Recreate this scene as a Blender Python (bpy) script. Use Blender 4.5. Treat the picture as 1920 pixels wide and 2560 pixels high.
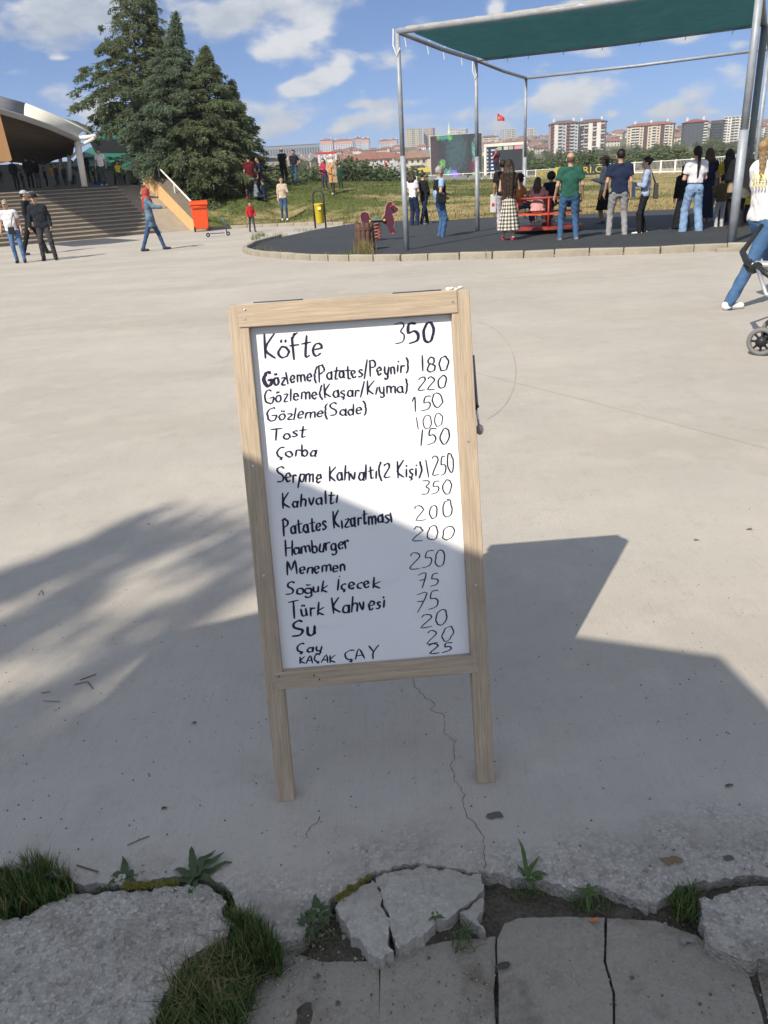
import bpy, bmesh, math, random
import numpy as np
from mathutils import Vector, Matrix, noise as mnoise
from mathutils.geometry import delaunay_2d_cdt
random.seed(7); np.random.seed(7)
for o in list(bpy.data.objects): bpy.data.objects.remove(o)
SC=bpy.context.scene; COL=SC.collection
# ------------------------------------------------------------------ camera
F=1923.; CAMH=1.5
ROLL=math.radians(3.6); PITCH=math.atan(823/F)
_c,_s=math.cos(PITCH),math.sin(PITCH)
fw=np.array([0,_c,-_s]); _u=np.array([0,_s,_c]); _r=np.array([1.,0,0])
rt=_r*math.cos(ROLL)-_u*math.sin(ROLL); up=_u*math.cos(ROLL)+_r*math.sin(ROLL)
CP=np.array([0,0,CAMH])
cam=bpy.data.cameras.new('camera'); camo=bpy.data.objects.new('camera',cam); COL.objects.link(camo)
cam.sensor_fit='VERTICAL'; cam.sensor_height=24; cam.lens=24*F/2560; cam.clip_end=20000; cam.clip_start=.05
m=Matrix(((rt[0],up[0],-fw[0],0),(rt[1],up[1],-fw[1],0),(rt[2],up[2],-fw[2],CAMH),(0,0,0,1)))
camo.matrix_world=m; SC.camera=camo
# ------------------------------------------------------------------ sun + sky
AZ=math.radians(37+180); EL=math.radians(42.5)      # sun stands behind the camera, to the side
SDIR=np.array([math.sin(AZ+math.pi)*math.cos(EL),math.cos(AZ+math.pi)*math.cos(EL),-math.sin(EL)])  # direction light travels
sun=bpy.data.lights.new('sun','SUN'); sun.energy=3.1; sun.angle=math.radians(.53); sun.color=(1,.90,.75)
suno=bpy.data.objects.new('sun',sun); COL.objects.link(suno)
suno.rotation_euler=Vector(SDIR).to_track_quat('-Z','Y').to_euler()
SC.view_settings.view_transform='Standard'; SC.view_settings.look='None'
SC.view_settings.exposure=1.07; SC.view_settings.gamma=1; SC.view_settings.use_curve_mapping=False

def ray(x,y):
    d=fw*F+rt*(x-960)+up*(1280-y); return d/np.linalg.norm(d)
def gnd(x,y,z=0.):
    d=ray(x,y); return CP+d*((z-CAMH)/d[2])
def atd(x,y,dist):
    "point on the pixel's ray at horizontal distance dist"
    d=ray(x,y); return CP+d*(dist/math.hypot(d[0],d[1]))

W=bpy.data.worlds.new('World'); SC.world=W; W.use_nodes=True
nt=W.node_tree; N=nt.nodes; L=nt.links; N.clear()
def nd(t,**k):
    n=N.new(t)
    for a,b in k.items(): setattr(n,a,b)
    return n
def mth(op,a,b=None,c=None,clamp=False):
    n=nd('ShaderNodeMath',operation=op,use_clamp=clamp)
    for i,v in enumerate((a,b,c)):
        if v is None: continue
        if isinstance(v,(int,float)): n.inputs[i].default_value=v
        else: L.new(v,n.inputs[i])
    return n.outputs[0]
tc=nd('ShaderNodeTexCoord'); sep=nd('ShaderNodeSeparateXYZ'); L.new(tc.outputs['Generated'],sep.inputs[0])
X,Y,Z=sep.outputs
azn=mth('ARCTAN2',X,Y); eln=mth('ARCSINE',Z)
sky=nd('ShaderNodeTexSky',sky_type='NISHITA',sun_disc=False)
sky.sun_elevation=EL; sky.sun_rotation=AZ; sky.air_density=1.0; sky.dust_density=.4; sky.ozone_density=2.2; sky.altitude=900
cmb=nd('ShaderNodeCombineXYZ'); L.new(X,cmb.inputs[0]); L.new(Y,cmb.inputs[1])
L.new(mth('ADD',mth('MULTIPLY',mth('MAXIMUM',Z,0.0),1.7),.085),cmb.inputs[2])
nv=nd('ShaderNodeVectorMath',operation='NORMALIZE'); L.new(cmb.outputs[0],nv.inputs[0]); L.new(nv.outputs[0],sky.inputs[0])
# cloud field
mp=nd('ShaderNodeMapping'); L.new(tc.outputs['Generated'],mp.inputs[0]); mp.inputs['Scale'].default_value=(1,1,2.1)
n1=nd('ShaderNodeTexNoise'); L.new(mp.outputs[0],n1.inputs[0]); n1.inputs['Scale'].default_value=13; n1.inputs['Detail'].default_value=7; n1.inputs['Roughness'].default_value=.55; n1.inputs['Distortion'].default_value=.3
n2=nd('ShaderNodeTexNoise'); L.new(mp.outputs[0],n2.inputs[0]); n2.inputs['Scale'].default_value=3.2; n2.inputs['Detail'].default_value=4
n3=nd('ShaderNodeTexNoise'); L.new(mp.outputs[0],n3.inputs[0]); n3.inputs['Scale'].default_value=30; n3.inputs['Detail'].default_value=5; n3.inputs['Roughness'].default_value=.6
def azel(x,y):
    d=ray(x,y); return math.atan2(d[0],d[1]),math.asin(d[2])
# (px, py, rx, ry, strength, brightness)
CL=[(730,105,100,42,1.05,1.),(655,142,55,26,.9,1.),(800,62,50,32,.85,.95),(790,212,84,34,1.1,.95),(854,172,34,38,1.1,1.05),(738,222,56,24,1.,1.),(800,180,30,24,.6,1.),
(905,228,16,16,.5,.9),(1010,140,110,42,.7,.72),(1050,55,50,26,.6,.7),(1235,28,26,22,.8,1.),(1420,250,95,40,.95,1.),(1500,215,90,40,.85,.95),(1380,235,50,40,.8,1.),
(1530,175,60,30,.6,.85),(1445,5,70,14,.8,.9),(1500,130,60,20,.7,.85),(1720,90,60,22,.7,.9),(1850,110,60,18,.75,.95),(1750,240,40,30,.7,1.),
(1850,200,100,38,.7,.9),(1670,268,50,25,.65,.95),(1530,285,24,18,.7,1.),(1730,285,160,22,.5,.8),(1450,285,60,14,.5,.9),
(100,50,260,75,1.0,.35),(230,0,150,60,.9,.35),(620,20,190,50,1.0,.55),(560,70,80,50,.7,.5),(900,20,120,40,.6,.5),
(40,180,80,14,.4,.9),(150,145,28,7,.6,.95),(240,280,120,60,.7,.6),(700,285,180,40,.75,.62),(960,300,160,30,.75,.75),(1180,290,120,24,.6,.8),(840,325,40,18,.75,1.),
(870,300,60,14,.6,1.),(640,330,140,22,.7,.55),(120,230,70,30,.5,.6),(1250,320,50,20,.6,.9),(1130,330,160,16,.5,.7),(600,350,260,10,.42,.6),(1000,262,90,14,.35,.6),(1600,320,200,10,.4,.7),(560,235,110,26,.45,.55),(900,258,100,16,.4,.6)]
Msum=None; Bsum=None; Tsum=None
for (px,py,rx,ry,st,br) in CL:
    a,e=azel(px,py); k=math.atan(1/ (F*1.12))
    da=mth('DIVIDE',mth('SUBTRACT',azn,a),rx*k*1.12); de=mth('DIVIDE',mth('SUBTRACT',eln,e+ .00),ry*k*1.1)
    # flat-ish base: stretch the lower half less
    q=mth('ADD',mth('MULTIPLY',da,da),mth('MULTIPLY',de,de))
    b=mth('MULTIPLY',mth('EXPONENT',mth('MULTIPLY',q,-2.0)),st)
    Msum=b if Msum is None else mth('ADD',Msum,b)
    t=mth('MULTIPLY',b,mth('ADD',mth('MULTIPLY',de,.30),br)); Tsum=t if Tsum is None else mth('ADD',Tsum,t)
# elsewhere: scattered clouds from noise
gen=mth('MULTIPLY',mth('SUBTRACT',n2.outputs[0],.30),4.2)
outside=mth('GREATER_THAN',eln,math.radians(11)); 
# smooth factor that brings in the scattered clouds away from the listed ones
far_az=mth('MULTIPLY',mth('SUBTRACT',mth('ABSOLUTE',azn),.50),6,clamp=True)
far_el=mth('MULTIPLY',mth('SUBTRACT',eln,.19),9,clamp=True)
far=mth('MAXIMUM',far_az,far_el)
M0=mth('ADD',mth('MINIMUM',Msum,1.15),mth('MULTIPLY',mth('MAXIMUM',gen,0),far))
Mf=mth('ADD',M0,mth('ADD',mth('MULTIPLY',mth('SUBTRACT',n1.outputs[0],.5),2.3),mth('MULTIPLY',mth('SUBTRACT',n3.outputs[0],.5),.75)))
mr=nd('ShaderNodeMapRange',interpolation_type='SMOOTHSTEP'); L.new(Mf,mr.inputs[0]); mr.inputs[1].default_value=.30; mr.inputs[2].default_value=.98
mask=mth('MULTIPLY',mr.outputs[0],.93)
tb=mth('DIVIDE',mth('ADD',Tsum,mth('MULTIPLY',far,.6)),mth('ADD',mth('ADD',Msum,far),.03))
tb=mth('ADD',tb,mth('MULTIPLY',mth('SUBTRACT',n3.outputs[0],.5),1.5))
tb=mth('ADD',tb,mth('MULTIPLY',mth('SUBTRACT',Mf,.9),-.12))
ramp=nd('ShaderNodeValToRGB'); L.new(tb,ramp.inputs[0])
cr=ramp.color_ramp; cr.elements[0].position=.15; cr.elements[0].color=(1.45,1.62,1.9,1); cr.elements[1].position=1.0; cr.elements[1].color=(2.7,2.72,2.75,1)
e2=cr.elements.new(.6); e2.color=(2.05,2.18,2.38,1)
mix=nd('ShaderNodeMixRGB'); L.new(mask,mix.inputs[0]); 
tint=nd('ShaderNodeMixRGB',blend_type='MULTIPLY'); tint.inputs[0].default_value=1; L.new(sky.outputs[0],tint.inputs[1]); tint.inputs[2].default_value=(.345,.425,.52,1)
L.new(tint.outputs[0],mix.inputs[1]); L.new(ramp.outputs[0],mix.inputs[2])
bg=nd('ShaderNodeBackground'); L.new(mix.outputs[0],bg.inputs[0]); bg.inputs[1].default_value=.15
out=nd('ShaderNodeOutputWorld'); L.new(bg.outputs[0],out.inputs[0])

hz=bpy.data.meshes.new('haze'); hb=bmesh.new(); bmesh.ops.create_cube(hb,size=1); bmesh.ops.scale(hb,vec=(7600,7600,151.2),verts=hb.verts); bmesh.ops.translate(hb,vec=(0,0,74.4),verts=hb.verts); hb.to_mesh(hz); hb.free()
hzm=bpy.data.materials.new('haze_air'); hzm.use_nodes=True; hn=hzm.node_tree.nodes; hn.clear(); pv=hn.new('ShaderNodeVolumePrincipled'); pv.inputs['Density'].default_value=.00030; pv.inputs['Color'].default_value=(.86,.92,1,1); pv.inputs['Anisotropy'].default_value=.2; ho=hn.new('ShaderNodeOutputMaterial'); hzm.node_tree.links.new(pv.outputs[0],ho.inputs['Volume']); hz.materials.append(hzm)
hzo=bpy.data.objects.new('haze',hz); COL.objects.link(hzo); hzo['kind']='stuff'; hzo['label']='thin pale haze over the distant hillside'
# ------------------------------------------------------------------ materials
_mats={}
def M(name,col,rough=.8,noise=None,bump=None,metal=0,noise2=None,stretch=None,spec=.3,emis=None,trans=0):
    "noise=(scale,amount[,colour]) ; bump=(scale,strength,dist) ; stretch = mapping scale"
    key=(name,)
    if key in _mats: return _mats[key]
    mt=bpy.data.materials.new(name); mt.use_nodes=True; t=mt.node_tree; n=t.nodes; l=t.links
    b=n['Principled BSDF']; b.inputs['Roughness'].default_value=rough; b.inputs['Metallic'].default_value=metal
    b.inputs['Specular IOR Level'].default_value=spec
    col=tuple(col)+(1,) if len(col)==3 else col
    b.inputs['Base Color'].default_value=col
    tcn=n.new('ShaderNodeTexCoord'); mpn=n.new('ShaderNodeMapping'); l.new(tcn.outputs['Object'],mpn.inputs[0])
    if stretch: mpn.inputs['Scale'].default_value=stretch
    cur=None
    for ns in (noise,noise2):
        if not ns: continue
        no=n.new('ShaderNodeTexNoise'); l.new(mpn.outputs[0],no.inputs[0]); no.inputs['Scale'].default_value=ns[0]; no.inputs['Detail'].default_value=6; no.inputs['Roughness'].default_value=.62
        r=n.new('ShaderNodeMapRange'); l.new(no.outputs[0],r.inputs[0]); r.inputs[1].default_value=.32; r.inputs[2].default_value=.68
        r.inputs[3].default_value=0; r.inputs[4].default_value=1
        mx=n.new('ShaderNodeMixRGB')
        if cur is None: mx.inputs[1].default_value=col
        else: l.new(cur,mx.inputs[1])
        c2=ns[2]+(1,) if len(ns)>2 else tuple(c*(1-ns[1]) for c in col[:3])+(1,)
        mx.inputs[2].default_value=c2
        if len(ns)>2:
            mm=n.new('ShaderNodeMath'); mm.operation='MULTIPLY'; l.new(r.outputs[0],mm.inputs[0]); mm.inputs[1].default_value=ns[1]; l.new(mm.outputs[0],mx.inputs[0])
        else: l.new(r.outputs[0],mx.inputs[0])
        cur=mx.outputs[0]
    if cur is not None: l.new(cur,b.inputs['Base Color'])
    if bump:
        no=n.new('ShaderNodeTexNoise'); l.new(mpn.outputs[0],no.inputs[0]); no.inputs['Scale'].default_value=bump[0]; no.inputs['Detail'].default_value=5
        bp=n.new('ShaderNodeBump'); bp.inputs['Strength'].default_value=bump[1]; bp.inputs['Distance'].default_value=bump[2] if len(bump)>2 else .01
        l.new(no.outputs[0],bp.inputs['Height']); l.new(bp.outputs[0],b.inputs['Normal'])
    if emis: b.inputs['Emission Color'].default_value=col; b.inputs['Emission Strength'].default_value=emis
    if trans:
        tr=n.new('ShaderNodeBsdfTranslucent'); 
        if cur is not None: l.new(cur,tr.inputs[0])
        else: tr.inputs[0].default_value=col
        ms=n.new('ShaderNodeMixShader'); ms.inputs[0].default_value=trans; l.new(b.outputs[0],ms.inputs[1]); l.new(tr.outputs[0],ms.inputs[2])
        l.new(ms.outputs[0],n['Material Output'].inputs[0])
    _mats[key]=mt; return mt
def cloth(col,name='cloth'):
    k=name+'_'+'_'.join('%02d'%int(c*100) for c in col)
    return M(k,col,.9,noise=(9,.28),bump=(16,.7,.02),spec=.1)

# ------------------------------------------------------------------ mesh helpers
class MB:
    def __init__(s): s.v=[]; s.f=[]
    def add(s,v,f):
        k=len(s.v); s.v+= [tuple(p) for p in v]; s.f+=[tuple(i+k for i in q) for q in f]; return s
    def box(s,c,d,R=None,taper=1.):
        "centre, full size, optional 3x3 rotation"
        x,y,z=d[0]/2,d[1]/2,d[2]/2; v=[]
        for k,(sz,t) in enumerate(((-1,1),(1,taper))):
            for sx,sy in ((-1,-1),(1,-1),(1,1),(-1,1)): v.append(np.array([sx*x*t,sy*y*t,sz*z]))
        if R is not None: v=[R@p for p in v]
        c=np.array(c); return s.add([p+c for p in v],[(0,3,2,1),(4,5,6,7),(0,1,5,4),(1,2,6,5),(2,3,7,6),(3,0,4,7)])
    def tube(s,pts,r,n=8,cap=True):
        pts=[np.array(p,float) for p in pts]; rs=r if isinstance(r,(list,tuple)) else [r]*len(pts)
        k0=len(s.v); prev=None
        for i,p in enumerate(pts):
            a=pts[max(i-1,0)]; b=pts[min(i+1,len(pts)-1)]; t=b-a; t/=max(np.linalg.norm(t),1e-9)
            if prev is None:
                h=np.array([0,0,1.]) if abs(t[2])<.9 else np.array([1.,0,0])
                u=np.cross(t,h)
            else: u=prev-t*(prev@t)
            u/=np.linalg.norm(u); w=np.cross(t,u); prev=u
            for j in range(n):
                an=2*math.pi*j/n; s.v.append(tuple(p+rs[i]*(math.cos(an)*u+math.sin(an)*w)))
        for i in range(len(pts)-1):
            for j in range(n):
                a=k0+i*n+j; b=k0+i*n+(j+1)%n; s.f.append((a,b,b+n,a+n))
        if cap:
            s.f.append(tuple(k0+j for j in range(n))[::-1]); s.f.append(tuple(k0+(len(pts)-1)*n+j for j in range(n)))
        return s
    def lathe(s,prof,c=(0,0,0),n=16):
        k0=len(s.v); c=np.array(c,float)
        for r,z in prof:
            for j in range(n):
                a=2*math.pi*j/n; s.v.append((c[0]+r*math.cos(a),c[1]+r*math.sin(a),c[2]+z))
        for i in range(len(prof)-1):
            for j in range(n):
                a=k0+i*n+j; b=k0+i*n+(j+1)%n; s.f.append((a,b,b+n,a+n))
        s.f.append(tuple(k0+j for j in range(n))[::-1]); s.f.append(tuple(k0+(len(prof)-1)*n+j for j in range(n)))
        return s
    def prism(s,poly,z0,z1):
        n=len(poly); v=[(p[0],p[1],z0) for p in poly]+[(p[0],p[1],z1) for p in poly]
        f=[tuple(range(n))[::-1],tuple(range(n,2*n))]+[(i,(i+1)%n,n+(i+1)%n,n+i) for i in range(n)]
        return s.add(v,f)
    def ext(s,poly,d):
        "3-D polygon extruded by vector d"
        n=len(poly); d=np.array(d); v=[np.array(p,float) for p in poly]; v=v+[p+d for p in v]
        f=[tuple(range(n))[::-1],tuple(range(n,2*n))]+[(i,(i+1)%n,n+(i+1)%n,n+i) for i in range(n)]
        return s.add(v,f)
    def ball(s,c,r,n=10,m=6):
        r=np.array([r]*3 if isinstance(r,(int,float)) else r,float); c=np.array(c,float); k0=len(s.v)
        for i in range(m+1):
            ph=math.pi*i/m
            for j in range(n):
                a=2*math.pi*j/n; s.v.append(tuple(c+r*np.array([math.sin(ph)*math.cos(a),math.sin(ph)*math.sin(a),math.cos(ph)])))
        for i in range(m):
            for j in range(n):
                a=k0+i*n+j; b=k0+i*n+(j+1)%n; s.f.append((a,a+n,b+n,b))
        return s
    def build(s,name,mat,parent=None,smooth=False,bevel=0,fix=False):
        me=bpy.data.meshes.new(name); me.from_pydata([tuple(map(float,p)) for p in s.v],[],s.f)
        if fix:
            bm=bmesh.new(); bm.from_mesh(me); bmesh.ops.recalc_face_normals(bm,faces=bm.faces); bm.to_mesh(me); bm.free()
        return link(name,me,mat,parent,smooth,bevel)
def link(name,me,mat,parent=None,smooth=False,bevel=0):
    if mat is not None: me.materials.append(mat)
    if smooth: me.polygons.foreach_set('use_smooth',[True]*len(me.polygons))
    o=bpy.data.objects.new(name,me); COL.objects.link(o)
    if parent is not None: o.parent=parent
    if bevel:
        b=o.modifiers.new('bevel','BEVEL'); b.width=bevel; b.segments=2; b.limit_method='ANGLE'
    return o
def npmesh(name,verts,faces,mat,parent=None,smooth=False):
    me=bpy.data.meshes.new(name); verts=np.asarray(verts,np.float32); faces=np.asarray(faces,np.int32)
    me.vertices.add(len(verts)); me.vertices.foreach_set('co',verts.ravel())
    k=faces.shape[1]; me.loops.add(faces.size); me.loops.foreach_set('vertex_index',faces.ravel())
    me.polygons.add(len(faces)); me.polygons.foreach_set('loop_start',np.arange(len(faces),dtype=np.int32)*k)
    me.polygons.foreach_set('loop_total',np.full(len(faces),k,np.int32)); me.update(calc_edges=True); me.validate()
    return link(name,me,mat,parent,smooth)
def tag(o,label=None,cat=None,group=None,kind=None):
    if label: o['label']=label
    if cat: o['category']=cat
    if group: o['group']=group
    if kind: o['kind']=kind
    return o
def thing(name,label,cat,loc=(0,0,0),yaw=0,group=None):
    o=bpy.data.objects.new(name,None); COL.objects.link(o); o.location=tuple(map(float,loc)); o.rotation_euler=(0,0,yaw); o.empty_display_size=.1
    return tag(o,label,cat,group)
def struct(o): o['kind']='structure'; return o
def copy_tree(o,parent=None):
    c=o.copy(); COL.objects.link(c); c.parent=parent
    for ch in o.children: copy_tree(ch,c)
    return c
def yawm(a):
    c,s=math.cos(a),math.sin(a); return np.array([[c,-s,0],[s,c,0],[0,0,1]])
# ------------------------------------------------------------------ terrain
BP=[gnd(*p) for p in [(470,574),(560,571),(650,566.5),(760,562),(860,561),(950,553),(1107,554.6),(1206,547),(1441,540),(1604,530),(1713,525),(1920,512),(2150,500)]]
ctl=[(p[0],p[1],0) for p in BP]
for (px,py,d) in [(712,552,39.3),(838,487,38.6),(708,462,44),(640,505,40),(1245,446,53),(1500,438,93),(1700,433,76),(1200,450,132),(1960,417,60),
    (512,532,37.5),(426,506,40),(700,457,62),(900,462,60),(1000,466,60),(1400,452,60),(1100,453,100),(2200,410,60),(600,462,50),(480,470,50),(950,500,38),(1300,480,40)]:
    p=atd(px,py,d); ctl.append(tuple(p))
for az,d,z in [(-14,46,1.85),(-20,45,1.9),(-30,45,1.9),(-14,100,1.2),(-30,100,1.6),(40,40,.4),(40,80,.8),(20,150,.9),(0,170,.9),(-20,170,1.5)]:
    a=math.radians(az); ctl.append((d*math.sin(a),d*math.cos(a),z))
CT=np.array(ctl); 
def _ker(A,B): return np.hypot(A[:,None,0]-B[None,:,0],A[:,None,1]-B[None,:,1])
_K=_ker(CT,CT)+np.eye(len(CT))*-.15
_P=np.c_[np.ones(len(CT)),CT[:,:2]]
_A=np.block([[_K,_P],[_P.T,np.zeros((3,3))]]); _w=np.linalg.solve(_A,np.r_[CT[:,2],0,0,0])
def hill(az,d):
    "far ground level by azimuth and distance"
    lft=np.interp(d,[0,120,200,400,730,1000,1400,2000,3000],[.8,.8,3.0,7,17,30,50,60,66])
    rgt=np.interp(d,[0,120,200,400,750,1000,1400,2000,3000],[.8,.8,1.2,4.5,13,26,50,60,66])
    f=np.clip((az+.05)/.2,0,1); return lft*(1-f)+rgt*f
def zt(x,y):
    x=np.atleast_1d(np.asarray(x,float)); y=np.atleast_1d(np.asarray(y,float))
    z=_ker(np.c_[x,y],CT)@_w[:-3]+_w[-3]+_w[-2]*x+_w[-1]*y
    z=np.clip(z,.02,2.2); d=np.hypot(x,y); az=np.arctan2(x,y)
    f=np.clip((d-110)/60,0,1); f=f*f*(3-2*f)
    return z*(1-f)+hill(az,d)*f
BAZ=np.array([math.atan2(p[0],p[1]) for p in BP]); BD=np.array([math.hypot(p[0],p[1]) for p in BP])
def on_ter(px,py,dmin=26):
    "where the pixel's ray meets the terrain"
    r=ray(px,py); az=math.atan2(r[0],r[1]); tn=r[2]/math.hypot(r[0],r[1])
    db=float(np.interp(az,BAZ,BD)); d=np.arange(max(dmin,db),400,.1); zs=zt(d*math.sin(az),d*math.cos(az))
    k=np.argmax(zs>=CAMH+tn*d); return np.array([d[k]*math.sin(az),d[k]*math.cos(az),zs[k]])

def nodes_of(m): return m.node_tree.nodes,m.node_tree.links
def grass_mat():
    m=M('grass_field',(.10,.125,.042),.95,noise=(.9,.35),bump=(30,.8,.03),spec=.1)
    n,l=nodes_of(m); b=n['Principled BSDF']; base=b.inputs['Base Color'].links[0].from_socket
    tcn=n.new('ShaderNodeTexCoord'); mp=n.new('ShaderNodeMapping'); mp.inputs['Scale'].default_value=(.16,.42,.2); l.new(tcn.outputs['Object'],mp.inputs[0])
    no=n.new('ShaderNodeTexNoise'); no.inputs['Scale'].default_value=1.5; no.inputs['Detail'].default_value=8; no.inputs['Roughness'].default_value=.66; l.new(mp.outputs[0],no.inputs[0])
    sp=n.new('ShaderNodeSeparateXYZ'); l.new(tcn.outputs['Object'],sp.inputs[0])
    def mt(op,a,bb,cl=False):
        q=n.new('ShaderNodeMath'); q.operation=op; q.use_clamp=cl
        for i,v in enumerate((a,bb)):
            if isinstance(v,(int,float)): q.inputs[i].default_value=v
            else: l.new(v,q.inputs[i])
        return q.outputs[0]
    # drier to the right, greener where the mound is high
    dry=mt('ADD',mt('MULTIPLY',sp.outputs[0],.006),mt('MULTIPLY',sp.outputs[2],-.09))
    v=mt('ADD',no.outputs[0],dry)
    r=n.new('ShaderNodeMapRange'); r.interpolation_type='SMOOTHSTEP'; l.new(v,r.inputs[0]); r.inputs[1].default_value=.40; r.inputs[2].default_value=.56
    n2=n.new('ShaderNodeTexNoise'); n2.inputs['Scale'].default_value=7; n2.inputs['Detail'].default_value=5; l.new(tcn.outputs['Object'],n2.inputs[0])
    r2=n.new('ShaderNodeMapRange'); l.new(n2.outputs[0],r2.inputs[0]); r2.inputs[1].default_value=.3; r2.inputs[2].default_value=.7; r2.inputs[3].default_value=.55
    f=mt('MULTIPLY',r.outputs[0],r2.outputs[0])
    mx=n.new('ShaderNodeMixRGB'); l.new(f,mx.inputs[0]); l.new(base,mx.inputs[1]); mx.inputs[2].default_value=(.36,.285,.155,1); l.new(mx.outputs[0],b.inputs['Base Color'])
    return m
GM=grass_mat()
azs=np.linspace(math.radians(-11.6),math.radians(38),230); ts=np.linspace(0,1,110)**1.7
inn=np.interp(azs,BAZ,BD)
D=inn[:,None]+(210-inn[:,None])*ts[None,:]; XX=D*np.sin(azs)[:,None]; YY=D*np.cos(azs)[:,None]
ZZ=zt(XX.ravel(),YY.ravel()).reshape(D.shape); ZZ[:,0]=.0
ZZ+=np.random.normal(0,.012,ZZ.shape)*(ts[None,:]>0)
na,nd_=D.shape; idx=np.arange(na*nd_).reshape(na,nd_)
q=np.stack([idx[:-1,:-1],idx[1:,:-1],idx[1:,1:],idx[:-1,1:]],-1).reshape(-1,4)[:,::-1]
struct(npmesh('grass_mound',np.stack([XX,YY,ZZ],-1).reshape(-1,3),q,GM,None,True))
# left field behind the terrace and the far hillside
def ring(name,a0,a1,dd,na,mat,zoff=0):
    az=np.linspace(a0,a1,na); D=np.repeat(dd[None,:],na,0); X_=D*np.sin(az)[:,None]; Y_=D*np.cos(az)[:,None]
    Zr=zt(X_.ravel(),Y_.ravel()).reshape(D.shape)+zoff
    far=D>215; Zr=np.where(far,hill(az[:,None],D)+6*np.array([[mnoise.noise((x*.004,y*.004,0)) for x,y in zip(xr,yr)] for xr,yr in zip(X_,Y_)])*np.clip((D-300)/500,0,1),Zr)
    idx=np.arange(D.size).reshape(D.shape); q=np.stack([idx[:-1,:-1],idx[1:,:-1],idx[1:,1:],idx[:-1,1:]],-1).reshape(-1,4)[:,::-1]
    return struct(npmesh(name,np.stack([X_,Y_,Zr],-1).reshape(-1,3),q,mat,None,True))
HM=M('hillside',(.085,.10,.045),.95,noise=(.02,.75,(.20,.17,.10)),noise2=(.11,.5,(.06,.08,.035)),spec=.1)
ring('field',math.radians(-60),math.radians(-11.6),np.linspace(60,210,20),60,GM,-.02)
ring('hillside',math.radians(-75),math.radians(75),np.r_[np.linspace(209,800,30),np.linspace(850,3000,24)],160,HM,-.05)
me=MB(); me.v=[(-3600,-3600,-.12),(3600,-3600,-.12),(3600,3600,-.12),(-3600,3600,-.12)]; me.f=[(0,1,2,3)]
struct(me.build('ground',M('far_ground',(.12,.13,.07),.95,noise=(.01,.4))))

# ------------------------------------------------------------------ plaza
def frac(pts,amp,levels=4,closed=False):
    "fractal roughening of a 2-D polyline"
    P=[np.array(p[:2],float) for p in pts]
    for l in range(levels):
        Q=[]; n=len(P); r=range(n if closed else n-1)
        for i in r:
            a=P[i]; b=P[(i+1)%n]; t=b-a; ln=np.linalg.norm(t); Q.append(a)
            if ln>.012: Q.append((a+b)/2+np.array([-t[1],t[0]])/max(ln,1e-6)*random.gauss(0,1)*amp*min(ln,.3))
        if not closed: Q.append(P[-1])
        P=Q
    return P
edge_px=[(-700,2150),(-200,2150),(0,2162),(60,2175),(150,2188),(235,2200),(300,2208),(370,2200),(440,2185),(510,2190),(565,2212),(590,2262),(612,2310),(650,2335),(705,2352),(745,2345),(790,2290),(830,2238),(868,2208),(930,2176),(990,2160),(1060,2156),(1130,2164),(1170,2176),(1212,2174),(1300,2190),(1372,2203),(1450,2218),(1530,2222),(1580,2243),(1622,2256),(1660,2240),(1690,2214),(1740,2202),(1800,2196),(1920,2188),(2300,2180),(3200,2150)]
edge=frac([gnd(*p) for p in edge_px],.10,3)
pz=[(60,edge[-1][1]),(120,edge[-1][1]),(120,70),(-120,70),(-120,edge[0][1]),(-60,edge[0][1])]
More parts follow.
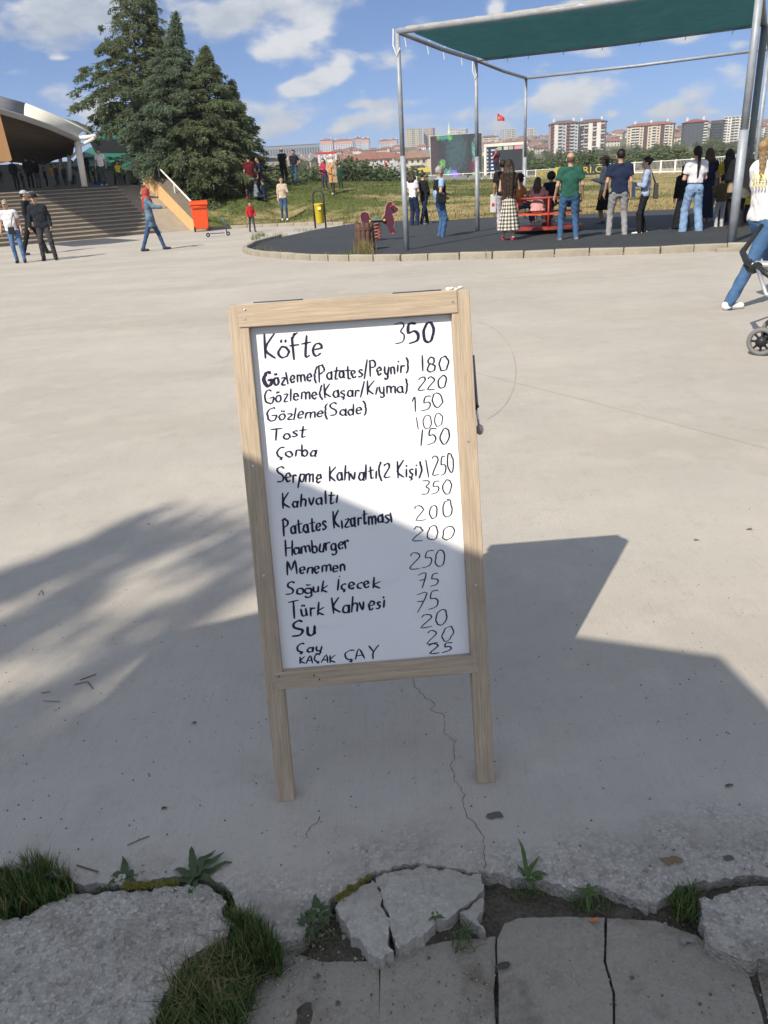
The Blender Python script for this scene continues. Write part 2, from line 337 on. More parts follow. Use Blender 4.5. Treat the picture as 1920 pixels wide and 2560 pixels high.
def poly_mesh(name,outer,mat,topz,thick,rough=0,step=.03,edgedrop=.004,parent=None,tilt=(0,0),inner=None,chip=None):
    P=[np.array(p[:2],float) for p in outer]
    ar=sum(P[i][0]*P[(i+1)%len(P)][1]-P[(i+1)%len(P)][0]*P[i][1] for i in range(len(P)))
    if ar<0: P=P[::-1]
    n=len(P); pts=[Vector(p) for p in P]; 
    if inner is not None: pts+=[Vector(p) for p in inner]
    elif step:
        lo=np.min(P,0); hi=np.max(P,0); PA=np.array(P)
        for x in np.arange(lo[0],hi[0],step):
            for y in np.arange(lo[1],hi[1],step):
                pp=np.array([x+random.uniform(-.3,.3)*step,y+random.uniform(-.3,.3)*step])
                # inside test
                c=False; j=n-1
                x1=PA[:,0];y1=PA[:,1];x2=np.roll(x1,1);y2=np.roll(y1,1)
                cr=((y1>pp[1])!=(y2>pp[1]))&(pp[0]<(x2-x1)*(pp[1]-y1)/(y2-y1+1e-12)+x1)
                if cr.sum()%2 and np.min(np.hypot(PA[:,0]-pp[0],PA[:,1]-pp[1]))>step*.45: pts.append(Vector(pp))
    r=delaunay_2d_cdt(pts,[],[list(range(n))],1,1e-5)
    vs,fs,ov=r[0],r[2],r[3]
    cx=np.mean(P,0); out=[]
    bset=set(i for i,o in enumerate(ov) if any(k<n for k in o))
    for i,v in enumerate(vs):
        z=topz+tilt[0]*(v.x-cx[0])+tilt[1]*(v.y-cx[1])
        if rough: z+=rough*(mnoise.noise((v.x*7,v.y*7,3))*1.0+mnoise.noise((v.x*26,v.y*26,7))*.35+abs(mnoise.noise((v.x*60,v.y*60,1)))*-.5)
        if i in bset: z-=edgedrop*random.uniform(.4,1.5)
        out.append((v.x,v.y,z))
    faces=[tuple(f) for f in fs]; k=len(out)
    # side wall
    bmap={}
    for i,o in enumerate(ov):
        for q_ in o:
            if q_<n: bmap[q_]=i
    ring_=[bmap[i] for i in range(n) if i in bmap]
    side=[]
    for i in ring_:
        x,y,z=out[i]; side.append((x+random.uniform(-.004,.004),y+random.uniform(-.004,.004),topz-thick))
    m_=len(ring_)
    for a in range(m_):
        b=(a+1)%m_; faces.append((ring_[a],k+a,k+b,ring_[b]))
    out+=side
    mb=MB(); mb.v=out; mb.f=faces
    return mb.build(name,mat,parent)

def concrete_mat(name,col,broom=.5,agg=0.,aggy=None,rough_bump=.5,dirt=.35,dirtcol=(.13,.115,.09)):
    m=M(name,col,.88,spec=.25); n,l=nodes_of(m); b=n['Principled BSDF']
    tcn=n.new('ShaderNodeTexCoord'); co=tcn.outputs['Object']
    def no(sc,det=6,mp=None,ro=.6):
        q=n.new('ShaderNodeTexNoise'); q.inputs['Scale'].default_value=sc; q.inputs['Detail'].default_value=det; q.inputs['Roughness'].default_value=ro
        if mp:
            k=n.new('ShaderNodeMapping'); k.inputs['Scale'].default_value=mp; l.new(co,k.inputs[0]); l.new(k.outputs[0],q.inputs[0])
        else: l.new(co,q.inputs[0])
        return q.outputs[0]
    def mt(op,a,bb,cl=False):
        q=n.new('ShaderNodeMath'); q.operation=op; q.use_clamp=cl
        for i,v in enumerate((a,bb)):
            if isinstance(v,(int,float)): q.inputs[i].default_value=v
            else: l.new(v,q.inputs[i])
        return q.outputs[0]
    def mr(v,a,bb,c=0,d=1):
        q=n.new('ShaderNodeMapRange'); l.new(v,q.inputs[0]); q.inputs[1].default_value=a; q.inputs[2].default_value=bb; q.inputs[3].default_value=c; q.inputs[4].default_value=d; return q.outputs[0]
    def mx(f,a,bb,bt='MIX'):
        q=n.new('ShaderNodeMixRGB'); q.blend_type=bt
        if isinstance(f,(int,float)): q.inputs[0].default_value=f
        else: l.new(f,q.inputs[0])
        for i,v in ((1,a),(2,bb)):
            if isinstance(v,tuple): q.inputs[i].default_value=v+(1,)
            else: l.new(v,q.inputs[i])
        return q.outputs[0]
    d=lambda f:tuple(c*f for c in col)
    c=mx(mr(no(.55,8),.35,.68),col,d(.80))
    c=mx(mt('MULTIPLY',mr(no(.35,7,(.5,1.9,1)),.45,.66),.85),c,(col[0]*.80,col[1]*.79,col[2]*.77))
    c=mx(mt('MULTIPLY',mr(no(3.1,8),.5,.75),.45),c,d(1.12))
    c=mx(mt('MULTIPLY',mr(no(38,3),.58,.70),.38),c,d(.62))
    c=mx(mt('MULTIPLY',mr(no(210,3),.42,.62),.35),c,d(.72))
    h=mt('MULTIPLY',no(150,4),.5)
    if broom:
        bn=no(1,4,(330,3.5,1),.7); bn2=no(1,3,(95,1.2,1),.6)
        c=mx(mt('MULTIPLY',mr(bn,.52,.72),.42*broom),c,d(.66)); c=mx(mt('MULTIPLY',mr(bn2,.55,.75),.22*broom),c,d(.75))
        h=mt('ADD',h,mt('MULTIPLY',bn,-.8*broom))
    if agg or aggy is not None:
        vo=n.new('ShaderNodeTexVoronoi'); vo.inputs['Scale'].default_value=115; l.new(co,vo.inputs['Vector'])
        vc=n.new('ShaderNodeSeparateColor'); l.new(vo.outputs['Color'],vc.inputs[0])
        ac=mx(vc.outputs[0],d(1.22),(col[0]*.5,col[1]*.5,col[2]*.52)); ac=mx(mt('MULTIPLY',mr(vo.outputs['Distance'],.25,.6),.6),ac,d(.55))
        ac=mx(mt('MULTIPLY',mr(no(24,5),.45,.6),.55),ac,d(.95)); pit=mr(no(62,4,(1,.6,1),.6),.585,.64); ac=mx(mt('MULTIPLY',pit,.32),ac,(col[0]*.30,col[1]*.29,col[2]*.27)); ac=mx(mt('MULTIPLY',mr(no(7,7,None,.7),.48,.66),.5),ac,(.17,.155,.125))
        if aggy is not None:
            sp=n.new('ShaderNodeSeparateXYZ'); l.new(co,sp.inputs[0])
            f=mr(mt('ADD',sp.outputs[1],mt('MULTIPLY',mt('SUBTRACT',no(3.3,8),.5),-.75)),aggy[0],aggy[1],1,0)
            n[ f.node.name ].clamp=True
        else: f=agg
        ac=mx(mt('MULTIPLY',mr(no(4.5,8,None,.72),.47,.62),.55),ac,(.19,.178,.15))
        c=mx(f,c,ac)
        hv=mt('MULTIPLY',mt('ADD',mt('MULTIPLY',vo.outputs['Distance'],-.9),mt('MULTIPLY',no(60,6),1.2)),1.8)
        hv=mt('ADD',hv,mt('MULTIPLY',pit,-1.1)); hv=mt('MULTIPLY',hv,f); h=mt('ADD',h,hv)
    if dirt: 
        c=mx(mt('MULTIPLY',mr(no(5.2,8,None,.7),.53,.70),dirt),c,dirtcol)
    l.new(c,b.inputs['Base Color'])
    bp=n.new('ShaderNodeBump'); bp.inputs['Strength'].default_value=rough_bump; bp.inputs['Distance'].default_value=.004; l.new(h,bp.inputs['Height']); l.new(bp.outputs[0],b.inputs['Normal'])
    return m
PC=(.45,.424,.386)
plaza_m=concrete_mat('broomed_concrete',PC,broom=1.0,aggy=(1.25,1.50),rough_bump=.7,dirt=.14)
grid_in=[]
for x in np.arange(-1.7,1.9,.05):
    for y in np.arange(1.3,1.75,.05): 
        if y>np.interp(x,[e_[0] for e_ in edge],[e_[1] for e_ in edge])+.05 or True: grid_in.append((x,y))
EA=np.array(edge)
def inside(p,PA):
    x1=PA[:,0];y1=PA[:,1];x2=np.roll(x1,1);y2=np.roll(y1,1)
    return (((y1>p[1])!=(y2>p[1]))&(p[0]<(x2-x1)*(p[1]-y1)/(y2-y1+1e-12)+x1)).sum()%2==1
outer=[tuple(e_) for e_ in edge]+pz
PO=np.array(outer); grid_in=[p for p in grid_in if inside(p,PO) and np.min(np.hypot(EA[:,0]-p[0],EA[:,1]-p[1]))>.02]
struct(poly_mesh('plaza',outer,plaza_m,0,.075,step=None,edgedrop=.006,inner=grid_in))
# soil below the broken edge
soil_m=M('soil',(.085,.073,.058),.95,noise=(22,.55),noise2=(120,.6,(.15,.135,.11)),bump=(60,1.,.02),spec=.15)
gx=np.arange(-1.9,2.2,.025); gy=np.arange(.2,1.75,.025); GX,GY=np.meshgrid(gx,gy,indexing='ij')
GZ=np.array([[-.047+.010*mnoise.noise((x*6,y*6,0))+.008*mnoise.noise((x*20,y*20,5))+.005*mnoise.noise((x*60,y*60,5)) for y in gy] for x in gx])
gap=((GX>.2)&(GX<.75)&(GY>1.22)&(GY<1.36)); GZ=GZ+gap*.008
idx=np.arange(GX.size).reshape(GX.shape); q=np.stack([idx[:-1,:-1],idx[1:,:-1],idx[1:,1:],idx[:-1,1:]],-1).reshape(-1,4)
struct(npmesh('soil',np.stack([GX,GY,GZ],-1).reshape(-1,3),q,soil_m,None,True))
# pavers (lower level)
pav_m=concrete_mat('worn_paver',(.31,.285,.245),broom=0,agg=.25,rough_bump=1.,dirt=.95,dirtcol=(.12,.105,.08))
def g2(pts,z): return [gnd(x,y,z)[:2] for x,y in pts]
PV=[([(425,2520),(520,2440),(620,2392),(720,2372),(800,2402),(872,2402),(946,2398),(948,2640),(948,2900),(300,2900),(330,2640)],-.040,'stained grey paving slab beside the grass clump in the foreground'),
([(952,2396),(1030,2372),(1130,2350),(1239,2338),(1241,2640),(1241,2900),(952,2900)],-.038,'grey paving slab below the small broken concrete pieces'),
([(1243,2345),(1262,2306),(1300,2292),(1400,2290),(1512,2294),(1509,2400),(1531,2480),(1537,2900),(1243,2900)],-.030,'grey paving slab below the soil strip with a chipped corner'),
([(1518,2295),(1640,2300),(1740,2335),(1862,2412),(1900,2520),(1940,2660),(2000,2900),(1541,2900),(1538,2480),(1516,2400)],-.032,'grey paving slab under the rough broken chunk at the edge'),
([(1885,2405),(2100,2385),(2300,2900),(2025,2900),(1915,2520)],-.045,'dark grey paving slab only just in view beyond the chunk')]
for p,z,lb in PV:
    tag(poly_mesh('paving_slab',frac(g2(p,z),.010,3,True),pav_m,z,.05,rough=.0028,step=.03,edgedrop=.0025),lb,'paving slab','paving slabs in the foreground')
mbs=MB(); mbs.v=[(-9,-5,-.078),(9,-5,-.078),(9,2.2,-.078),(-9,2.2,-.078)]; mbs.f=[(0,1,2,3)]; struct(mbs.build('soil',soil_m))
for i in range(9):
    for j,(y0,y1) in enumerate(((.70,1.17),(.20,.69),(-.30,.19))):
        x0=1.62+.46*i+.12*j; P_=[(x0,y0),(x0+.445,y0),(x0+.445,y1),(x0,y1)]
        tag(poly_mesh('paving_slab',frac(P_,.010,3,True),pav_m,-.040+random.uniform(-.004,.004),.05,rough=.002,step=.09,edgedrop=.0025),'grey paving slab beyond the edge of the picture in the slab rows','paving slab','paving slabs beyond the picture edge')
rub_m=concrete_mat('exposed_aggregate',(.47,.445,.40),broom=0,agg=.8,rough_bump=1.0,dirt=.75)
pc_m=concrete_mat('broken_concrete',(.42,.40,.36),broom=0,agg=.4,rough_bump=.8,dirt=.25)
BS=[([(-260,2330),(0,2292),(70,2282),(150,2248),(200,2228),(265,2222),(330,2228),(420,2206),(500,2206),(566,2250),(590,2305),(556,2340),(500,2372),(465,2392),(430,2440),(405,2490),(380,2600),(330,2760),(-300,2900)],.0,.006,rub_m,'large rough slab of weathered concrete beside the grass clump',.022),
([(838,2268),(868,2232),(930,2194),(950,2262),(970,2340),(984,2374),(950,2396),(905,2352),(866,2312)],-.004,.002,pc_m,'narrow broken concrete piece between the weeds and the larger piece',.03),
([(938,2188),(1000,2170),(1080,2164),(1150,2178),(1203,2178),(1207,2222),(1150,2266),(1090,2298),(1040,2338),(996,2368),(980,2325),(958,2255)],-.004,.002,pc_m,'broken concrete piece with a curved crack along its top edge',.03),
([(1150,2278),(1208,2240),(1214,2324),(1180,2302)],-.006,.002,pc_m,'small triangular chip of broken concrete',.03),
([(1748,2244),(1800,2230),(1860,2216),(1960,2200),(2050,2260),(2030,2392),(1940,2400),(1860,2396),(1800,2372),(1766,2342),(1752,2295)],.004,.003,rub_m,'rounded chunk of rough concrete resting on the paving slabs',.03)]
for p,z,rg,mt_,lb,st in BS:
    tag(poly_mesh('concrete_piece',frac(g2(p,z),.12,3,True),mt_,z,.06,rough=rg,step=st,edgedrop=.005),lb,'concrete piece')

# cracks: narrow grooves
def ribbon(name,pts,w,mat,z=.0012,parent=None,wmin=.3):
    v=[];f=[]
    for i,p in enumerate(pts):
        a=pts[max(i-1,0)];b=pts[min(i+1,len(pts)-1)]; t=np.array(b[:2])-np.array(a[:2]); t/=np.linalg.norm(t)+1e-9; nrm=np.array([-t[1],t[0]])
        ww=w*random.uniform(wmin,1)/2; v+=[(p[0]+nrm[0]*ww,p[1]+nrm[1]*ww,z),(p[0]-nrm[0]*ww,p[1]-nrm[1]*ww,z)]
        if i: k=len(v)-4; f.append((k,k+1,k+3,k+2))
    mb=MB(); mb.v=v; mb.f=f; return mb.build(name,mat,parent)
crk=M('crack_dirt',(.06,.055,.045),1)
c1=frac([gnd(*p) for p in [(1028,1690),(1060,1740),(1110,1800),(1108,1830),(1135,1880),(1130,1905),(1155,1970),(1160,2010),(1190,2060),(1210,2090),(1208,2130),(1211,2172)]],.16,4)
struct(ribbon('crack',c1,.0019,crk))
struct(ribbon('crack',frac([gnd(*p) for p in [(770,2095),(790,2060),(800,2040)]],.12,3),.002,crk))
jt=M('joint_line',(.36,.335,.30),1)
struct(ribbon('joint_line',frac([gnd(*p) for p in [(1180,930),(1500,1010),(1920,1122),(2300,1220)]],.004,4),.008,jt,wmin=.5))
arc=[gnd(1180+110*math.sin(t),930-125*math.cos(t)) for t in np.linspace(0,2.8,30)]
struct(ribbon('scratch_mark',arc,.007,M('scratch',(.28,.255,.225),1),wmin=.2))

# ------------------------------------------------------------------ staircase and terrace
B0=gnd(397,582); SY=math.atan2(.5584,.8296)
stair=thing('staircase','wide concrete staircase with a ramp climbing to the tent terrace','staircase',(B0[0],B0[1],0),SY)
NS=13; RUN=5.0; SH=2.05
st_m=concrete_mat('step_concrete',(.40,.36,.305),broom=0,rough_bump=.4,dirt=.3); ris_m=M('riser_concrete',(.30,.265,.225),.9,noise=(3,.35),noise2=(.7,.3))
base=MB(); nose=None
for i in range(NS):
    y0=RUN*i/NS; z1=SH*(i+1)/NS
    a=MB().box((-9,(y0+RUN+.4)/2,z1-.03-.05),(18,RUN+.4-y0,SH/NS-.06+.06)); a.build('riser',ris_m,stair)
    MB().box((-9,y0+.19-.02,z1-.02),(18.02,.44,.05)).build('step',st_m,stair,bevel=.006)
rm=M('ramp_concrete',(.33,.285,.225),.9,noise=(2.2,.2),bump=(30,.3))
MB().ext([(0.012,-.02,0),(0.012,RUN,SH+.03),(0.012,RUN+.5,SH+.03),(.012,RUN+.5,0)],(1.48,0,0)).build('ramp',rm,stair,fix=True)
pw=MB().ext([(1.5,-.55,0),(1.5,-.55,.42),(1.5,RUN-.3,SH+.72),(1.5,RUN+.25,SH+.72),(1.5,RUN+.25,0)],(.5,0,0)); pw.build('parapet',M('ochre_plaster',(.62,.40,.20),.9,noise=(3,.12)),stair,fix=True)
MB().ext([(1.47,-.58,.423),(1.47,RUN-.3,SH+.723),(1.47,RUN+.28,SH+.723),(1.47,RUN+.28,SH+.79),(1.47,RUN-.32,SH+.79),(1.47,-.6,.49)],(.62,0,0)).build('parapet_cap',M('cap_stone',(.20,.165,.13),.9,noise=(6,.3)),stair,fix=True)
wm=M('white_metal',(.75,.75,.73),.45,noise=(3,.1))
hr=thing('handrail','white metal handrail running down the ochre stair parapet','handrail',(B0[0],B0[1],0),SY)
MB().tube([(1.78,-.3,1.0),(1.78,RUN-.3,SH+1.27),(1.78,RUN+.1,SH+1.3)],.04).build('rail',wm,hr)
for y in (.2,1.9,3.6,5.0): 
    z=np.interp(y,[-.6,RUN-.3],[.49,SH+.79]); MB().tube([(1.78,y,z-.02),(1.78,y,np.interp(y,[-.3,RUN-.3],[1.0,SH+1.27]))],.028).build('post',wm,hr)
MB().prism([(-34,RUN+.4),(3.2,RUN+.4),(9,RUN+6),(9,60),(-34,60)],-.1,SH+.004).build('terrace',M('terrace_paving',(.17,.155,.135),.9,noise=(.8,.3)),None)
te=bpy.data.objects['terrace']; te.location=(B0[0],B0[1],0); te.rotation_euler=(0,0,SY); struct(te)
MB().prism([(-34,.1),(-18,.1),(-18,RUN+.6),(-34,RUN+.6)],-.1,SH-.01).build('terrace_wall',rm); te=bpy.data.objects['terrace_wall']; te.location=(B0[0],B0[1],0); te.rotation_euler=(0,0,SY); struct(te)

# ------------------------------------------------------------------ playground surface and kerb stones
rub_px=[(612,628),(640,611),(700,597),(790,577),(870,564),(940,555),(1107,554.6),(1206,547),(1441,540),(1604,530),(1713,525),(1920,512),(2200,498),(2300,590),(1920,622),(1790,622),(1650,629),(1500,633),(1300,640),(1100,645),(1017,647),(900,648),(800,647),(740,643),(690,640),(650,636),(625,633)]
RP=[gnd(*p)[:2] for p in rub_px]
rubm=M('rubber_tiles',(.038,.044,.052),.85,noise=(5,.35),noise2=(.7,.35,(.055,.062,.072)),bump=(60,.6,.01),spec=.35)
struct(poly_mesh('playground_surface',RP,rubm,.045,.045,step=None,edgedrop=0,inner=[]))
kst=M('kerb_stone',(.36,.33,.275),.9,noise=(4,.25),noise2=(30,.35,(.22,.2,.165)),bump=(40,.5,.006))
protos=[]; KS=[]
for v in range(4):
    mb=MB().box((0,0,.06),(.97,.13,.12)); me_=bpy.data.meshes.new('kerb_stone'); bm=bmesh.new()
    bmesh.ops.create_cube(bm,size=1); bmesh.ops.scale(bm,vec=(1,.13,.15),verts=bm.verts); bmesh.ops.translate(bm,vec=(0,0,.055),verts=bm.verts)
    bmesh.ops.bevel(bm,geom=bm.edges[:],offset=.012,segments=1,affect='EDGES')
    for q_ in bm.verts: q_.co+=Vector((random.uniform(-.004,.004) ,random.uniform(-.004,.004),random.uniform(-.006,.006)))
    bm.to_mesh(me_); bm.free(); me_.materials.append(kst); protos.append(me_)
def kerb_line(pts,seg,grp,lab,gapf=.965,zs=1.0,skip=None):
    pts=[np.array(p[:2]) for p in pts]; d=[0]
    for a,b in zip(pts[:-1],pts[1:]): d.append(d[-1]+np.linalg.norm(b-a))
    s=0; k=0
    while s<d[-1]:
        sg=seg(s) if callable(seg) else seg; sg*=random.uniform(.92,1.08)
        def P(t): return np.array([np.interp(t,d,[p[0] for p in pts]),np.interp(t,d,[p[1] for p in pts])])
        a,b=P(s),P(s+sg*gapf); t=b-a; ln=np.linalg.norm(t)
        if ln>.05 and not(skip and skip(a)):
            o=bpy.data.objects.new('kerb_stone',protos[k%4]); COL.objects.link(o); o.scale=(ln,1,zs)
            o.location=((a+b)[0]/2,(a+b)[1]/2,random.uniform(-.006,.006)); o.rotation_euler=(random.uniform(-.02,.02),0,math.atan2(t[1],t[0])+random.uniform(-.01,.01))
            o['_mid']=0; KS.append((o,(a+b)/2,lab)); tag(o,lab,'kerb stone',grp)
        s+=sg; k+=1
fr=[gnd(*p) for p in [(700,596),(640,612),(611,628),(618,634),(640,639),(690,645),(740,648),(800,652),(900,653),(1017,652),(1100,650),(1300,645),(1500,638),(1650,634),(1788,627),(1920,624),(2200,610)]]
kerb_line(fr,lambda s:.36 if 1.2<s<6.5 else .62,'kerb stones round the playground','pale kerb stone edging the dark rubber playground surface',skip=lambda a:a[0]>6.62)
for a,b in (((1790,630),(1850,627)),((1853,627),(1935,623)),((1938,623),(2060,617))):
    a=gnd(*a)[:2];b=gnd(*b)[:2];t=b-a;ln=np.linalg.norm(t); o=bpy.data.objects.new('kerb_stone',protos[1]); COL.objects.link(o); o.scale=(ln,1,.55); o.location=((a+b)[0]/2,(a+b)[1]/2,-.01); o.rotation_euler=(0,0,math.atan2(t[1],t[0]))
    tag(o,'low sunken kerb stone near the stroller','kerb stone','sunken kerb stones near the stroller')
bk=[gnd(*p) for p in [(486,577),(560,572.5),(650,568),(760,564),(860,563)]]
kerb_line(bk,.8,'kerb stones along the grass mound','pale kerb stone along the foot of the grass mound')
LM=[(613,'rounded tip of the playground'),(740,'litter bin corner of the playground'),(912,'timber stump'),(1017,'front pole'),(1100,'man in the black vest'),(1275,'checked skirt'),(1420,'man in green'),(1541,'man in the navy polo'),(1728,'woman with the ponytail')]
def pxl(p):
    v=np.array([p[0],p[1],0])-CP; return 960+(v@rt)*F/(v@fw)
cnt={}
NTH=['','second ','third ','fourth ','fifth ','sixth ','seventh ','eighth ','ninth ','tenth ']
for o,p,lab in KS:
    del o['_mid']; x=pxl(p); 
    if 'mound' in lab: 
        k_=sum(1 for oo,pp,ll in KS if 'mound' in ll and pxl(pp)<x); o['label']='pale mound kerb stone, %sone counting from the orange bin'%(NTH[min(k_,9)] or 'first ')
        continue
    nm=min(LM,key=lambda q_:abs(q_[0]-x)); cnt.setdefault(nm,[]).append((abs(nm[0]-x),x,o))
for nm,l_ in cnt.items():
    for i,(d_,x,o) in enumerate(sorted(l_,key=lambda q_:q_[0])): o['label']='pale playground kerb stone, %snearest to the %s'%(NTH[min(i,9)],nm[1])
fl=[gnd(*p) for p in [(1107,556.5),(1206,549),(1441,542),(1604,532),(1713,527),(1920,514)]]
# ------------------------------------------------------------------ grass blades on the mound
nb=42000; v=[];f=[]
az=np.random.uniform(math.radians(-11),math.radians(28),nb); dd=np.interp(az,BAZ,BD)+.15+np.random.exponential(9,nb)
x=dd*np.sin(az);y=dd*np.cos(az);z=zt(x,y)
h=np.random.uniform(.03,.10,nb)*(1+(np.random.rand(nb)<.05)*1.5); an=np.random.uniform(0,math.pi,nb); w=np.random.uniform(.012,.03,nb)
V_=np.empty((nb,3,3)); V_[:,0]=np.c_[x-np.cos(an)*w,y-np.sin(an)*w,z-.02]; V_[:,1]=np.c_[x+np.cos(an)*w,y+np.sin(an)*w,z-.02]; V_[:,2]=np.c_[x+np.random.normal(0,.03,nb),y+np.random.normal(0,.03,nb),z+h]
tag(npmesh('mound_grass',V_.reshape(-1,3),np.arange(nb*3).reshape(-1,3),GM),'short green and dry grass covering the mound','grass',kind='stuff')

# blades helper for tufts
def blades(pts,hmin,hmax,w,lean=.5,seg=3):
    V=[];Fc=[]
    for p in pts:
        a=random.uniform(0,2*math.pi); l=random.uniform(hmin,hmax); ln=random.uniform(.1,1)*lean; d=np.array([math.cos(a),math.sin(a),0]); s=np.array([-d[1],d[0],0])*w/2*random.uniform(.6,1.2)
        k=len(V)
        for i in range(seg):
            t=i/seg; c=np.array(p)+d*(l*ln*t**1.7)+np.array([0,0,l*t*(1-.28*ln*t)]); ww=s*(1-.55*t); V+=[c-ww,c+ww]
        V.append(np.array(p)+d*l*ln+np.array([0,0,l*(1-.28*ln)]))
        for i in range(seg-1):
            q0=k+2*i; Fc.append((q0,q0+1,q0+3)); Fc.append((q0,q0+3,q0+2))
        q0=k+2*(seg-1); Fc.append((q0,q0+1,q0+2))
    return np.array(V),np.array(Fc)
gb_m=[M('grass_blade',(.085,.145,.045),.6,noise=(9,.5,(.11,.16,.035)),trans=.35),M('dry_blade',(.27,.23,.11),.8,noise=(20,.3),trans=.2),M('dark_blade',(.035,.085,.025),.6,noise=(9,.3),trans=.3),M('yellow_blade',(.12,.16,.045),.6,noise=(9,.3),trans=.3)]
def tuft(name,label,px_poly,n,hmin,hmax,w,mat,lean=.6,z=-.03,cat='grass',bias=0):
    PA=np.array([gnd(a,b,0)[:2] for a,b in px_poly]); lo=PA.min(0);hi=PA.max(0); pts=[]
    while len(pts)<n:
        p=(random.uniform(lo[0],hi[0]),random.uniform(lo[1],hi[1]))
        if inside(p,PA):
            if mnoise.noise((p[0]*18,p[1]*18,2))+bias>random.uniform(-.5,.25): pts.append((p[0],p[1],z))
    V,Fc=blades(pts,hmin,hmax,w,lean); o=npmesh(name,V,Fc,mat); o.data.materials.append(gb_m[1]); o.data.materials.append(gb_m[2]); o.data.materials.append(gb_m[3])
    per=5; nbl=len(Fc)//per; mi=np.repeat(np.random.choice([0,1,2,3],nbl,p=[.50,.12,.20,.18]),per)
    if cat=='grass': o.data.polygons.foreach_set('material_index',mi.astype(np.int32))
    return tag(o,label,cat,kind='stuff')
gp=[(-120,2300),(-60,2200),(0,2175),(60,2150),(120,2150),(178,2190),(190,2230),(160,2245),(90,2270),(40,2285),(0,2300)]
tuft('grass_tuft','thick green grass clump growing over the broken plaza edge beside the rough slab',gp,2600,.025,.075,.0035,gb_m[0])
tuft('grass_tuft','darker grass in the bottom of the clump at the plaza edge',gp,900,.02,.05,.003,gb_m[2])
gq=[(560,2290),(610,2270),(660,2320),(705,2370),(700,2420),(640,2470),(610,2540),(590,2620),(400,2640),(385,2560),(430,2470),(480,2410),(560,2350)]
tuft('grass_tuft','dense green grass clump between the rough slab and the paving slab',gq,3600,.02,.06,.0032,gb_m[0],lean=.9)
tuft('grass_tuft','bright upright blades at the top of the dense grass clump',[(590,2290),(640,2300),(690,2370),(680,2420),(610,2400),(585,2340)],1100,.04,.085,.0034,gb_m[0],lean=.5)
tuft('dry_grass','dry yellow stalks lying through the dense grass clump',[(480,2390),(570,2380),(620,2430),(560,2520),(430,2520),(440,2440)],420,.04,.09,.002,gb_m[1],lean=1.6)
tuft('grass_tuft','small grass tuft at the plaza edge beside the rounded chunk',[(1680,2235),(1730,2210),(1750,2240),(1738,2290),(1690,2280)],340,.02,.06,.003,gb_m[0],lean=.9)
tuft('grass_tuft','sparse grass in the crack under the dandelion rosette',[(555,2210),(585,2215),(606,2290),(600,2340),(575,2300),(560,2250)],260,.015,.04,.0025,gb_m[0],lean=.9)
tuft('grass_tuft','short grass fringe in the plaza crack beside the dandelion',[(245,2195),(300,2195),(420,2215),(520,2205),(560,2210),(540,2240),(440,2225),(330,2240),(250,2235)],520,.012,.032,.0025,gb_m[0],lean=.9)
tuft('moss','yellow green moss filling the crack between slab and plaza',[(310,2205),(440,2200),(445,2208),(380,2218),(310,2222)],1500,.004,.011,.003,M('moss',(.17,.16,.035),.9),lean=1.2,z=-.006,cat='moss')
tuft('moss','moss in the crack behind the narrow broken piece',[(838,2240),(872,2210),(925,2182),(928,2190),(880,2226),(846,2252)],600,.004,.012,.003,M('moss',(.17,.16,.035),.9),lean=1.2,z=-.01,cat='moss')
tuft('grass_tuft','wispy grass round the tall weed in the bare soil strip',[(1285,2195),(1345,2195),(1360,2225),(1290,2225)],90,.012,.035,.0022,gb_m[0],lean=1.1)
tuft('grass_tuft','wispy grass on the soil under the plaza lip',[(1420,2225),(1530,2235),(1520,2262),(1430,2255)],110,.012,.035,.0022,gb_m[0],lean=1.2)
tuft('grass_tuft','wispy grass under the tip of the plaza edge',[(740,2290),(800,2270),(850,2330),(760,2350)],110,.012,.035,.0022,gb_m[0],lean=1.2)
tuft('grass_tuft','fine grass around the small triangular chip',[(1130,2300),(1180,2310),(1190,2360),(1130,2360)],90,.010,.03,.002,gb_m[0],lean=1.2)
# leafy weeds
def leaf(mb,c,a,l,w,lift,curl=.4,n=6,lobed=0):
    d=np.array([math.cos(a),math.sin(a),0]); s=np.array([-d[1],d[0],0]); k=len(mb.v); c=np.array(c,float); sb=random.uniform(-.5,.5)
    for i in range(n+1):
        t=i/n; p=c+d*l*t+s*sb*l*t*t+np.array([0,0,lift*l*t-curl*l*t*t+.06*l*math.sin(t*9+sb*9)]); ww=w*math.sin(math.pi*(.08+.9*t)**.8)*(1+lobed*(1 if i%2 else -1))
        if i==n: ww=w*.06
        mb.v+= [tuple(p-s*ww/2+np.array([0,0,.15*ww])),tuple(p),tuple(p+s*ww/2+np.array([0,0,.15*ww]))]
        if i: q=k+3*(i-1); mb.f+=[(q,q+1,q+4,q+3),(q+1,q+2,q+5,q+4)]
lf_m=M('weed_leaf',(.075,.115,.05),.6,noise=(30,.35),trans=.25); lf2=M('weed_leaf_light',(.085,.14,.04),.6,noise=(30,.3),trans=.25)
def weed(label,px,leaves,mat=lf_m,stalk=None):
    p=gnd(*px,-.02); r=thing('weed',label,'weed',p)
    for (a,l,w,lift,curl) in leaves:
        mb=MB(); leaf(mb,(0,0,.012),math.radians(a),l,w*.85,lift,curl,9,.09); mb.build('leaf',mat,r,True)
    return r
random.seed(3)
weed('dandelion rosette with broad lobed leaves on the plaza edge',(487,2205),[(70,.075,.026,.75,.5),(100,.07,.024,.85,.4),(45,.085,.026,.6,.4),(15,.10,.02,.4,.35),(150,.06,.022,.5,.4),(200,.075,.016,.2,.2),(240,.09,.014,.15,.2),(262,.085,.013,.1,.2),(300,.05,.014,.3,.3),(350,.07,.022,.35,.3)])
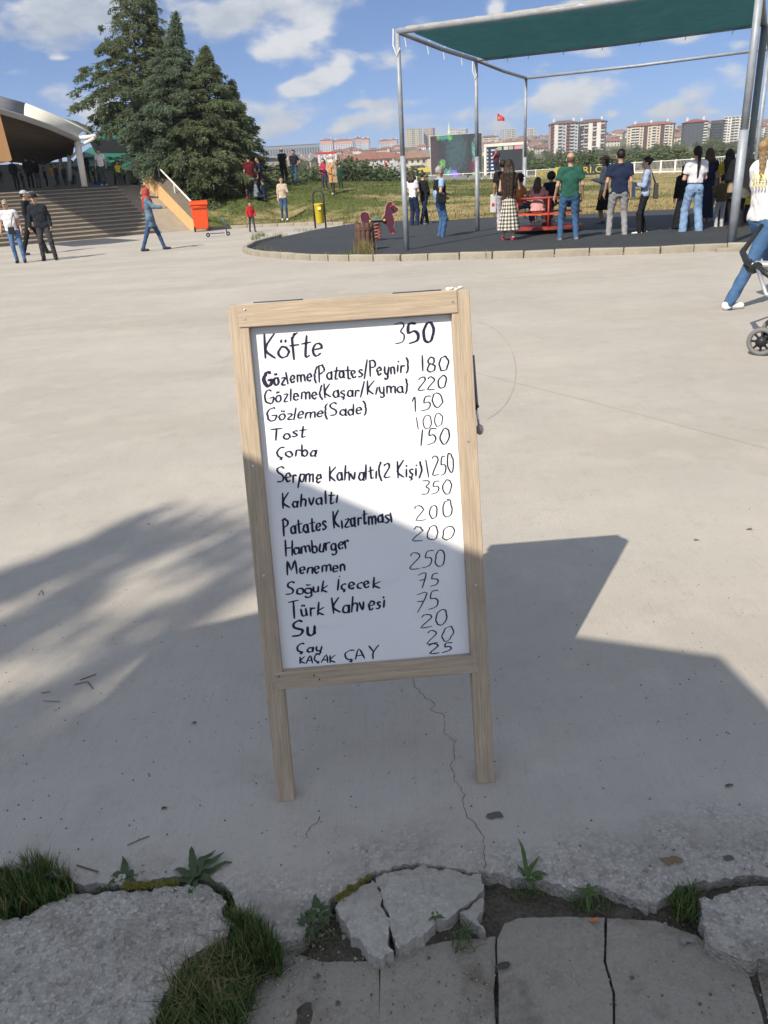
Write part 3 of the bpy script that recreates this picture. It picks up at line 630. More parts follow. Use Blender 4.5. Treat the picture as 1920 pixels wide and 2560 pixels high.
weed('small broad leaved weed beside the dandelion rosette',(312,2205),[(80,.05,.024,.7,.4),(20,.06,.022,.4,.4),(150,.04,.02,.5,.4),(330,.07,.02,.2,.3),(200,.04,.018,.3,.3)])
weed('leafy weed hanging at the tip of the plaza edge',(795,2290),[(a,random.uniform(.02,.045),random.uniform(.010,.017),random.uniform(.2,.9),.5) for a in range(0,360,20)],lf_m)
weed('leafy weed under the tip of the plaza edge',(770,2325),[(a,random.uniform(.02,.04),random.uniform(.010,.016),random.uniform(.2,.9),.5) for a in range(0,360,26)],lf_m)
weed('tall narrow leaved weed growing in the bare soil strip',(1318,2208),[(88,.06,.012,1.6,.4),(60,.055,.014,.8,.4),(20,.06,.016,.4,.3),(340,.05,.015,.3,.3),(130,.04,.01,.7,.4),(300,.03,.01,.3,.3)],lf2)
weed('fine weed below the small triangular chip',(1165,2340),[(a,random.uniform(.015,.035),.006,random.uniform(.2,.8),.4) for a in range(0,360,25)],lf_m)
weed('tiny weed at the foot of the curved broken piece',(1088,2300),[(a,random.uniform(.012,.025),.007,random.uniform(.3,.8),.4) for a in range(0,360,45)],lf2)
weed('withered weed at the edge of the bare soil',(1470,2240),[(a,random.uniform(.02,.05),.009,random.uniform(.1,.5),.4) for a in range(0,360,40)],lf2)
# litter
tw=M('twig',(.10,.08,.06),.9)
for pts,r,lb in [([(200,1700),(240,1685)],.0016,'longest thin twig of the crossed cluster on the plaza'),([(186,1711),(217,1704)],.0014,'short twig below the crossed cluster'),([(219,1703),(232,1722)],.0016,'stubby twig leaning out of the crossed cluster'),([(104,1732),(126,1729)],.0012,'short twig lying apart below the cluster'),
    ([(108,1752),(150,1754)],.001,'long hair thin twig below the others'),([(96,1488),(104,1475),(108,1487)],.0015,'bent twig in the dappled shade'),([(318,2113),(348,2100),(373,2090)],.0013,'straight twig near the rough slab'),([(192,2163),(245,2180)],.002,'pale straw beside the thick grass clump')]:
    tag(MB().tube([gnd(*p,.003) for p in pts],r,5).build('twig',tw),lb,'twig')
for px,sz,lb,cl in [((1238,2038),.03,'curled dark leaf beside the long crack',(.10,.09,.08)),((1822,2145),.018,'small dark leaf near the plaza edge',(.09,.085,.085)),((372,1311),.008,'tiny brown leaf above the dappled shade',(.15,.11,.05)),((410,2020),.010,'dark leaf fragment on the shaded plaza',(.07,.06,.05)),((1680,2150),.03,'brown stained leaf near the broken edge',(.16,.12,.07)),
    ((1740,1350),.016,'green leaf lying on the sunlit plaza',(.10,.16,.05)),((1873,1323),.018,'brown leaf lying far out on the sunlit plaza',(.14,.11,.06)),((1822,1963),.012,'pale scrap of paper on the shaded plaza',(.7,.72,.7)),((1485,2300),.012,'orange brown chip on the paving slab',(.45,.16,.06)),((1255,2415),.02,'dark stone in the chipped paving corner',(.06,.055,.05)),((485,1808),.010,'small dark leaf below the crossed twigs',(.08,.075,.08)),((1715,2350),.02,'grey pebble beside the rounded chunk',(.2,.2,.19))]:
    c=gnd(*px,.002 if px[1]<2200 else -.025); mb=MB(); n=9; k=[]
    for i in range(n):
        a=2*math.pi*i/n; r=sz*(.55+.5*random.random())*(1 if abs(math.cos(a))>.5 else .6); k.append((c[0]+r*math.cos(a),c[1]+r*.7*math.sin(a),c[2]+random.uniform(0,.004)))
    mb.v=k+[(c[0],c[1],c[2]+.006)]; mb.f=[(i,(i+1)%n,n) for i in range(n)]
    pb='pebble' in lb or 'stone' in lb or 'chip' in lb
    tag(mb.build('leaf_litter' if 'leaf' in lb else ('paper_scrap' if 'paper' in lb else 'pebble'),M('litter_%d'%px[0],cl,.9)),lb,'leaf' if 'leaf' in lb else ('paper' if 'paper' in lb else 'stone'))
# crumbs of concrete and earth packed along the broken edge
cv=[[],[]];cf=[[],[]]
for i in range(2600):
    px=random.uniform(-50,1970); py=np.interp(px,[e_[0] for e_ in edge_px[1:]],[e_[1] for e_ in edge_px[1:]])+abs(random.gauss(0,55))+2
    if random.random()<.3: px,py=random.uniform(600,1920),random.uniform(2230,2560)
    c=gnd(px,py,-.04); r=random.uniform(.0012,.0036)*(1 if random.random()<.93 else 2.2); k=i%2
    z0=-.047+.006*mnoise.noise((c[0]*20,c[1]*20,5))+(.012 if py>2400 else 0)
    b0=len(cv[k]); q_=[np.array([c[0],c[1],z0+r*.5])+np.array(o_)*r*random.uniform(.7,1.2) for o_ in ((1,0,-.5),(-.5,.9,-.5),(-.5,-.9,-.5),(.2,.1,.8),(-.6,.2,.5))]
    cv[k]+=q_; cf[k]+=[(b0,b0+1,b0+3),(b0+1,b0+4,b0+3),(b0+1,b0+2,b0+4),(b0+2,b0,b0+3),(b0+2,b0+3,b0+4)]
for k in (0,1): tag(npmesh('crumbs',np.array(cv[k]),np.array(cf[k]),[M('crumb_concrete',(.30,.285,.25),.95),M('crumb_earth',(.11,.095,.075),.95)][k]),['pale concrete crumbs scattered in the soil gap','dark earth crumbs scattered over slabs and soil'][k],'crumbs',kind='stuff')
# grit on the plaza
gr=MB()
for i in range(420):
    px,py=random.uniform(0,1920),random.uniform(1100,2180); c=gnd(px,py,0); r=random.uniform(.0012,.0032)
    if not inside(c[:2],PO): continue
    gr.add([(c[0]-r,c[1]-r,.0),(c[0]+r,c[1]-r,.0),(c[0],c[1]+r,.0),(c[0],c[1],r*1.3)],[(0,1,3),(1,2,3),(2,0,3)])
tag(gr.build('grit',M('grit',(.10,.095,.085),1)),'dark grit scattered over the plaza','grit',kind='stuff')
# ------------------------------------------------------------------ menu board
bl=gnd(693,2006); br=gnd(1238,1957); MID=(bl+br)/2; U=br-bl; U/=np.linalg.norm(U)
V=np.array([-.01022693,.24609882,.96919079]); V-=U*(V@U); V/=np.linalg.norm(V); NN=np.cross(U,V)   # NN faces the camera
def bp(x,y,n=0.):
    r=ray(x,y); t=((MID+NN*n-CP)@NN)/(r@NN); p=CP+r*t-MID; return np.array([p@U,p@V])
board=bpy.data.objects.new('menu_board',None); COL.objects.link(board)
BMX=Matrix(((U[0],V[0],NN[0],MID[0]),(U[1],V[1],NN[1],MID[1]),(U[2],V[2],NN[2],MID[2]),(0,0,0,1)))
board.matrix_world=BMX
tag(board,'wooden framed white A-board with a handwritten food menu on the plaza','menu board')
def wood(name,st):
    m=M(name,(.43,.335,.235),.62,spec=.3); n,l=nodes_of(m); b=n['Principled BSDF']
    tcn=n.new('ShaderNodeTexCoord'); mp=n.new('ShaderNodeMapping'); l.new(tcn.outputs['Object'],mp.inputs[0]); mp.inputs['Scale'].default_value=st
    w=n.new('ShaderNodeTexNoise'); w.inputs['Scale'].default_value=1; w.inputs['Detail'].default_value=7; w.inputs['Roughness'].default_value=.65; w.inputs['Distortion'].default_value=1.6; l.new(mp.outputs[0],w.inputs[0])
    r=n.new('ShaderNodeValToRGB'); l.new(w.outputs[0],r.inputs[0]); e=r.color_ramp
    e.elements[0].position=.36; e.elements[0].color=(.30,.24,.18,1); e.elements[1].position=.62; e.elements[1].color=(.48,.385,.285,1)
    w2=n.new('ShaderNodeTexNoise'); w2.inputs['Scale'].default_value=6; w2.inputs['Detail'].default_value=5; l.new(tcn.outputs['Object'],w2.inputs[0])
    mx=n.new('ShaderNodeMixRGB'); mr=n.new('ShaderNodeMapRange'); l.new(w2.outputs[0],mr.inputs[0]); mr.inputs[1].default_value=.48; mr.inputs[2].default_value=.75; mr.inputs[4].default_value=.45; l.new(mr.outputs[0],mx.inputs[0]); l.new(r.outputs[0],mx.inputs[1]); mx.inputs[2].default_value=(.27,.22,.17,1)
    l.new(mx.outputs[0],b.inputs['Base Color']); bp_=n.new('ShaderNodeBump'); bp_.inputs['Strength'].default_value=.35; bp_.inputs['Distance'].default_value=.001; l.new(w.outputs[0],bp_.inputs['Height']); l.new(bp_.outputs[0],b.inputs['Normal'])
    return m
wv=wood('wood_upright',(230,5,230)); wh=wood('wood_crosswise',(5,230,230))
def bb(name,u0,u1,v0,v1,n0,n1,mat,bev=.002,parent=board):
    return MB().box(((u0+u1)/2,(v0+v1)/2,(n0+n1)/2),(u1-u0,v1-v0,n1-n0)).build(name,mat,parent,bevel=bev)
bb('stile',-.293,-.247,0,1.288,-.046,0,wv); bb('stile',.247,.293,0,1.288,-.046,0,wv)
bb('top_rail',-.270,.262,1.235,1.290,-.0455,.0035,wh); bb('bottom_rail',-.268,.264,.314,.360,-.0455,.0030,wh)
PN=-.022
pm=M('whiteboard',(.77,.78,.81),.25,noise=(2.2,.06),noise2=(14,.10,(.60,.61,.66)),spec=.5); bb('panel',-.2468,.2468,.3605,1.2345,-.028,PN,pm,0)
# rear frame leaning back
rear=MB(); 
RT=np.array([0,1.285,-.062])
dv=np.array([0,-.86,-.50]); dv/=np.linalg.norm(dv)
# direction that reaches the ground behind
gdir=Vector((0,-.93,-.36)); 
def rl(u): 
    top=Vector((u,1.278,-.066)); w0=BMX@top
    # rear foot lies 0.55 m behind the front feet
    foot=Vector((MID+U*u))+Vector((0,.62,0)); return top,(BMX.inverted()@foot)
for u in (-.25,.25):
    t,f_=rl(u); MB().tube([t,f_],.024,4).build('rear_leg',wv,board)
bb('rear_rail',-.285,.285,1.240,1.286,-.096,-.052,M('pale_wood',(.60,.55,.48),.6,noise=(20,.15),stretch=(1,8,8)))
hm=M('blued_steel',(.10,.13,.18),.35,metal=.7,noise=(60,.3)); sm=M('screw',(.5,.52,.55),.3,metal=.9)
for a,b in (((632,752),(756,742)),((982,727),(1104,716))):
    a=bp(*a)[0];b=bp(*b)[0]
    h=bb('hinge',a,b,1.2905,1.2945,-.072,-.008,hm,.0008)
    k=MB().tube([(a,1.293,-.048),(b,1.293,-.048)],.0042,8).build('hinge_pin',hm,h)
    for u in np.linspace(a+.015,b-.015,3): MB().tube([(u,1.2946,-.022),(u,1.2958,-.022)],.0035,8).build('screw',sm,h)
mb=MB()
for i in range(8): mb.ball((.255+random.uniform(-.014,.02),1.293+random.uniform(0,.004),-.03+random.uniform(-.02,.02)),(.008,.004,.007),6,4)
mb.build('glue_blob',M('white_filler',(.75,.73,.68),.8),board,True)
bb('bracket',-.293,-.270,1.2885,1.296,-.075,-.03,M('grey_bracket',(.30,.29,.27),.6),.001)
for (u,v) in ((-.252,1.276),): MB().ball((u,v,.004),(.003,.003,.002),6,4).build('nail_head',sm,board)
for (u,v) in ((-.165,.345),(-.152,.333),(-.256,.350)): MB().ball((u,v,.0035),(.0022,.003,.001),6,4).build('knot',M('knot',(.10,.06,.04),.8),board)
# gas strut folded along the side
def b3(px,n): u,v=bp(*px,n); return np.array([u,v,n])
s0,s1,s2=b3((1180,888),-.05),b3((1190,1016),-.05),b3((1198,1068),-.045)
st=MB().tube([s0,s1],.0065,10).build('strut_tube',M('strut_paint',(.13,.17,.23),.35,spec=.5),board,True)
MB().tube([s1-(s1-s0)*.02,s1+(s1-s0)*.03],.008,10).build('collar',M('black_plastic',(.02,.02,.02),.4),st,True)
MB().tube([s1,s2],.0032,8).build('rod',M('chrome',(.6,.62,.65),.2,metal=1),st,True)
e=MB().ball(s2+np.array([.001,-.006,0]),(.0105,.014,.011),12,8).build('strut_end',M('end_fitting',(.45,.42,.38),.35,metal=.6),st,True)
MB().box(s2+np.array([-.012,-.008,-.006]),(.018,.016,.014)).build('bracket',M('black_plastic',(.02,.02,.02),.4),board,bevel=.001)
# --- handwriting, drawn as pen strokes.  cap height 1, x height .58, baseline 0
def ar(cx,cy,rx,ry,a0,a1,n=10): return [(cx+rx*math.cos(math.radians(a0+(a1-a0)*i/n)),cy+ry*math.sin(math.radians(a0+(a1-a0)*i/n))) for i in range(n+1)]
def O(cx=.25,cy=.26,rx=.22,ry=.26): return ar(cx,cy,rx,ry,100,470,14)
G={
'K':(.62,[[(.06,1),(.08,0)],[(.55,.98),(.10,.42),(.58,.02)]]),'k':(.5,[[(.08,.98),(.06,0)],[(.42,.6),(.08,.26),(.46,0)]]),
'o':(.52,[O()]),'ö':(.52,[O(),[(.16,.72),(.17,.84)],[(.33,.72),(.34,.84)]]),
'f':(.46,[ar(.32,.80,.16,.16,70,180,6)+[(.16,-.05)],[(-.02,.5),(.42,.52)]]),'t':(.42,[[(.2,.92),(.18,.12),(.26,.0),(.40,.06)],[(-.02,.60),(.44,.64)]]),
'e':(.50,[[(.06,.28),(.42,.34)]+ar(.24,.30,.20,.28,15,320,12)]),
'G':(.80,[ar(.42,.5,.40,.5,60,300,12)+[(.74,.28),(.76,.42),(.42,.40)]]),'g':(.52,[O(),[(.46,.54),(.46,-.2)]+ar(.26,-.2,.2,.16,0,-160,6)]),
'z':(.44,[[(.04,.54),(.38,.54),(.06,.04),(.42,.02)]]),'2':(.56,[ar(.26,.74,.22,.24,160,-20,7)+[(.04,.04),(.54,.02)]]),
'l':(.22,[[(.10,.98),(.08,0)]]),'m':(.80,[[(.05,.56),(.05,0)],[(.05,.4)]+ar(.21,.42,.14,.14,150,0,5)+[(.37,.0)],[(.37,.4)]+ar(.54,.42,.14,.14,150,0,5)+[(.71,0)]]),
'n':(.50,[[(.05,.56),(.05,0)],[(.05,.38)]+ar(.22,.40,.16,.17,150,0,6)+[(.40,0)]]),'h':(.50,[[(.07,1.),(.05,0)],[(.05,.38)]+ar(.22,.40,.16,.17,150,0,6)+[(.40,0)]]),
'r':(.40,[[(.06,.56),(.06,0)],[(.06,.36)]+ar(.24,.40,.17,.15,160,40,5)]),'(':(.36,[ar(.5,.45,.42,.66,125,235,10)]),')':(.36,[ar(-.18,.45,.42,.66,55,-55,10)]),
'/':(.40,[[(.36,1.05),(.02,-.15)]]),'P':(.60,[[(.08,1),(.06,-.08)],[(.0,.92)]+ar(.24,.74,.30,.24,110,-95,9)+[(.08,.46)]]),'p':(.52,[[(.08,.56),(.05,-.38)],O(.28,.28,.21,.26)]),
'a':(.54,[O(.24,.26,.2,.25),[(.45,.54),(.44,.06),(.52,0)]]),'s':(.40,[[(.36,.50),(.20,.58),(.06,.46),(.20,.31),(.34,.18),(.20,.0),(.02,.06)]]),
'ş':(.40,[[(.36,.50),(.20,.58),(.06,.46),(.20,.31),(.34,.18),(.20,.0),(.02,.06)],[(.2,0),(.22,-.14),(.12,-.18)]]),
'y':(.50,[[(.06,.56),(.08,.2),(.24,.04),(.40,.16)],[(.42,.56),(.40,-.12)]+ar(.24,-.14,.17,.18,0,-150,6)]),'i':(.22,[[(.09,.54),(.09,0)],[(.10,.72),(.11,.80)]]),'ı':(.22,[[(.09,.56),(.09,0)]]),
'S':(.66,[[(.62,.88),(.40,1.0),(.12,.86),(.14,.62),(.42,.48),(.56,.28),(.42,.04),(.04,.02)]]),'d':(.54,[O(.24,.26,.2,.25),[(.45,1.0),(.44,0)]]),'T':(.70,[[(-.02,.94),(.70,.98)],[(.34,.96),(.32,0)]]),
'Ç':(.66,[ar(.40,.52,.36,.44,60,285,11),[(.40,.08),(.42,-.18)],[(.28,-.10),(.50,-.08)]]),'C':(.66,[ar(.40,.52,.36,.44,60,285,11)]),
'ç':(.46,[ar(.26,.3,.22,.27,60,290,9),[(.26,.03),(.28,-.14),(.18,-.18)]]),'b':(.52,[[(.08,1),(.06,0)],O(.27,.26,.2,.26)]),'c':(.44,[ar(.26,.3,.22,.27,55,300,9)]),
'v':(.48,[[(.04,.56),(.22,.0),(.44,.56)]]),'u':(.50,[[(.06,.56),(.08,.12),(.22,.0),(.38,.12),(.40,.56)],[(.40,.3),(.44,0)]]),'ü':(.50,[[(.06,.56),(.08,.12),(.22,.0),(.38,.12),(.40,.56)],[(.40,.3),(.44,0)],[(.14,.72),(.15,.84)],[(.32,.72),(.33,.84)]]),
'H':(.68,[[(.06,1),(.06,-.05)],[(.60,1),(.58,0)],[(.06,.48),(.60,.52)]]),'M':(.90,[[(.05,0),(.12,1),(.40,.30),(.72,1),(.80,0)]]),
'ğ':(.52,[O(),[(.46,.54),(.46,-.2)]+ar(.26,-.2,.2,.16,0,-160,6),[(.12,.86),(.24,.78),(.38,.86)]]),'İ':(.26,[[(.10,.92),(.10,0)],[(.11,1.12),(.12,1.2)]]),
'A':(.72,[[(.02,0),(.34,1),(.66,0)],[(.14,.34),(.56,.36)]]),'Y':(.70,[[(.04,1),(.34,.52)],[(.66,1),(.34,.45),(.32,-.05)]]),
'1':(.30,[[(.04,.72),(.16,1.),(.15,0)]]),'|':(.34,[[(.16,1.),(.15,0)]]),'3':(.58,[[(.04,.98),(.34,1.0),(.48,.84),(.28,.58),(.50,.40),(.42,.08),(.06,.02)]]),'5':(.56,[[(.50,1),(.20,.98),(.14,.58),(.36,.60),(.50,.40),(.40,.10),(.04,.0)],]),
'0':(.60,[ar(.30,.5,.25,.5,80,450,16)]),'8':(.58,[ar(.28,.74,.20,.24,-60,290,12),ar(.28,.25,.25,.26,80,440,12)]),'7':(.56,[[(.02,.92),(.52,1.0),(.20,-.1)],[(.12,.5),(.44,.54)]]),' ':(.42,[]),'.':(.2,[[(.08,.02),(.12,.06)]])}
ink=M('marker_ink',(.012,.014,.045),.45)
def write(txt,p0,p1,cap,w,name,z,jit=.02,parent=board,thick=None,ink=ink):
    rnd=random.Random(txt+str(p0)); a=bp(*p0,PN); b=bp(*p1,PN); up_=bp(p0[0],p0[1]-cap,PN); H_=abs(up_[1]-a[1]); ln=np.linalg.norm(b-a); d=(b-a)/ln; nrm=np.array([-d[1],d[0]])
    tot=sum(G[c][0]+.10 for c in txt)-.10; sx=ln/tot; vv=[];ff=[]; x=0
    for ci,c in enumerate(txt):
        wd,st_=G[c]; low=c.islower(); dy=rnd.gauss(0,.035); sc=(1+rnd.gauss(0,.07))*(.90 if low else 1.04); slant=.16+rnd.gauss(0,.09); xs=1+rnd.gauss(0,.06); rot=rnd.gauss(0,.05)
        bold=thick[ci] if thick else 1
        for s in st_:
            P=[]
            for (gx_,gy_) in s:
                gx_=gx_*xs-rot*gy_+rnd.gauss(0,jit*.9); gy_=gy_+rot*gx_+rnd.gauss(0,jit*.9)
                P.append(a+d*(x+gx_*1.0+gy_*slant*.6)*sx+nrm*((gy_*sc+dy)*H_))
            # densify with Catmull-Rom
            Q=[]
            if len(P)>2:
                PP=[P[0]]+P+[P[-1]]
                for i in range(1,len(PP)-2):
                    for t in (0,.33,.66):
                        Q.append(.5*((2*PP[i])+(PP[i+1]-PP[i-1])*t+(2*PP[i-1]-5*PP[i]+4*PP[i+1]-PP[i+2])*t*t+(-PP[i-1]+3*PP[i]-3*PP[i+1]+PP[i+2])*t**3))
                Q.append(P[-1])
            else: Q=[P[0],(P[0]*2+P[1])/3,(P[0]+P[1]*2)/3,P[1]]
            k0=len(vv); n=len(Q)
            for i,p in enumerate(Q):
                t=Q[min(i+1,n-1)]-Q[max(i-1,0)]; t/=np.linalg.norm(t)+1e-9; nn=np.array([-t[1],t[0]])
                ww=w*.74*bold*(.34+.42*abs(nn[0]*.85+nn[1]*.3)+rnd.uniform(-.05,.05))*(.75 if i in(0,n-1) else 1)
                vv+=[(*(p+nn*ww),z),(*(p-nn*ww),z)]
                if i: q=k0+2*i; ff.append((q-2,q-1,q+1,q))
            for e_,q in ((Q[0],0),(Q[-1],1)):   # rounded pen ends
                r=w*.74*bold*.36; kk=len(vv)
                for j in range(6): vv.append((e_[0]+r*math.cos(j*math.pi/3),e_[1]+r*math.sin(j*math.pi/3),z+.00005))
                ff.append(tuple(range(kk,kk+6)))
        x+=(wd+.10)*sx/sx
    mb=MB(); mb.v=vv; mb.f=ff; return mb.build(name,ink,parent)
zt_=PN+.0006
MENU=[("Köfte",(659,899),(806,892),60,.0062,(986,862),(1086,853),"350",47,.0056),
("Gözleme(Patates/Peynir)",(660,965),(1024,930),37,.0050,(1050,932),(1120,924),"|80",36,.0044),
("Gözleme(Kaşar/Kıyma)",(662,1008),(1022,979),34,.0048,(1042,976),(1114,969),"220",33,.0040),
("Gözleme(Sade)",(667,1052),(920,1034),31,.0048,(1031,1029),(1110,1016),"150",36,.0036),
("Tost",(678,1100),(764,1092),31,.0052,(1039,1076),(1108,1062),"|00",30,.0028),
("Çorba",(690,1146),(792,1138),30,.0052,(1046,1115),(1124,1107),"|50",38,.0040),
("Serpme Kahvaltı(2 Kişi)",(692,1208),(1056,1193),40,.0052,(1067,1192),(1139,1182),"|250",44,.0036),
("Kahvaltı",(705,1270),(846,1256),35,.0054,(1050,1237),(1128,1234),"350",32,.0034),
("Patates Kızartması",(708,1338),(982,1303),40,.0056,(1038,1301),(1133,1293),"200",38,.0034),
("Hamburger",(713,1390),(874,1370),37,.0054,(1029,1351),(1132,1347),"200",36,.0034),
("Menemen",(717,1438),(866,1428),31,.0054,(1022,1424),(1113,1414),"250",40,.0034),
("Soğuk İçecek",(714,1486),(947,1468),30,.0056,(1046,1468),(1097,1462),"75",33,.0036),
("Türk Kahvesi",(726,1545),(965,1520),39,.0056,(1034,1524),(1099,1519),"75",45,.0036),
("Su",(731,1594),(789,1586),36,.0074,(1050,1569),(1118,1561),"20",34,.0036),
("Çay",(741,1632),(804,1628),24,.0054,(1065,1610),(1132,1599),"20",32,.0034)]
for i,(t,a,b,cap,w,c,d,pr,pc,pw_) in enumerate(MENU):
    th=None
    if t.startswith("Gözleme(P"): th=[1.9,1.2,1.2]+[1]*20
    o=write(t,a,b,cap,w,'menu_text',zt_,thick=th); o['label']='handwritten menu line reading '+t
    o=write(pr,c,d,pc,pw_,'price_text',zt_,thick=[.7,1.4,1.3] if i==0 else None); o['label']='handwritten price %s beside %s'%(pr.replace('|','1'),t)
write("KAÇAK",(748,1659),(838,1654),19,.0044,'menu_text',zt_); write("ÇAY",(860,1653),(946,1644),28,.0044,'menu_text',zt_); write("25",(1072,1634),(1130,1629),23,.0044,'price_text',zt_)

gh=M('erased_ink',(.62,.63,.67),.3)
smg=MB()
for (x0,y0,x1,y1,w_) in ((700,905,760,880,.010),(820,1010,900,990,.008),(900,1470,1010,1440,.012),(790,1575,860,1560,.009),(950,1250,1000,1225,.010),(800,1105,960,1075,.012)):
    a=bp(x0,y0,PN);b=bp(x1,y1,PN); pts=[a+(b-a)*t+np.array([0,.006*math.sin(t*7)]) for t in np.linspace(0,1,9)]; k=len(smg.v)
    for i,p in enumerate(pts):
        ww=w_*.5*math.sin(math.pi*(.08+.84*i/8)); smg.v+=[(p[0],p[1]+ww,PN+.0003),(p[0],p[1]-ww,PN+.0003)]
        if i: q=k+2*i; smg.f.append((q-2,q-1,q+1,q))
tag(smg.build('smudges',M('pen_smudge',(.70,.71,.75),.3),board),kind='stuff')
for (u,v) in ((-.27,.9),(.27,.92),(-.27,.62),(.27,.55),(-.262,.342),(.256,.338),(.25,1.262),(-.255,1.255)): MB().tube([(u,v,-.001),(u,v,.0046 if abs(v-.34)<.01 or v>1.2 else .0009)],.0032,10).build('screw',sm,board)
# ------------------------------------------------------------------ unseen roof added behind the camera, outline shaped to cast the foreground shade
def back(px,py,h): g=gnd(px,py); return g-SDIR*((g[2]-h)/SDIR[2])
def backb(px,py,h):
    r=ray(px,py); t=((MID-CP)@NN)/(r@NN); g=CP+r*t; return g-SDIR*((g[2]-h)/SDIR[2])
HZ=2.7
Fp,Gp=backb(610,1120,HZ),backb(1210,1350,HZ); a1,a2=back(470,1572,HZ),back(655,1528,HZ); D1,E1=back(1800,1640,HZ),back(1925,1765,HZ)
def isec(p,q,r,s):
    p,q,r,s=[np.array(k[:2]) for k in (p,q,r,s)]; A=np.array([q-p,-(s-r)]).T; t=np.linalg.solve(A,r-p)[0]; return p+(q-p)*t
apex=isec(a1,a2,Fp,Gp); 
g2_=isec(Fp,Gp,back(1440,1590,HZ),D1)
a1=back(440,1579,HZ); outl=[tuple(a1[:2]),tuple(apex),tuple(back(1440,1590,HZ)[:2]),tuple(D1[:2]),tuple(E1[:2]),tuple(back(2150,2150,HZ)[:2]),tuple(back(2050,2750,HZ)[:2]),tuple(back(-350,2750,HZ)[:2]),tuple(back(-200,2050,HZ)[:2]),tuple(back(150,1840,HZ)[:2])]
shade_roof=thing('unseen_shade_roof','unseen fabric roof behind the camera, shaped to cast the foreground shade','shelter',(-1.5,-2.5,0))
mb=MB(); mb.v=[(x+1.5,y+2.5,HZ) for x,y in outl]; mb.f=[tuple(range(len(outl)))]; o=mb.build('roof',M('shade_roof_fabric',(.80,.86,.93),.9,trans=.85),shade_roof)  # single translucent sheet, tuned to brighten the shade beneath it
for x,y in (outl[5],outl[6],outl[7],outl[8]): MB().tube([(x+1.5,y+2.5,0),(x+1.5,y+2.5,HZ)],.03).build('post',wm,shade_roof)
# tree behind the photographer (only its dappled shade is in view)
TZ=9.0
bt=thing('shade_tree','broadleaf tree behind the photographer shading the plaza','tree',(-7.2,-7.4,0))
tl=M('tree_leaf',(.05,.09,.03),.7,trans=.3); bark=M('bark',(.12,.09,.065),.95,noise=(8,.4),bump=(20,1,.03))
lob=[(0,1445,42),(60,1425,42),(130,1402,42),(205,1368,38),(300,1318,34),(345,1302,28),(420,1312,26),(500,1308,24),(560,1322,24),(608,1340,26),(520,1372,26),(-60,1500,60),(20,1480,55),(90,1450,55),(170,1420,55),(250,1380,50),(300,1345,42),(360,1360,40),(430,1350,34),(500,1340,30),(570,1352,32),(620,1370,34),(240,1440,45),(330,1400,36),(120,1520,55),(40,1560,60),(60,1600,55),(-40,1600,60),(200,1500,40),(540,1400,32),(590,1430,42),(560,1470,40),(480,1500,26),(420,1530,26),(500,1530,36),(620,1470,30),(350,1560,30),(270,1590,36),(200,1580,34),(150,1560,30),(300,1640,55),(220,1690,60),(160,1730,60),(80,1760,60),(0,1790,60),(-80,1830,60),(350,1620,50),(420,1600,45),(250,1800,90),(100,1870,100),(-100,1900,100),(-200,1700,120),(-200,1550,90),(450,1680,60),(60,1980,90),(250,1960,90),(-200,2100,120)]
v=[];f=[]
for (px,py,r) in lob:
    c=back(px,py,TZ); g0=gnd(px,py); g1=gnd(px+r,py); rr=np.linalg.norm(g1-g0); ry=rr*1.15
    cz=random.uniform(-.5,.5)
    n_=int(300*(rr/.13)**1.6); n_=min(n_,2600)
    for k in range(n_):
        q_=np.array([random.gauss(0,rr*.43),random.gauss(0,ry*.43),random.gauss(0,.12)]); p=c+q_-SDIR/SDIR[2]*0+SDIR*cz
        s=random.uniform(.025,.045); a=np.random.normal(size=3); a/=np.linalg.norm(a); b=np.cross(a,np.random.normal(size=3)); b/=np.linalg.norm(b)
        kk=len(v); v+=[p-a*s,p+b*s*.5,p+a*s,p-b*s*.5]; f.append((kk,kk+1,kk+2,kk+3))
o=npmesh('crown',np.array(v)-np.array([-7.2,-7.4,0]),np.array(f),tl,bt)
mbt=MB().tube([(0,0,0),(.1,.1,2.6),(.3,.3,5),(.7,.6,7.6)],[.25,.2,.16,.08])
for (px,py) in ((0,1700),(250,1400),(500,1380),(300,1650)):
    c=back(px,py,TZ)-np.array([-7.2,-7.4,0]); mbt.tube([(.3,.3,5),(c+np.array([.3,.4,5.4]))/2,c],[.035,.02,.01],6)
mbt.build('trunk',bark,bt,True)

# ------------------------------------------------------------------ playground shade frame
galv=M('galvanised_pipe',(.34,.38,.44),.5,metal=.2,noise=(5,.3),noise2=(40,.25,(.22,.22,.23))); 
net=M('green_shade_net',(.16,.30,.32),.9,noise=(3,.15),bump=(60,.3),trans=.75)
FH=4.35
fA=np.array([.9,18.55]); fC=gnd(1194,582)[:2]; fD=fC+(fC-fA)*1.0; fR=gnd(1828,611)[:2]; fRm=gnd(1854,560)[:2]; fRb=gnd(1874,531)[:2]
frm=thing('pergola','galvanised pipe pergola with a green shade net over the playground','pergola',(fA[0],fA[1],0))
o3=np.array([fA[0],fA[1],0])
def P3(p,z): return np.array([p[0],p[1],z])-o3
for k,(p,r) in enumerate(((fA,.055),(fC,.055),(fD,.055),(fR,.075),(fRm,.08),(fRb,.06))):
    if k<3 or k==3: 
        MB().tube([P3(p,0),P3(p,2.0)],r*1.12,12).build('post',galv,frm,True); MB().tube([P3(p,1.99),P3(p,FH)],r*.92,12).build('post',galv,frm,True)
    else: MB().tube([P3(p,0),P3(p,FH)],r,12).build('post',galv if k==5 else M('dark_pipe',(.17,.20,.22),.5,noise=(4,.2)),frm,True)
def rail(a,b,r=.045,z0=FH,z1=FH,m=galv): return MB().tube([P3(a,z0),(P3(a,z0)+P3(b,z1))/2-np.array([0,0,.03]),P3(b,z1)],r,10).build('rail',m,frm,True)
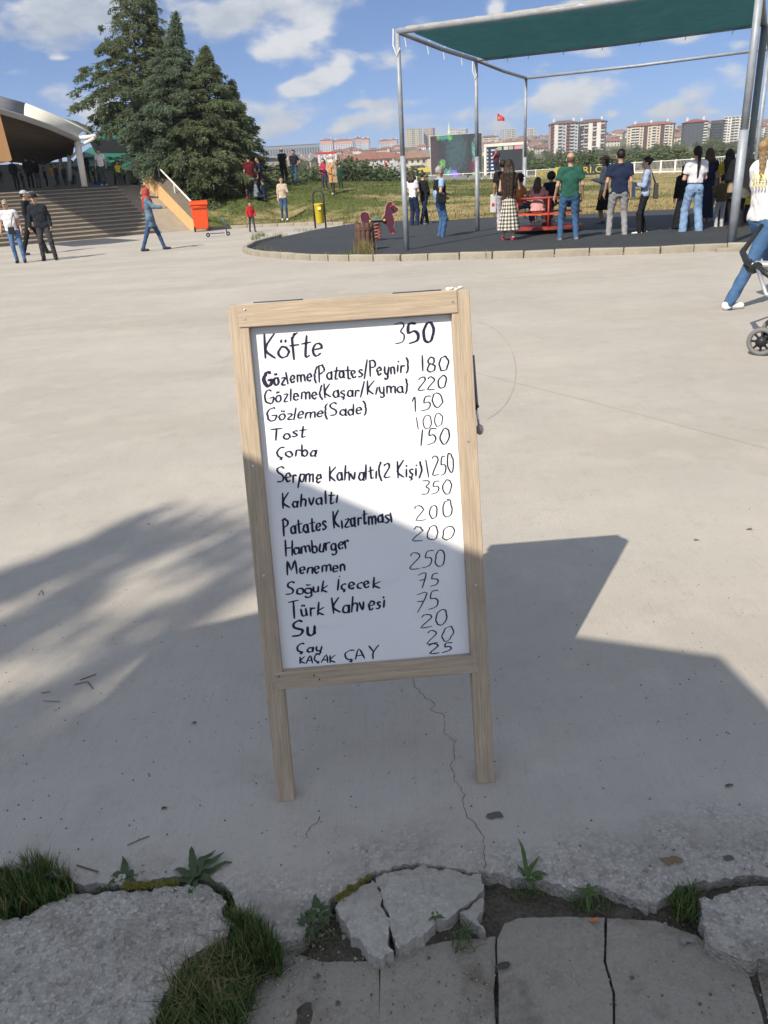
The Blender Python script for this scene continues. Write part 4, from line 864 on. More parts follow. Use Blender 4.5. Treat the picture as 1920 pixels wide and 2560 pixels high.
ext=(fR-fA)/np.linalg.norm(fR-fA)
rail(fA,fR,.06); rail(fC,fRm,.045); rail(fD,fRb+(fRb-fRm)*.0,.045); rail(fA,fC,.05); rail(fC,fD,.045); rail(fR,fRm,.05); rail(fRm,fRb,.045)
for p in (fRm,fRb): rail(p,p+ext*6,.05)
for p in (fRm,fRb): MB().tube([P3(p+ext*6,0),P3(p+ext*6,FH)],.06).build('post',galv,frm,True)
# net between front and middle rail, gently sagging
nu,nv_=26,12; vv=[];ff=[]
for i in range(nu+1):
    for j in range(nv_+1):
        a=i/nu;b=j/nv_; aa=.035+a*.965; p=(fA+(fR-fA)*aa)*(1-b)+(fC+(fRm-fC)*aa)*b
        z=FH-.02-.20*math.sin(math.pi*a)*math.sin(math.pi*b)-.03*math.sin(a*22+b*3)*math.sin(math.pi*b)
        if j==0: z=FH+.03
        if j==nv_: z+=.02*math.sin(a*60)
        vv.append(P3(p,z))
for i in range(nu):
    for j in range(nv_): k=i*(nv_+1)+j; ff.append((k,k+1,k+nv_+2,k+nv_+1))
mb=MB(); mb.v=vv; mb.f=ff; o=mb.build('shade_net',net,frm,True); sd=o.modifiers.new('thick','SOLIDIFY'); sd.thickness=.006
mb=MB().tube([P3(fA+(fR-fA)*t,FH+.012-.02*math.sin(math.pi*t)) for t in np.linspace(.03,.995,40)],[.058+.006*math.sin(i*2.3) for i in range(40)],10); mb.build('rail_wrap',M('wrap_cloth',(.34,.34,.335),.9,noise=(8,.2)),frm,True)
tie=M('tie_cord',(.7,.7,.7),.8)
for t in (.04,.12,.2,.33,.47,.6,.75,.9):
    p=P3(fC+(fRm-fC)*t,FH); MB().tube([p+np.array([0,0,.05]),p+np.array([.03,0,-.06]),p+np.array([.01,0,-.13])],.010,5).build('tie',tie,frm)
for t in (.1,.35,.55,.8):
    p=P3(fA+(fC-fA)*t,FH); MB().tube([p+np.array([0,0,.06]),p+np.array([-.05,0,-.06]),p+np.array([-.03,0,-.22])],.010,5).build('tie',tie,frm)
for p in (P3(fA,FH),P3(fC,FH)): MB().tube([p+np.array([-.08,0,.05]),p+np.array([-.1,-.02,-.25]),p+np.array([-.03,-.05,-.45]),p+np.array([.04,-.05,-.3])],.014,5).build('tie',tie,frm)
# ------------------------------------------------------------------ conifers
cone_m=[M('cedar_foliage',(.17,.215,.125),.75,noise=(1.1,.3),noise2=(.5,.5,(.21,.25,.12)),trans=.45),M('cedar_foliage_blue',(.165,.225,.165),.75,noise=(1.3,.3),noise2=(.45,.5,(.21,.255,.15)),trans=.45)]
def conifer(name,label,base,H_,R_,mat,seed,dens=1.,lean=(0,0),prof=None,bot=.1,spread_up=.25):
    rnd=random.Random(seed); nr=np.random.RandomState(seed)
    root=thing(name,label,'tree',base)
    tr=MB().tube([(0,0,-.2),(lean[0]*.3,lean[1]*.3,H_*.35),(lean[0]*.7,lean[1]*.7,H_*.7),(lean[0],lean[1],H_)],[.16,.12,.07,.015],8); 
    Vs=[];k=0
    nbr=int(150*dens)
    for i in range(nbr):
        t=bot+(1-bot)*(i/nbr)**.92; z0=t*H_; a=i*2.39996+rnd.uniform(-.3,.3)
        if prof: Rm=R_*np.interp(t,prof[0],prof[1])
        else: Rm=R_*(1-t)**.8
        Ln=Rm*rnd.uniform(.60,1.2)+.10*(1-t)+.03
        d=np.array([math.cos(a),math.sin(a),0]); o=np.array([lean[0]*t,lean[1]*t,z0]); rise=spread_up*(.4+t)+rnd.uniform(-.12,.2)
        pts=[]; 
        for s in np.linspace(0,1,7): pts.append(o+d*Ln*s+np.array([0,0,Ln*(rise*s-.42*s*s)]))
        if i%3==0: tr.tube([pts[0],pts[3],pts[5]],[.035*(1-t)+.012,.018,.006],5,False)
        # sprays along the branch
        nsp=int((24+Ln*60)*1.0)
        ncl=max(3,int(Ln*3.2)); cs=nr.uniform(.18,1,ncl)**.75; csd=nr.normal(0,.20,ncl)*Ln*(1.05-cs*.75); ci_=nr.randint(0,ncl,nsp)
        s=np.clip(cs[ci_]+nr.normal(0,.10,nsp)/Ln,.05,1.02); side=csd[ci_]+nr.normal(0,.10,nsp); P=np.array(pts); ip=np.clip(s*6,0,5.999); i0=ip.astype(int); fr_=ip-i0
        C=P[i0]*(1-fr_)[:,None]+P[i0+1]*fr_[:,None]; sd=np.array([-d[1],d[0],0]); C=C+sd*side[:,None]; C[:,2]-=np.abs(csd[ci_])*.35+np.abs(nr.normal(0,.11,nsp))
        # each spray: 3 narrow drooping blades
        for b in range(3):
            dirv=d*nr.uniform(.2,1,nsp)[:,None]+sd*(np.sign(side)*nr.uniform(0,.9,nsp)+nr.normal(0,.35,nsp))[:,None]; dirv[:,2]=nr.uniform(-.85,.10,nsp)
            dirv/=np.linalg.norm(dirv,axis=1)[:,None]; ln=nr.uniform(.10,.26,nsp)*(1.05-.6*t*t); w=nr.uniform(.018,.042,nsp)*(1.05-.5*t)
            px=np.cross(dirv,nr.normal(size=(nsp,3))); px/=np.linalg.norm(px,axis=1)[:,None]+1e-9
            q_=np.stack([C-px*w[:,None],C+dirv*ln[:,None]*.9-px*w[:,None]*.3,C+dirv*ln[:,None],C+px*w[:,None]],1); Vs.append(q_.reshape(-1,3))
    V_=np.concatenate(Vs); Fc=np.arange(len(V_)).reshape(-1,4)
    tr.build('trunk',bark,root,True); npmesh('crown',V_,Fc,mat,root)
    return root
def tree_at(name,label,px_base,py_base,d,apex,halfw_px,mat,seed,**k):
    b=atd(px_base,py_base,d); t=atd(apex[0],apex[1],d); H_=t[2]-b[2]; R_=halfw_px*d/2090*.96
    lx=t[0]-b[0]; ly=t[1]-b[1]
    return conifer(name,label,b,H_,R_,mat,seed,lean=(lx,ly),**k)
P_full=([0,.1,.3,.45,.7,.85,1],[.55,.85,1,.88,.50,.24,.02])
tree_at('cedar_tree','tallest dark cedar whose top leaves the picture, beside the green pavilion',335,478,46,(336,-60),140,cone_m[0],11,dens=1.35,prof=([0,.25,.40,.55,.7,.85,1],[.2,.45,.95,1,.62,.42,.05]),bot=.30)
tree_at('cedar_tree','second leader of the tallest cedar standing close behind it',382,480,47,(378,-25),58,cone_m[0],12,dens=.9,prof=P_full,bot=.35)
tree_at('cedar_tree','blue green cedar with a slender pointed tip above the staircase parapet',428,500,43.5,(438,26),125,cone_m[1],13,dens=1.7,prof=([0,.15,.35,.55,.72,.84,1],[.5,.85,1,.80,.50,.17,.0]),bot=.16)
tree_at('cedar_tree','broad cedar with drooping boughs behind the orange bin',515,520,43,(512,112),142,cone_m[0],14,dens=2.1,prof=([0,.12,.28,.45,.65,.82,1],[.5,.9,1,.88,.66,.34,.0]),bot=.13)
tree_at('cedar_tree','small cedar leader rising at the edge of the broad cedar',578,505,44,(578,196),80,cone_m[0],15,dens=.7,prof=P_full,bot=.28)
tree_at('cedar_tree','low cedar filling the gap beside the pavilion posts',400,485,45,(370,160),85,cone_m[0],16,dens=1.0,prof=([0,.1,.3,.5,.8,1],[.3,.6,1,.8,.35,.03]),bot=.42)
# ------------------------------------------------------------------ bushes and hedges
bush_m=[M('bush_green',(.11,.145,.058),.85,noise=(.9,.45),trans=.15),M('bush_olive',(.13,.15,.06),.85,noise=(.8,.4),trans=.15),M('bush_dark',(.07,.105,.045),.85,noise=(.9,.4),trans=.1)]
def bush_mesh(seed,n=900,lobes=7):
    nr=np.random.RandomState(seed); C=np.c_[nr.normal(0,.30,lobes),nr.normal(0,.30,lobes),nr.uniform(.15,.62,lobes)]; R=nr.uniform(.20,.36,lobes)
    k=nr.randint(0,lobes,n); d=nr.normal(size=(n,3)); d/=np.linalg.norm(d,axis=1)[:,None]; P=C[k]+d*(R[k]*nr.uniform(.6,1.05,n))[:,None]; P[:,2]=np.abs(P[:,2])
    a=nr.normal(size=(n,3)); a/=np.linalg.norm(a,axis=1)[:,None]; b=np.cross(a,nr.normal(size=(n,3))); b/=np.linalg.norm(b,axis=1)[:,None]; s=nr.uniform(.03,.06,n)[:,None]
    V_=np.stack([P-a*s,P-b*s*.6,P+a*s,P+b*s*.6],1).reshape(-1,3); return V_,np.arange(n*4).reshape(-1,4)
bush_p=[]
for i in range(6):
    V_,Fc=bush_mesh(100+i); o=npmesh('bush',V_,Fc,bush_m[i%3]); bush_p.append(o.data); bpy.data.objects.remove(o)
def bush(px,d,hgt,wid,kind,label,grp,cat='bush',zoff=-.2,name='bush'):
    r=ray(px,400); az=math.atan2(r[0],r[1]); x,y=d*math.sin(az),d*math.cos(az); z=float(zt(x,y)[0]) if d<205 else float(hill(az,d))
    o=bpy.data.objects.new(name,bush_p[kind]); COL.objects.link(o); o.location=(x,y,z+zoff); o.scale=(wid*random.uniform(.8,1.2),wid*random.uniform(.8,1.2),hgt*random.uniform(.85,1.2)); o.rotation_euler=(0,0,random.uniform(0,6.28))
    return tag(o,label,cat,grp)
rnd=random.Random(5)
for i in range(36): bush(560+i*11.5+rnd.uniform(-5,5),rnd.uniform(95,190),rnd.uniform(2.4,4.6),rnd.uniform(4,8),rnd.randrange(6),'green scrub bush in the hollow beyond the grass mound','bushes beyond the mound')
for i in range(34): bush(1330+i*18+rnd.uniform(-6,6),rnd.uniform(160,200),rnd.uniform(2.6,4.6),rnd.uniform(6,9),(0,2,3,5)[rnd.randrange(4)],'dense green bush in the belt below the apartment blocks','bush belt below the blocks')
for i in range(26): bush(1340+i*24,150,2.3,9,2,'clipped dark hedge length behind the white fence','dark hedge behind the fence',cat='hedge',name='hedge')
for i in range(20): bush(690+i*17,146,1.6,6,2+3*(i%2),'low dark hedge length behind the white rail','low hedge behind the rail',cat='hedge',name='hedge')
for i in range(42):
    px=580+i*20+rnd.uniform(-9,9); bush(px,rnd.uniform(330,700),rnd.uniform(5,9),rnd.uniform(5,9),rnd.randrange(6),'round tree among the hillside houses','trees among the hillside houses',cat='tree',name='round_tree')
for i in range(26): bush(1380+i*22+rnd.uniform(-9,9),rnd.uniform(420,640),rnd.uniform(5,8),rnd.uniform(6,9),rnd.randrange(6),'round tree at the foot of the apartment blocks','trees at the foot of the blocks',cat='tree',name='round_tree')
# ------------------------------------------------------------------ city
win_m=M('window_glass',(.05,.065,.085),.25,spec=.5); win2=M('window_light',(.25,.29,.33),.3)
def gz(az,d): return float(hill(az,d))
def block(label,x0,x1,ytop,d,floors,wall,roof,yaw=0,depth=14,bays=8,balc=None,rooftype='hip',bc=None,cols=(),group=None,side=None,name='apartment_block',cat='apartment block',up_=0):
    a=ray(x0,380);b=ray(x1,380); az0=math.atan2(a[0],a[1]);az1=math.atan2(b[0],b[1]); az=(az0+az1)/2; wd=2*d*math.tan((az1-az0)/2)
    t=atd((x0+x1)/2,ytop,d); z0=gz(az,d)-1+up_; Ht=t[2]-z0; c=np.array([d*math.sin(az),d*math.cos(az),z0])
    root=thing(name,label,cat,c,-az+yaw,group); ca=abs(math.cos(yaw)); sa=abs(math.sin(yaw)); w=(wd-depth*sa)/max(ca,.3)
    rh=0 if rooftype=='flat' else min(2.4,Ht*.1); hb=Ht-rh; fh=(hb-1.5)/floors
    MB().box((0,depth/2,hb/2),(w,depth,hb)).build('wall',wall,root)
    if rooftype=='hip':
        o=.9; mb=MB(); W_,D_=w/2+o,depth/2+o
        mb.add([(-W_,-D_+depth/2,hb),(W_,-D_+depth/2,hb),(W_,D_+depth/2,hb),(-W_,D_+depth/2,hb),(-W_+D_*.9,depth/2,hb+rh),(W_-D_*.9,depth/2,hb+rh),(-W_,-D_+depth/2,hb-.35),(W_,-D_+depth/2,hb-.35),(W_,D_+depth/2,hb-.35),(-W_,D_+depth/2,hb-.35)],[(0,1,5,4),(2,3,4,5),(1,2,5),(3,0,4),(6,7,1,0),(7,8,2,1),(8,9,3,2),(9,6,0,3),(9,8,7,6)])
        rf=mb.build('roof',roof,root)
        for k in range(max(2,bays//3)): MB().box((-w*.35+w*.7*k/max(1,bays//3-1+(bays<6)),depth*.45,hb+rh*.9),(1.6,1.8,rh*1.5)).build('chimney',M('chimney_wall',(.62,.58,.52),.9),rf)
    else:
        rf=MB().box((0,depth/2,hb+.3),(w+.6,depth+.6,.6)).build('roof',roof,root)
    bw=w/bays; small=MB(); 
    for fl in range(floors):
        zc=1.5+fh*(fl+.5)
        for k in range(bays):
            xc=-w/2+bw*(k+.5)
            if k in cols: continue
            if balc and k in balc:
                o=MB().box((xc,-.55,zc-fh*.28),(bw*.92,1.15,fh*.38)); 
                ob=o.build('balcony',bc[(balc.index(k)+ (fl if len(bc)>2 else 0))%len(bc)] if isinstance(bc,(list,tuple)) else bc,root)
                small.box((xc,-.03,zc+fh*.16),(bw*.80,.06,fh*.42))
            else: small.box((xc,-.03,zc+.05*fh),(bw*.46,.09,fh*.48))
        nb_=max(2,int(depth/5))
        for k in range(nb_):
            for sg in (-1,1): small.box((sg*(w/2+.03),depth*(k+.5)/nb_,zc),(.06,1.5,fh*.45))
    tag(small.build('window_rows',win_m,root),kind='stuff')
    for k in cols: MB().box((-w/2+bw*(k+.5),-.12,hb/2),(bw*.95,.3,hb)).build('wall_column',side or wall,root)
    return root
white=M('white_render',(.68,.66,.62),.9,noise=(.15,.12)); cream=M('cream_render',(.60,.53,.42),.9,noise=(.15,.12)); pink=M('pink_render',(.58,.34,.30),.9,noise=(.1,.1)); bluew=M('bluewhite_render',(.56,.60,.66),.9,noise=(.15,.1))
grey=M('anthracite_cladding',(.075,.085,.10),.8,noise=(.1,.15)); redt=M('red_tiles',(.30,.125,.085),.9,noise=(.4,.3)); brown=M('brown_roof',(.14,.08,.07),.9); maroon=M('maroon_render',(.25,.06,.055),.9); gblu=M('grey_blue_render',(.24,.28,.33),.9); lgrey=M('light_grey',(.46,.47,.48),.9); dwall=M('dark_brown_wall',(.09,.05,.045),.9)
block('nearer wing of the block with maroon balconies and a white column',1372,1446,300,740,10,lgrey,brown,.10,15,7,[0,2,4,5],bc=[maroon,lgrey],cols=(1,),side=white)
block('tall wing of the same block whose maroon balconies face the cream block',1436,1512,297,748,10,lgrey,brown,-.10,15,7,[1,2,4,6],bc=[lgrey,lgrey,maroon],cols=(3,5),side=white)
block('cream and white apartment block with a red tiled roof and dark stair shafts',1562,1681,305,760,9,cream,redt,-.12,15,11,[1,2,6,9],bc=[white],cols=(4,8),side=dwall)
block('anthracite grey apartment block with small square windows',1702,1766,297,735,9,grey,maroon,.12,16,6,[5],bc=[white],rooftype='hip')
block('glazed rear wing of the anthracite apartment block',1764,1806,303,745,9,M('grey_mid',(.13,.15,.17),.8),maroon,-.3,14,5,[0,1,2,3,4],bc=[grey],rooftype='flat')
block('white apartment block with pale balconies next to the anthracite block',1802,1868,292,750,10,white,lgrey,.0,14,7,[0,2,3,5],bc=[white,lgrey],rooftype='flat')
block('pale block mostly hidden behind the frame posts',1866,1925,312,800,8,white,redt,.1,14,6,[1,4],bc=[lgrey])
block('beige twin tower above the trees next to the large screen',1017,1060,322,1350,10,cream,lgrey,.15,16,7,[2,5],bc=[white],rooftype='flat')
block('reddish neighbour of the beige twin tower',1058,1086,321,1365,10,M('rose_render',(.48,.34,.27),.9),lgrey,-.2,18,5,[1,3],bc=[white],rooftype='flat')
block('white block beside the slim white minaret',1122,1146,322,1380,6,white,lgrey,.2,14,5,rooftype='flat')
block('grey windowed block beside the slim white minaret',1144,1168,323,1390,6,lgrey,lgrey,-.2,14,6,rooftype='flat')
block('pale tower with flat roof between the centre and far poles',1254,1291,323,1300,8,lgrey,white,.1,18,6,[2,4],bc=[white],rooftype='flat')
block('pale tower with flat roof close to the far pole',1311,1340,322,1320,8,lgrey,white,.05,18,5,[2],bc=[white],rooftype='flat')
block('long low apartment block with grey terraces above the second screen',1196,1248,338,1150,5,cream,redt,.1,14,8,[2,5],bc=[white])
for x0,x1,yt,l in ((802,834,346,'first pink topped block of the hillside row, nearest the cedars'),(832,884,347,'long middle pink topped block of the hillside row'),(889,906,341,'narrow pink tower front beside its shaded twin'),(906,925,343,'shaded twin beside the narrow pink tower'),(951,976,347,'pink topped block beside the galvanised pole'),(974,995,346,'last pink topped block, just behind the pole')):
    r=block(l,x0,x1,yt,1400,8,bluew,redt,.12 if x0%2 else -.1,14,max(4,(x1-x0)//6))
    w_=r.children[0].dimensions; 
    ht=[c for c in r.children if c.name.startswith('wall')][0].dimensions
    MB().box((0,ht[1]/2,ht[2]*.83),(ht[0]+.3,ht[1]+.3,ht[2]*.30)).build('upper_wall',pink,r)
# minaret
p=atd(1124,385,1360); t=atd(1124,306,1360); mn=thing('minaret','slim white minaret rising over the distant roofs','minaret',(p[0],p[1],p[2]))
hh=t[2]-p[2]; MB().lathe([(1.9,0),(1.9,hh*.62),(2.6,hh*.63),(2.6,hh*.66),(1.5,hh*.67),(1.5,hh*.80),(.1,hh)],n=10).build('shaft',white,mn,True); MB().lathe([(.15,0),(.15,1.5)],(0,0,hh)).build('finial',lgrey,mn)
# pylon
p=atd(1203,345,900); t=atd(1203,298,900); py_=MB(); hh=t[2]-p[2]
for sx in (-1,1):
    for sy in (-1,1): py_.tube([(sx*1.3,sy*1.3,0),(sx*.25,sy*.25,hh)],.10,4)
for k in range(8):
    z=hh*k/8; w_=1.3-1.05*k/8; w2=1.3-1.05*(k+1)/8
    for sy in (-1,1): py_.tube([(-w_,sy*w_,z),(w2,sy*w2,z+hh/8)],.07,4); py_.tube([(w_,sy*w_,z),(-w2,sy*w2,z+hh/8)],.07,4)
o=py_.build('lattice_mast',lgrey); o.location=p; tag(o,'thin steel lattice mast behind the large screen','mast')
# Turkish flag on tall pole
p=atd(1243,380,260); t=atd(1241,282,260); fl=thing('flag_pole','red flag with white crescent and star on a tall thin pole','flag pole',(p[0],p[1],p[2]-4)); hh=t[2]-p[2]+4
MB().tube([(0,0,0),(0,0,hh)],.07,6).build('pole',lgrey,fl)
fm=M('red_flag',(.62,.035,.03),.8,trans=.2); nx=9; vv=[];ff=[]
for i in range(nx):
    u=i/(nx-1)
    for j in range(5):
        w_=j/4; vv.append((.1+2.1*u, .25*math.sin(u*6+w_), hh-.1-1.9*u**1.1*.75-w_*2.1*(1-.60*u)))
for i in range(nx-1):
    for j in range(4): k=i*5+j; ff.append((k,k+1,k+6,k+5))
mb=MB(); mb.v=vv; mb.f=ff; fg=mb.build('flag',fm,fl,True)
cr=[]; n=14
for i in range(n): a=math.radians(50+260*i/(n-1)); cr.append((.62+.34*math.cos(a),-.30,hh-1.45+.34*math.sin(a)))
for i in range(n): a=math.radians(310-260*i/(n-1)); cr.append((.72+.27*math.cos(a),-.30,hh-1.45+.27*math.sin(a)))
MB().ext(cr,(0,.02,0)).build('crescent',white,fg,fix=True)
st_=[(1.15+(.16 if i%2==0 else .065)*math.cos(math.pi*i/5+math.pi),-.30,hh-1.55+(.16 if i%2==0 else .065)*math.sin(math.pi*i/5+math.pi)) for i in range(10)]
MB().ext(st_,(0,.02,0)).build('star',white,fg,fix=True)
# houses
hw=[M('house_wall_%d'%i,c,.9,noise=(.3,.1)) for i,c in enumerate([(.66,.63,.57),(.58,.52,.42),(.48,.44,.40),(.60,.50,.36),(.38,.35,.33)])]
hr_=[M('house_roof_%d'%i,c,.9,noise=(.5,.3)) for i,c in enumerate([(.27,.125,.095),(.22,.115,.09),(.13,.10,.09),(.31,.18,.13),(.20,.19,.19)])]
hp=[]
for i in range(8):
    w_,d_,h_=random.uniform(9,14),random.uniform(8,11),random.choice([5.5,6,8,9]); r=thing('house','x','house',(0,-500,-50))
    MB().box((0,0,h_/2-2),(w_,d_,h_+4)).build('wall',hw[i%5],r)
    o=.7; rh=random.uniform(2,3); W_,D_=w_/2+o,d_/2+o; gab=0 if i%2 else D_*.8
    MB().add([(-W_,-D_,h_),(W_,-D_,h_),(W_,D_,h_),(-W_,D_,h_),(-W_+gab,0,h_+rh),(W_-gab,0,h_+rh),(-W_,-D_,h_-.3),(W_,-D_,h_-.3),(W_,D_,h_-.3),(-W_,D_,h_-.3)],[(0,1,5,4),(2,3,4,5),(1,2,5),(3,0,4),(6,7,1,0),(7,8,2,1),(8,9,3,2),(9,6,0,3),(9,8,7,6)]).build('roof',hr_[(i*3)%5],r)
    mb=MB()
    for fz in np.arange(1.6,h_-.5,2.8):
        for k in range(4): 
            for sy in (-1,1): mb.box((-w_/2+w_*(k+.5)/4,sy*d_/2,fz),(1.1,.12,1.3))
        for k in range(2):
            for sx in (-1,1): mb.box((sx*w_/2,-d_/4+k*d_/2,fz),(.12,1.1,1.3))
    tag(mb.build('window_rows',win_m,r),kind='stuff')
    if i%3==0: MB().box((w_*.2,0,h_+rh),(.9,.9,2)).build('chimney',hw[0],r)
    if i%3==1: MB().box((0,-d_/2-.7,3.3),(w_*.5,1.4,1.1)).build('balcony',hw[0],r)
    hp.append(r)
def house(px,py,d,label,grp,k=None,s=1.,yaw=None):
    az=math.atan2(ray(px,400)[0],ray(px,400)[1]); r=hp[rnd.randrange(8) if k is None else k]; c=copy_tree(r); c.location=(d*math.sin(az),d*math.cos(az),gz(az,d)+(atd(px,py,d)[2]-gz(az,d) if py else 0)); c.scale=(s,s,s); c.rotation_euler=(0,0,-az+(rnd.uniform(-.7,.7) if yaw is None else yaw)); tag(c,label,'house',grp); return c
for i in range(34): house(600+i*13+rnd.uniform(-6,6),None,rnd.uniform(620,860),'low hillside house with a pitched roof between the mound and the pink blocks','houses on the near hillside')
for i in range(26): house(580+i*17+rnd.uniform(-6,6),None,rnd.uniform(480,600),'detached pale house at the bottom of the hillside','houses at the bottom of the hillside',s=.85)
for i in range(105): house(1190+rnd.uniform(0,330),None,rnd.uniform(820,1350),'small red roofed house crowded on the far slope behind the screens','houses on the far slope',s=1.0)
for i in range(50): house(1500+rnd.uniform(0,420),None,rnd.uniform(850,1350),'small red roofed house glimpsed between the apartment blocks','houses between the blocks')
for i in range(24): house(560+rnd.uniform(0,520),None,rnd.uniform(900,1350),'small house near the skyline of the hill','houses near the skyline')
house(1030,None,330,'cream gabled house with a white balcony beside the pole','',1,.85,.3); house(1062,None,345,'cream house with an orange tiled roof cut by the large screen','',3,.9,-.2)
house(958,None,360,'white two storey villa behind the white flags','',0,.9,.15); house(903,None,370,'white villa with a pale roof behind the banner','',5,.9,.1); house(640,None,420,'glazed white hall with a flat pale roof above the parked cars','',4,1.2,0)
for r in hp:
    for ch in list(r.children_recursive): bpy.data.objects.remove(ch)
    bpy.data.objects.remove(r)
# long glass viaduct-like building on the left skyline
o=block('long low dark building with white windows on the skyline next to the cedars',655,800,364,1100,1,gblu,brown,0,12,22,rooftype='flat')
# parked cars seen beyond the mound
cp=[M('car_paint_%d'%i,c,.3,spec=.6) for i,c in enumerate([(.7,.7,.7),(.45,.47,.5),(.05,.06,.08),(.62,.62,.6),(.12,.16,.24)])]
tyre=M('tyre',(.02,.02,.02),.8); cgl=M('car_glass',(.04,.05,.06),.15,spec=.6)
for i in range(9):
    px=600+i*11+rnd.uniform(-4,4); d=210+rnd.uniform(0,30); az=math.atan2(ray(px,400)[0],ray(px,400)[1]); zc=gz(az,d)+4.1
    c=thing('parked_car',['white','silver','black','pale grey','dark blue'][i%5]+' parked car number '+str(i+1),'car',(d*math.sin(az),d*math.cos(az),zc),-az+.5)
    c['label']=['white','silver','black','pale grey','dark blue'][i%5]+' car parked beyond the cedars, half hidden by bushes'; c['group']='cars parked beyond the cedars'
    MB().ext([(-2.1,-.85,.35),(2.1,-.85,.35),(2.15,-.85,.8),(1.2,-.85,.95),(-1.9,-.85,1.0),(-2.15,-.85,.7)],(0,1.7,0)).build('body',cp[i%5],c,fix=True)
    MB().ext([(-1.6,-.75,.95),(1.15,-.75,.93),(.5,-.75,1.42),(-1.1,-.75,1.45)],(0,1.5,0)).build('cabin',cgl,c,fix=True)
    MB().box((-.3,0,1.46),(1.5,1.45,.05)).build('roof',cp[i%5],c)
    for sx in (-1.3,1.3):
        for sy in (-.8,.8): MB().tube([(sx,sy-.1,.33),(sx,sy+.1,.33)],.33,12).build('wheel',tyre,c)
# deck carrying the car park
mb=MB(); pts=[]
for px in (520,740): 
    for d in (205,250): az=math.atan2(ray(px,400)[0],ray(px,400)[1]); pts.append((d*math.sin(az),d*math.cos(az),gz(az,225)+4.05))
mb.ext([pts[0],pts[2],pts[3],pts[1]],(0,0,-1.2)); struct(mb.build('car_park_deck',M('deck_concrete',(.3,.29,.27),.9),fix=True))

# ------------------------------------------------------------------ tent, pavilion
sd=np.array([B0[0],B0[1],0]); 
tent=thing('tensile_canopy','white tensile canopy over the terrace with a dark underside','canopy',atd(100,470,44)*np.array([1,1,0])+np.array([0,0,SH]))
TO=np.array(tent.location)
front=[(-120,240,34),(-60,258,34.5),(0,277,35),(60,295,36),(120,316,37.5),(190,347,40)]
ridge=[(-120,215,46),(-60,226,46),(0,243,46),(70,262,46),(140,290,45.5),(232,338,42.5)]
backe=[(-120,395,58),(-60,398,58),(0,402,58),(60,407,57),(112,411,55),(165,385,48)]
def surf(A,B,nm,mat,bulge=0,n=8,par=tent,wav=0):
    vv=[];ff=[];m_=len(A)
    for i in range(m_):
        a=atd(*A[i]);b=atd(*B[i])
        for j in range(n+1):
            t=j/n; p=a*(1-t)+b*t; p[2]+=bulge*math.sin(math.pi*t)+wav*math.sin(t*14+i*2.1)*math.sin(math.pi*t); vv.append(p-TO)
    for i in range(m_-1):
        for j in range(n): k=i*(n+1)+j; ff.append((k,k+n+1,k+n+2,k+1))
    mb=MB(); mb.v=vv; mb.f=ff; o=mb.build(nm,mat,par,True); s_=o.modifiers.new('thick','SOLIDIFY'); s_.thickness=.03; return o
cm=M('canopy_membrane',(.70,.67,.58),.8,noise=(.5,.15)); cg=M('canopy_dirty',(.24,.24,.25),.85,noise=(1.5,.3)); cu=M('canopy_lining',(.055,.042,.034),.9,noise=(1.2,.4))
surf(front[:4],ridge[:4],'membrane',cg,.25); surf(front[3:],ridge[3:],'membrane',cm,.25)  # first membrane panels use a darker grey than the rest
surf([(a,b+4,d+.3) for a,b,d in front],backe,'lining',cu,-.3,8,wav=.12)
surf(ridge,[(a,b-2,d+.5) for a,b,d in backe],'membrane',cm,1.0)
MB().tube([atd(*p)-TO for p in front],.11,8).build('edge_beam',M('beam_paint',(.33,.33,.34),.6),tent,True)
MB().tube([atd(188,346,40.5)-TO,atd(212,344,40.2)-TO,atd(240,340,40)-TO],.09,8).build('strut',wm,tent,True)
MB().tube([atd(195,368,40.5)-TO,atd(236,345,40)-TO],.07,8).build('strut',wm,tent,True)
MB().tube([atd(192,348,40.5)-TO,(atd(212,466,40.6)-TO)],[.15,.13],10).build('column',wm,tent,True)
MB().tube([atd(150,392,47)-TO,(atd(156,440,47)-TO)],.10,8).build('column',lgrey,tent,True)
MB().tube([atd(172,380,44)-TO,(atd(176,452,44)-TO)],.10,8).build('column',lgrey,tent,True)
MB().tube([atd(172,398,44)-TO,(atd(200,372,42)-TO)],.05,8).build('strut',wm,tent,True)
# ochre fascia at the frame's edge
o=MB().ext([atd(-90,270,30),atd(-2,280,30),atd(30,400,30),atd(22,404,30),atd(-90,396,30)],(-2.5,3.5,0)).build('fascia_board',M('fascia_paint',(.42,.24,.12),.85,noise=(.6,.15)),fix=True); tag(o,'tan fascia board hanging at the picture edge over the terrace','fascia board')
pav=thing('green_pavilion','green tiered pavilion roof half hidden behind the cedars','pavilion',atd(240,462,52)*np.array([1,1,0])+np.array([0,0,SH])); TO2=np.array(pav.location)
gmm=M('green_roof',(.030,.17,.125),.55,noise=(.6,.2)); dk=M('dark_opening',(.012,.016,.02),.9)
def slab3(px4,nm,mat,th=.25,par=pav,T=TO2): return MB().ext([atd(*p)-T for p in px4],(0,0,-th)).build(nm,mat,par,fix=True)
slab3([(238,345,50),(420,338,50),(420,312,58),(262,314,58)],'roof',gmm); slab3([(222,350,50),(240,382,49.6),(420,376,49.6),(420,344,50)],'fascia',dk,.05)  # fascia parts: near-black sheets painted in for the dark openings between tiers
slab3([(192,392,48.5),(430,392,48.5),(420,366,51.5),(225,368,51.5)],'roof',gmm); slab3([(176,416,47),(430,412,47),(430,398,48.5),(190,399,48.5)],'roof',gmm); slab3([(185,401,48.6),(430,400,48.6),(430,394,48.7),(192,393,48.7)],'fascia',dk,.4)
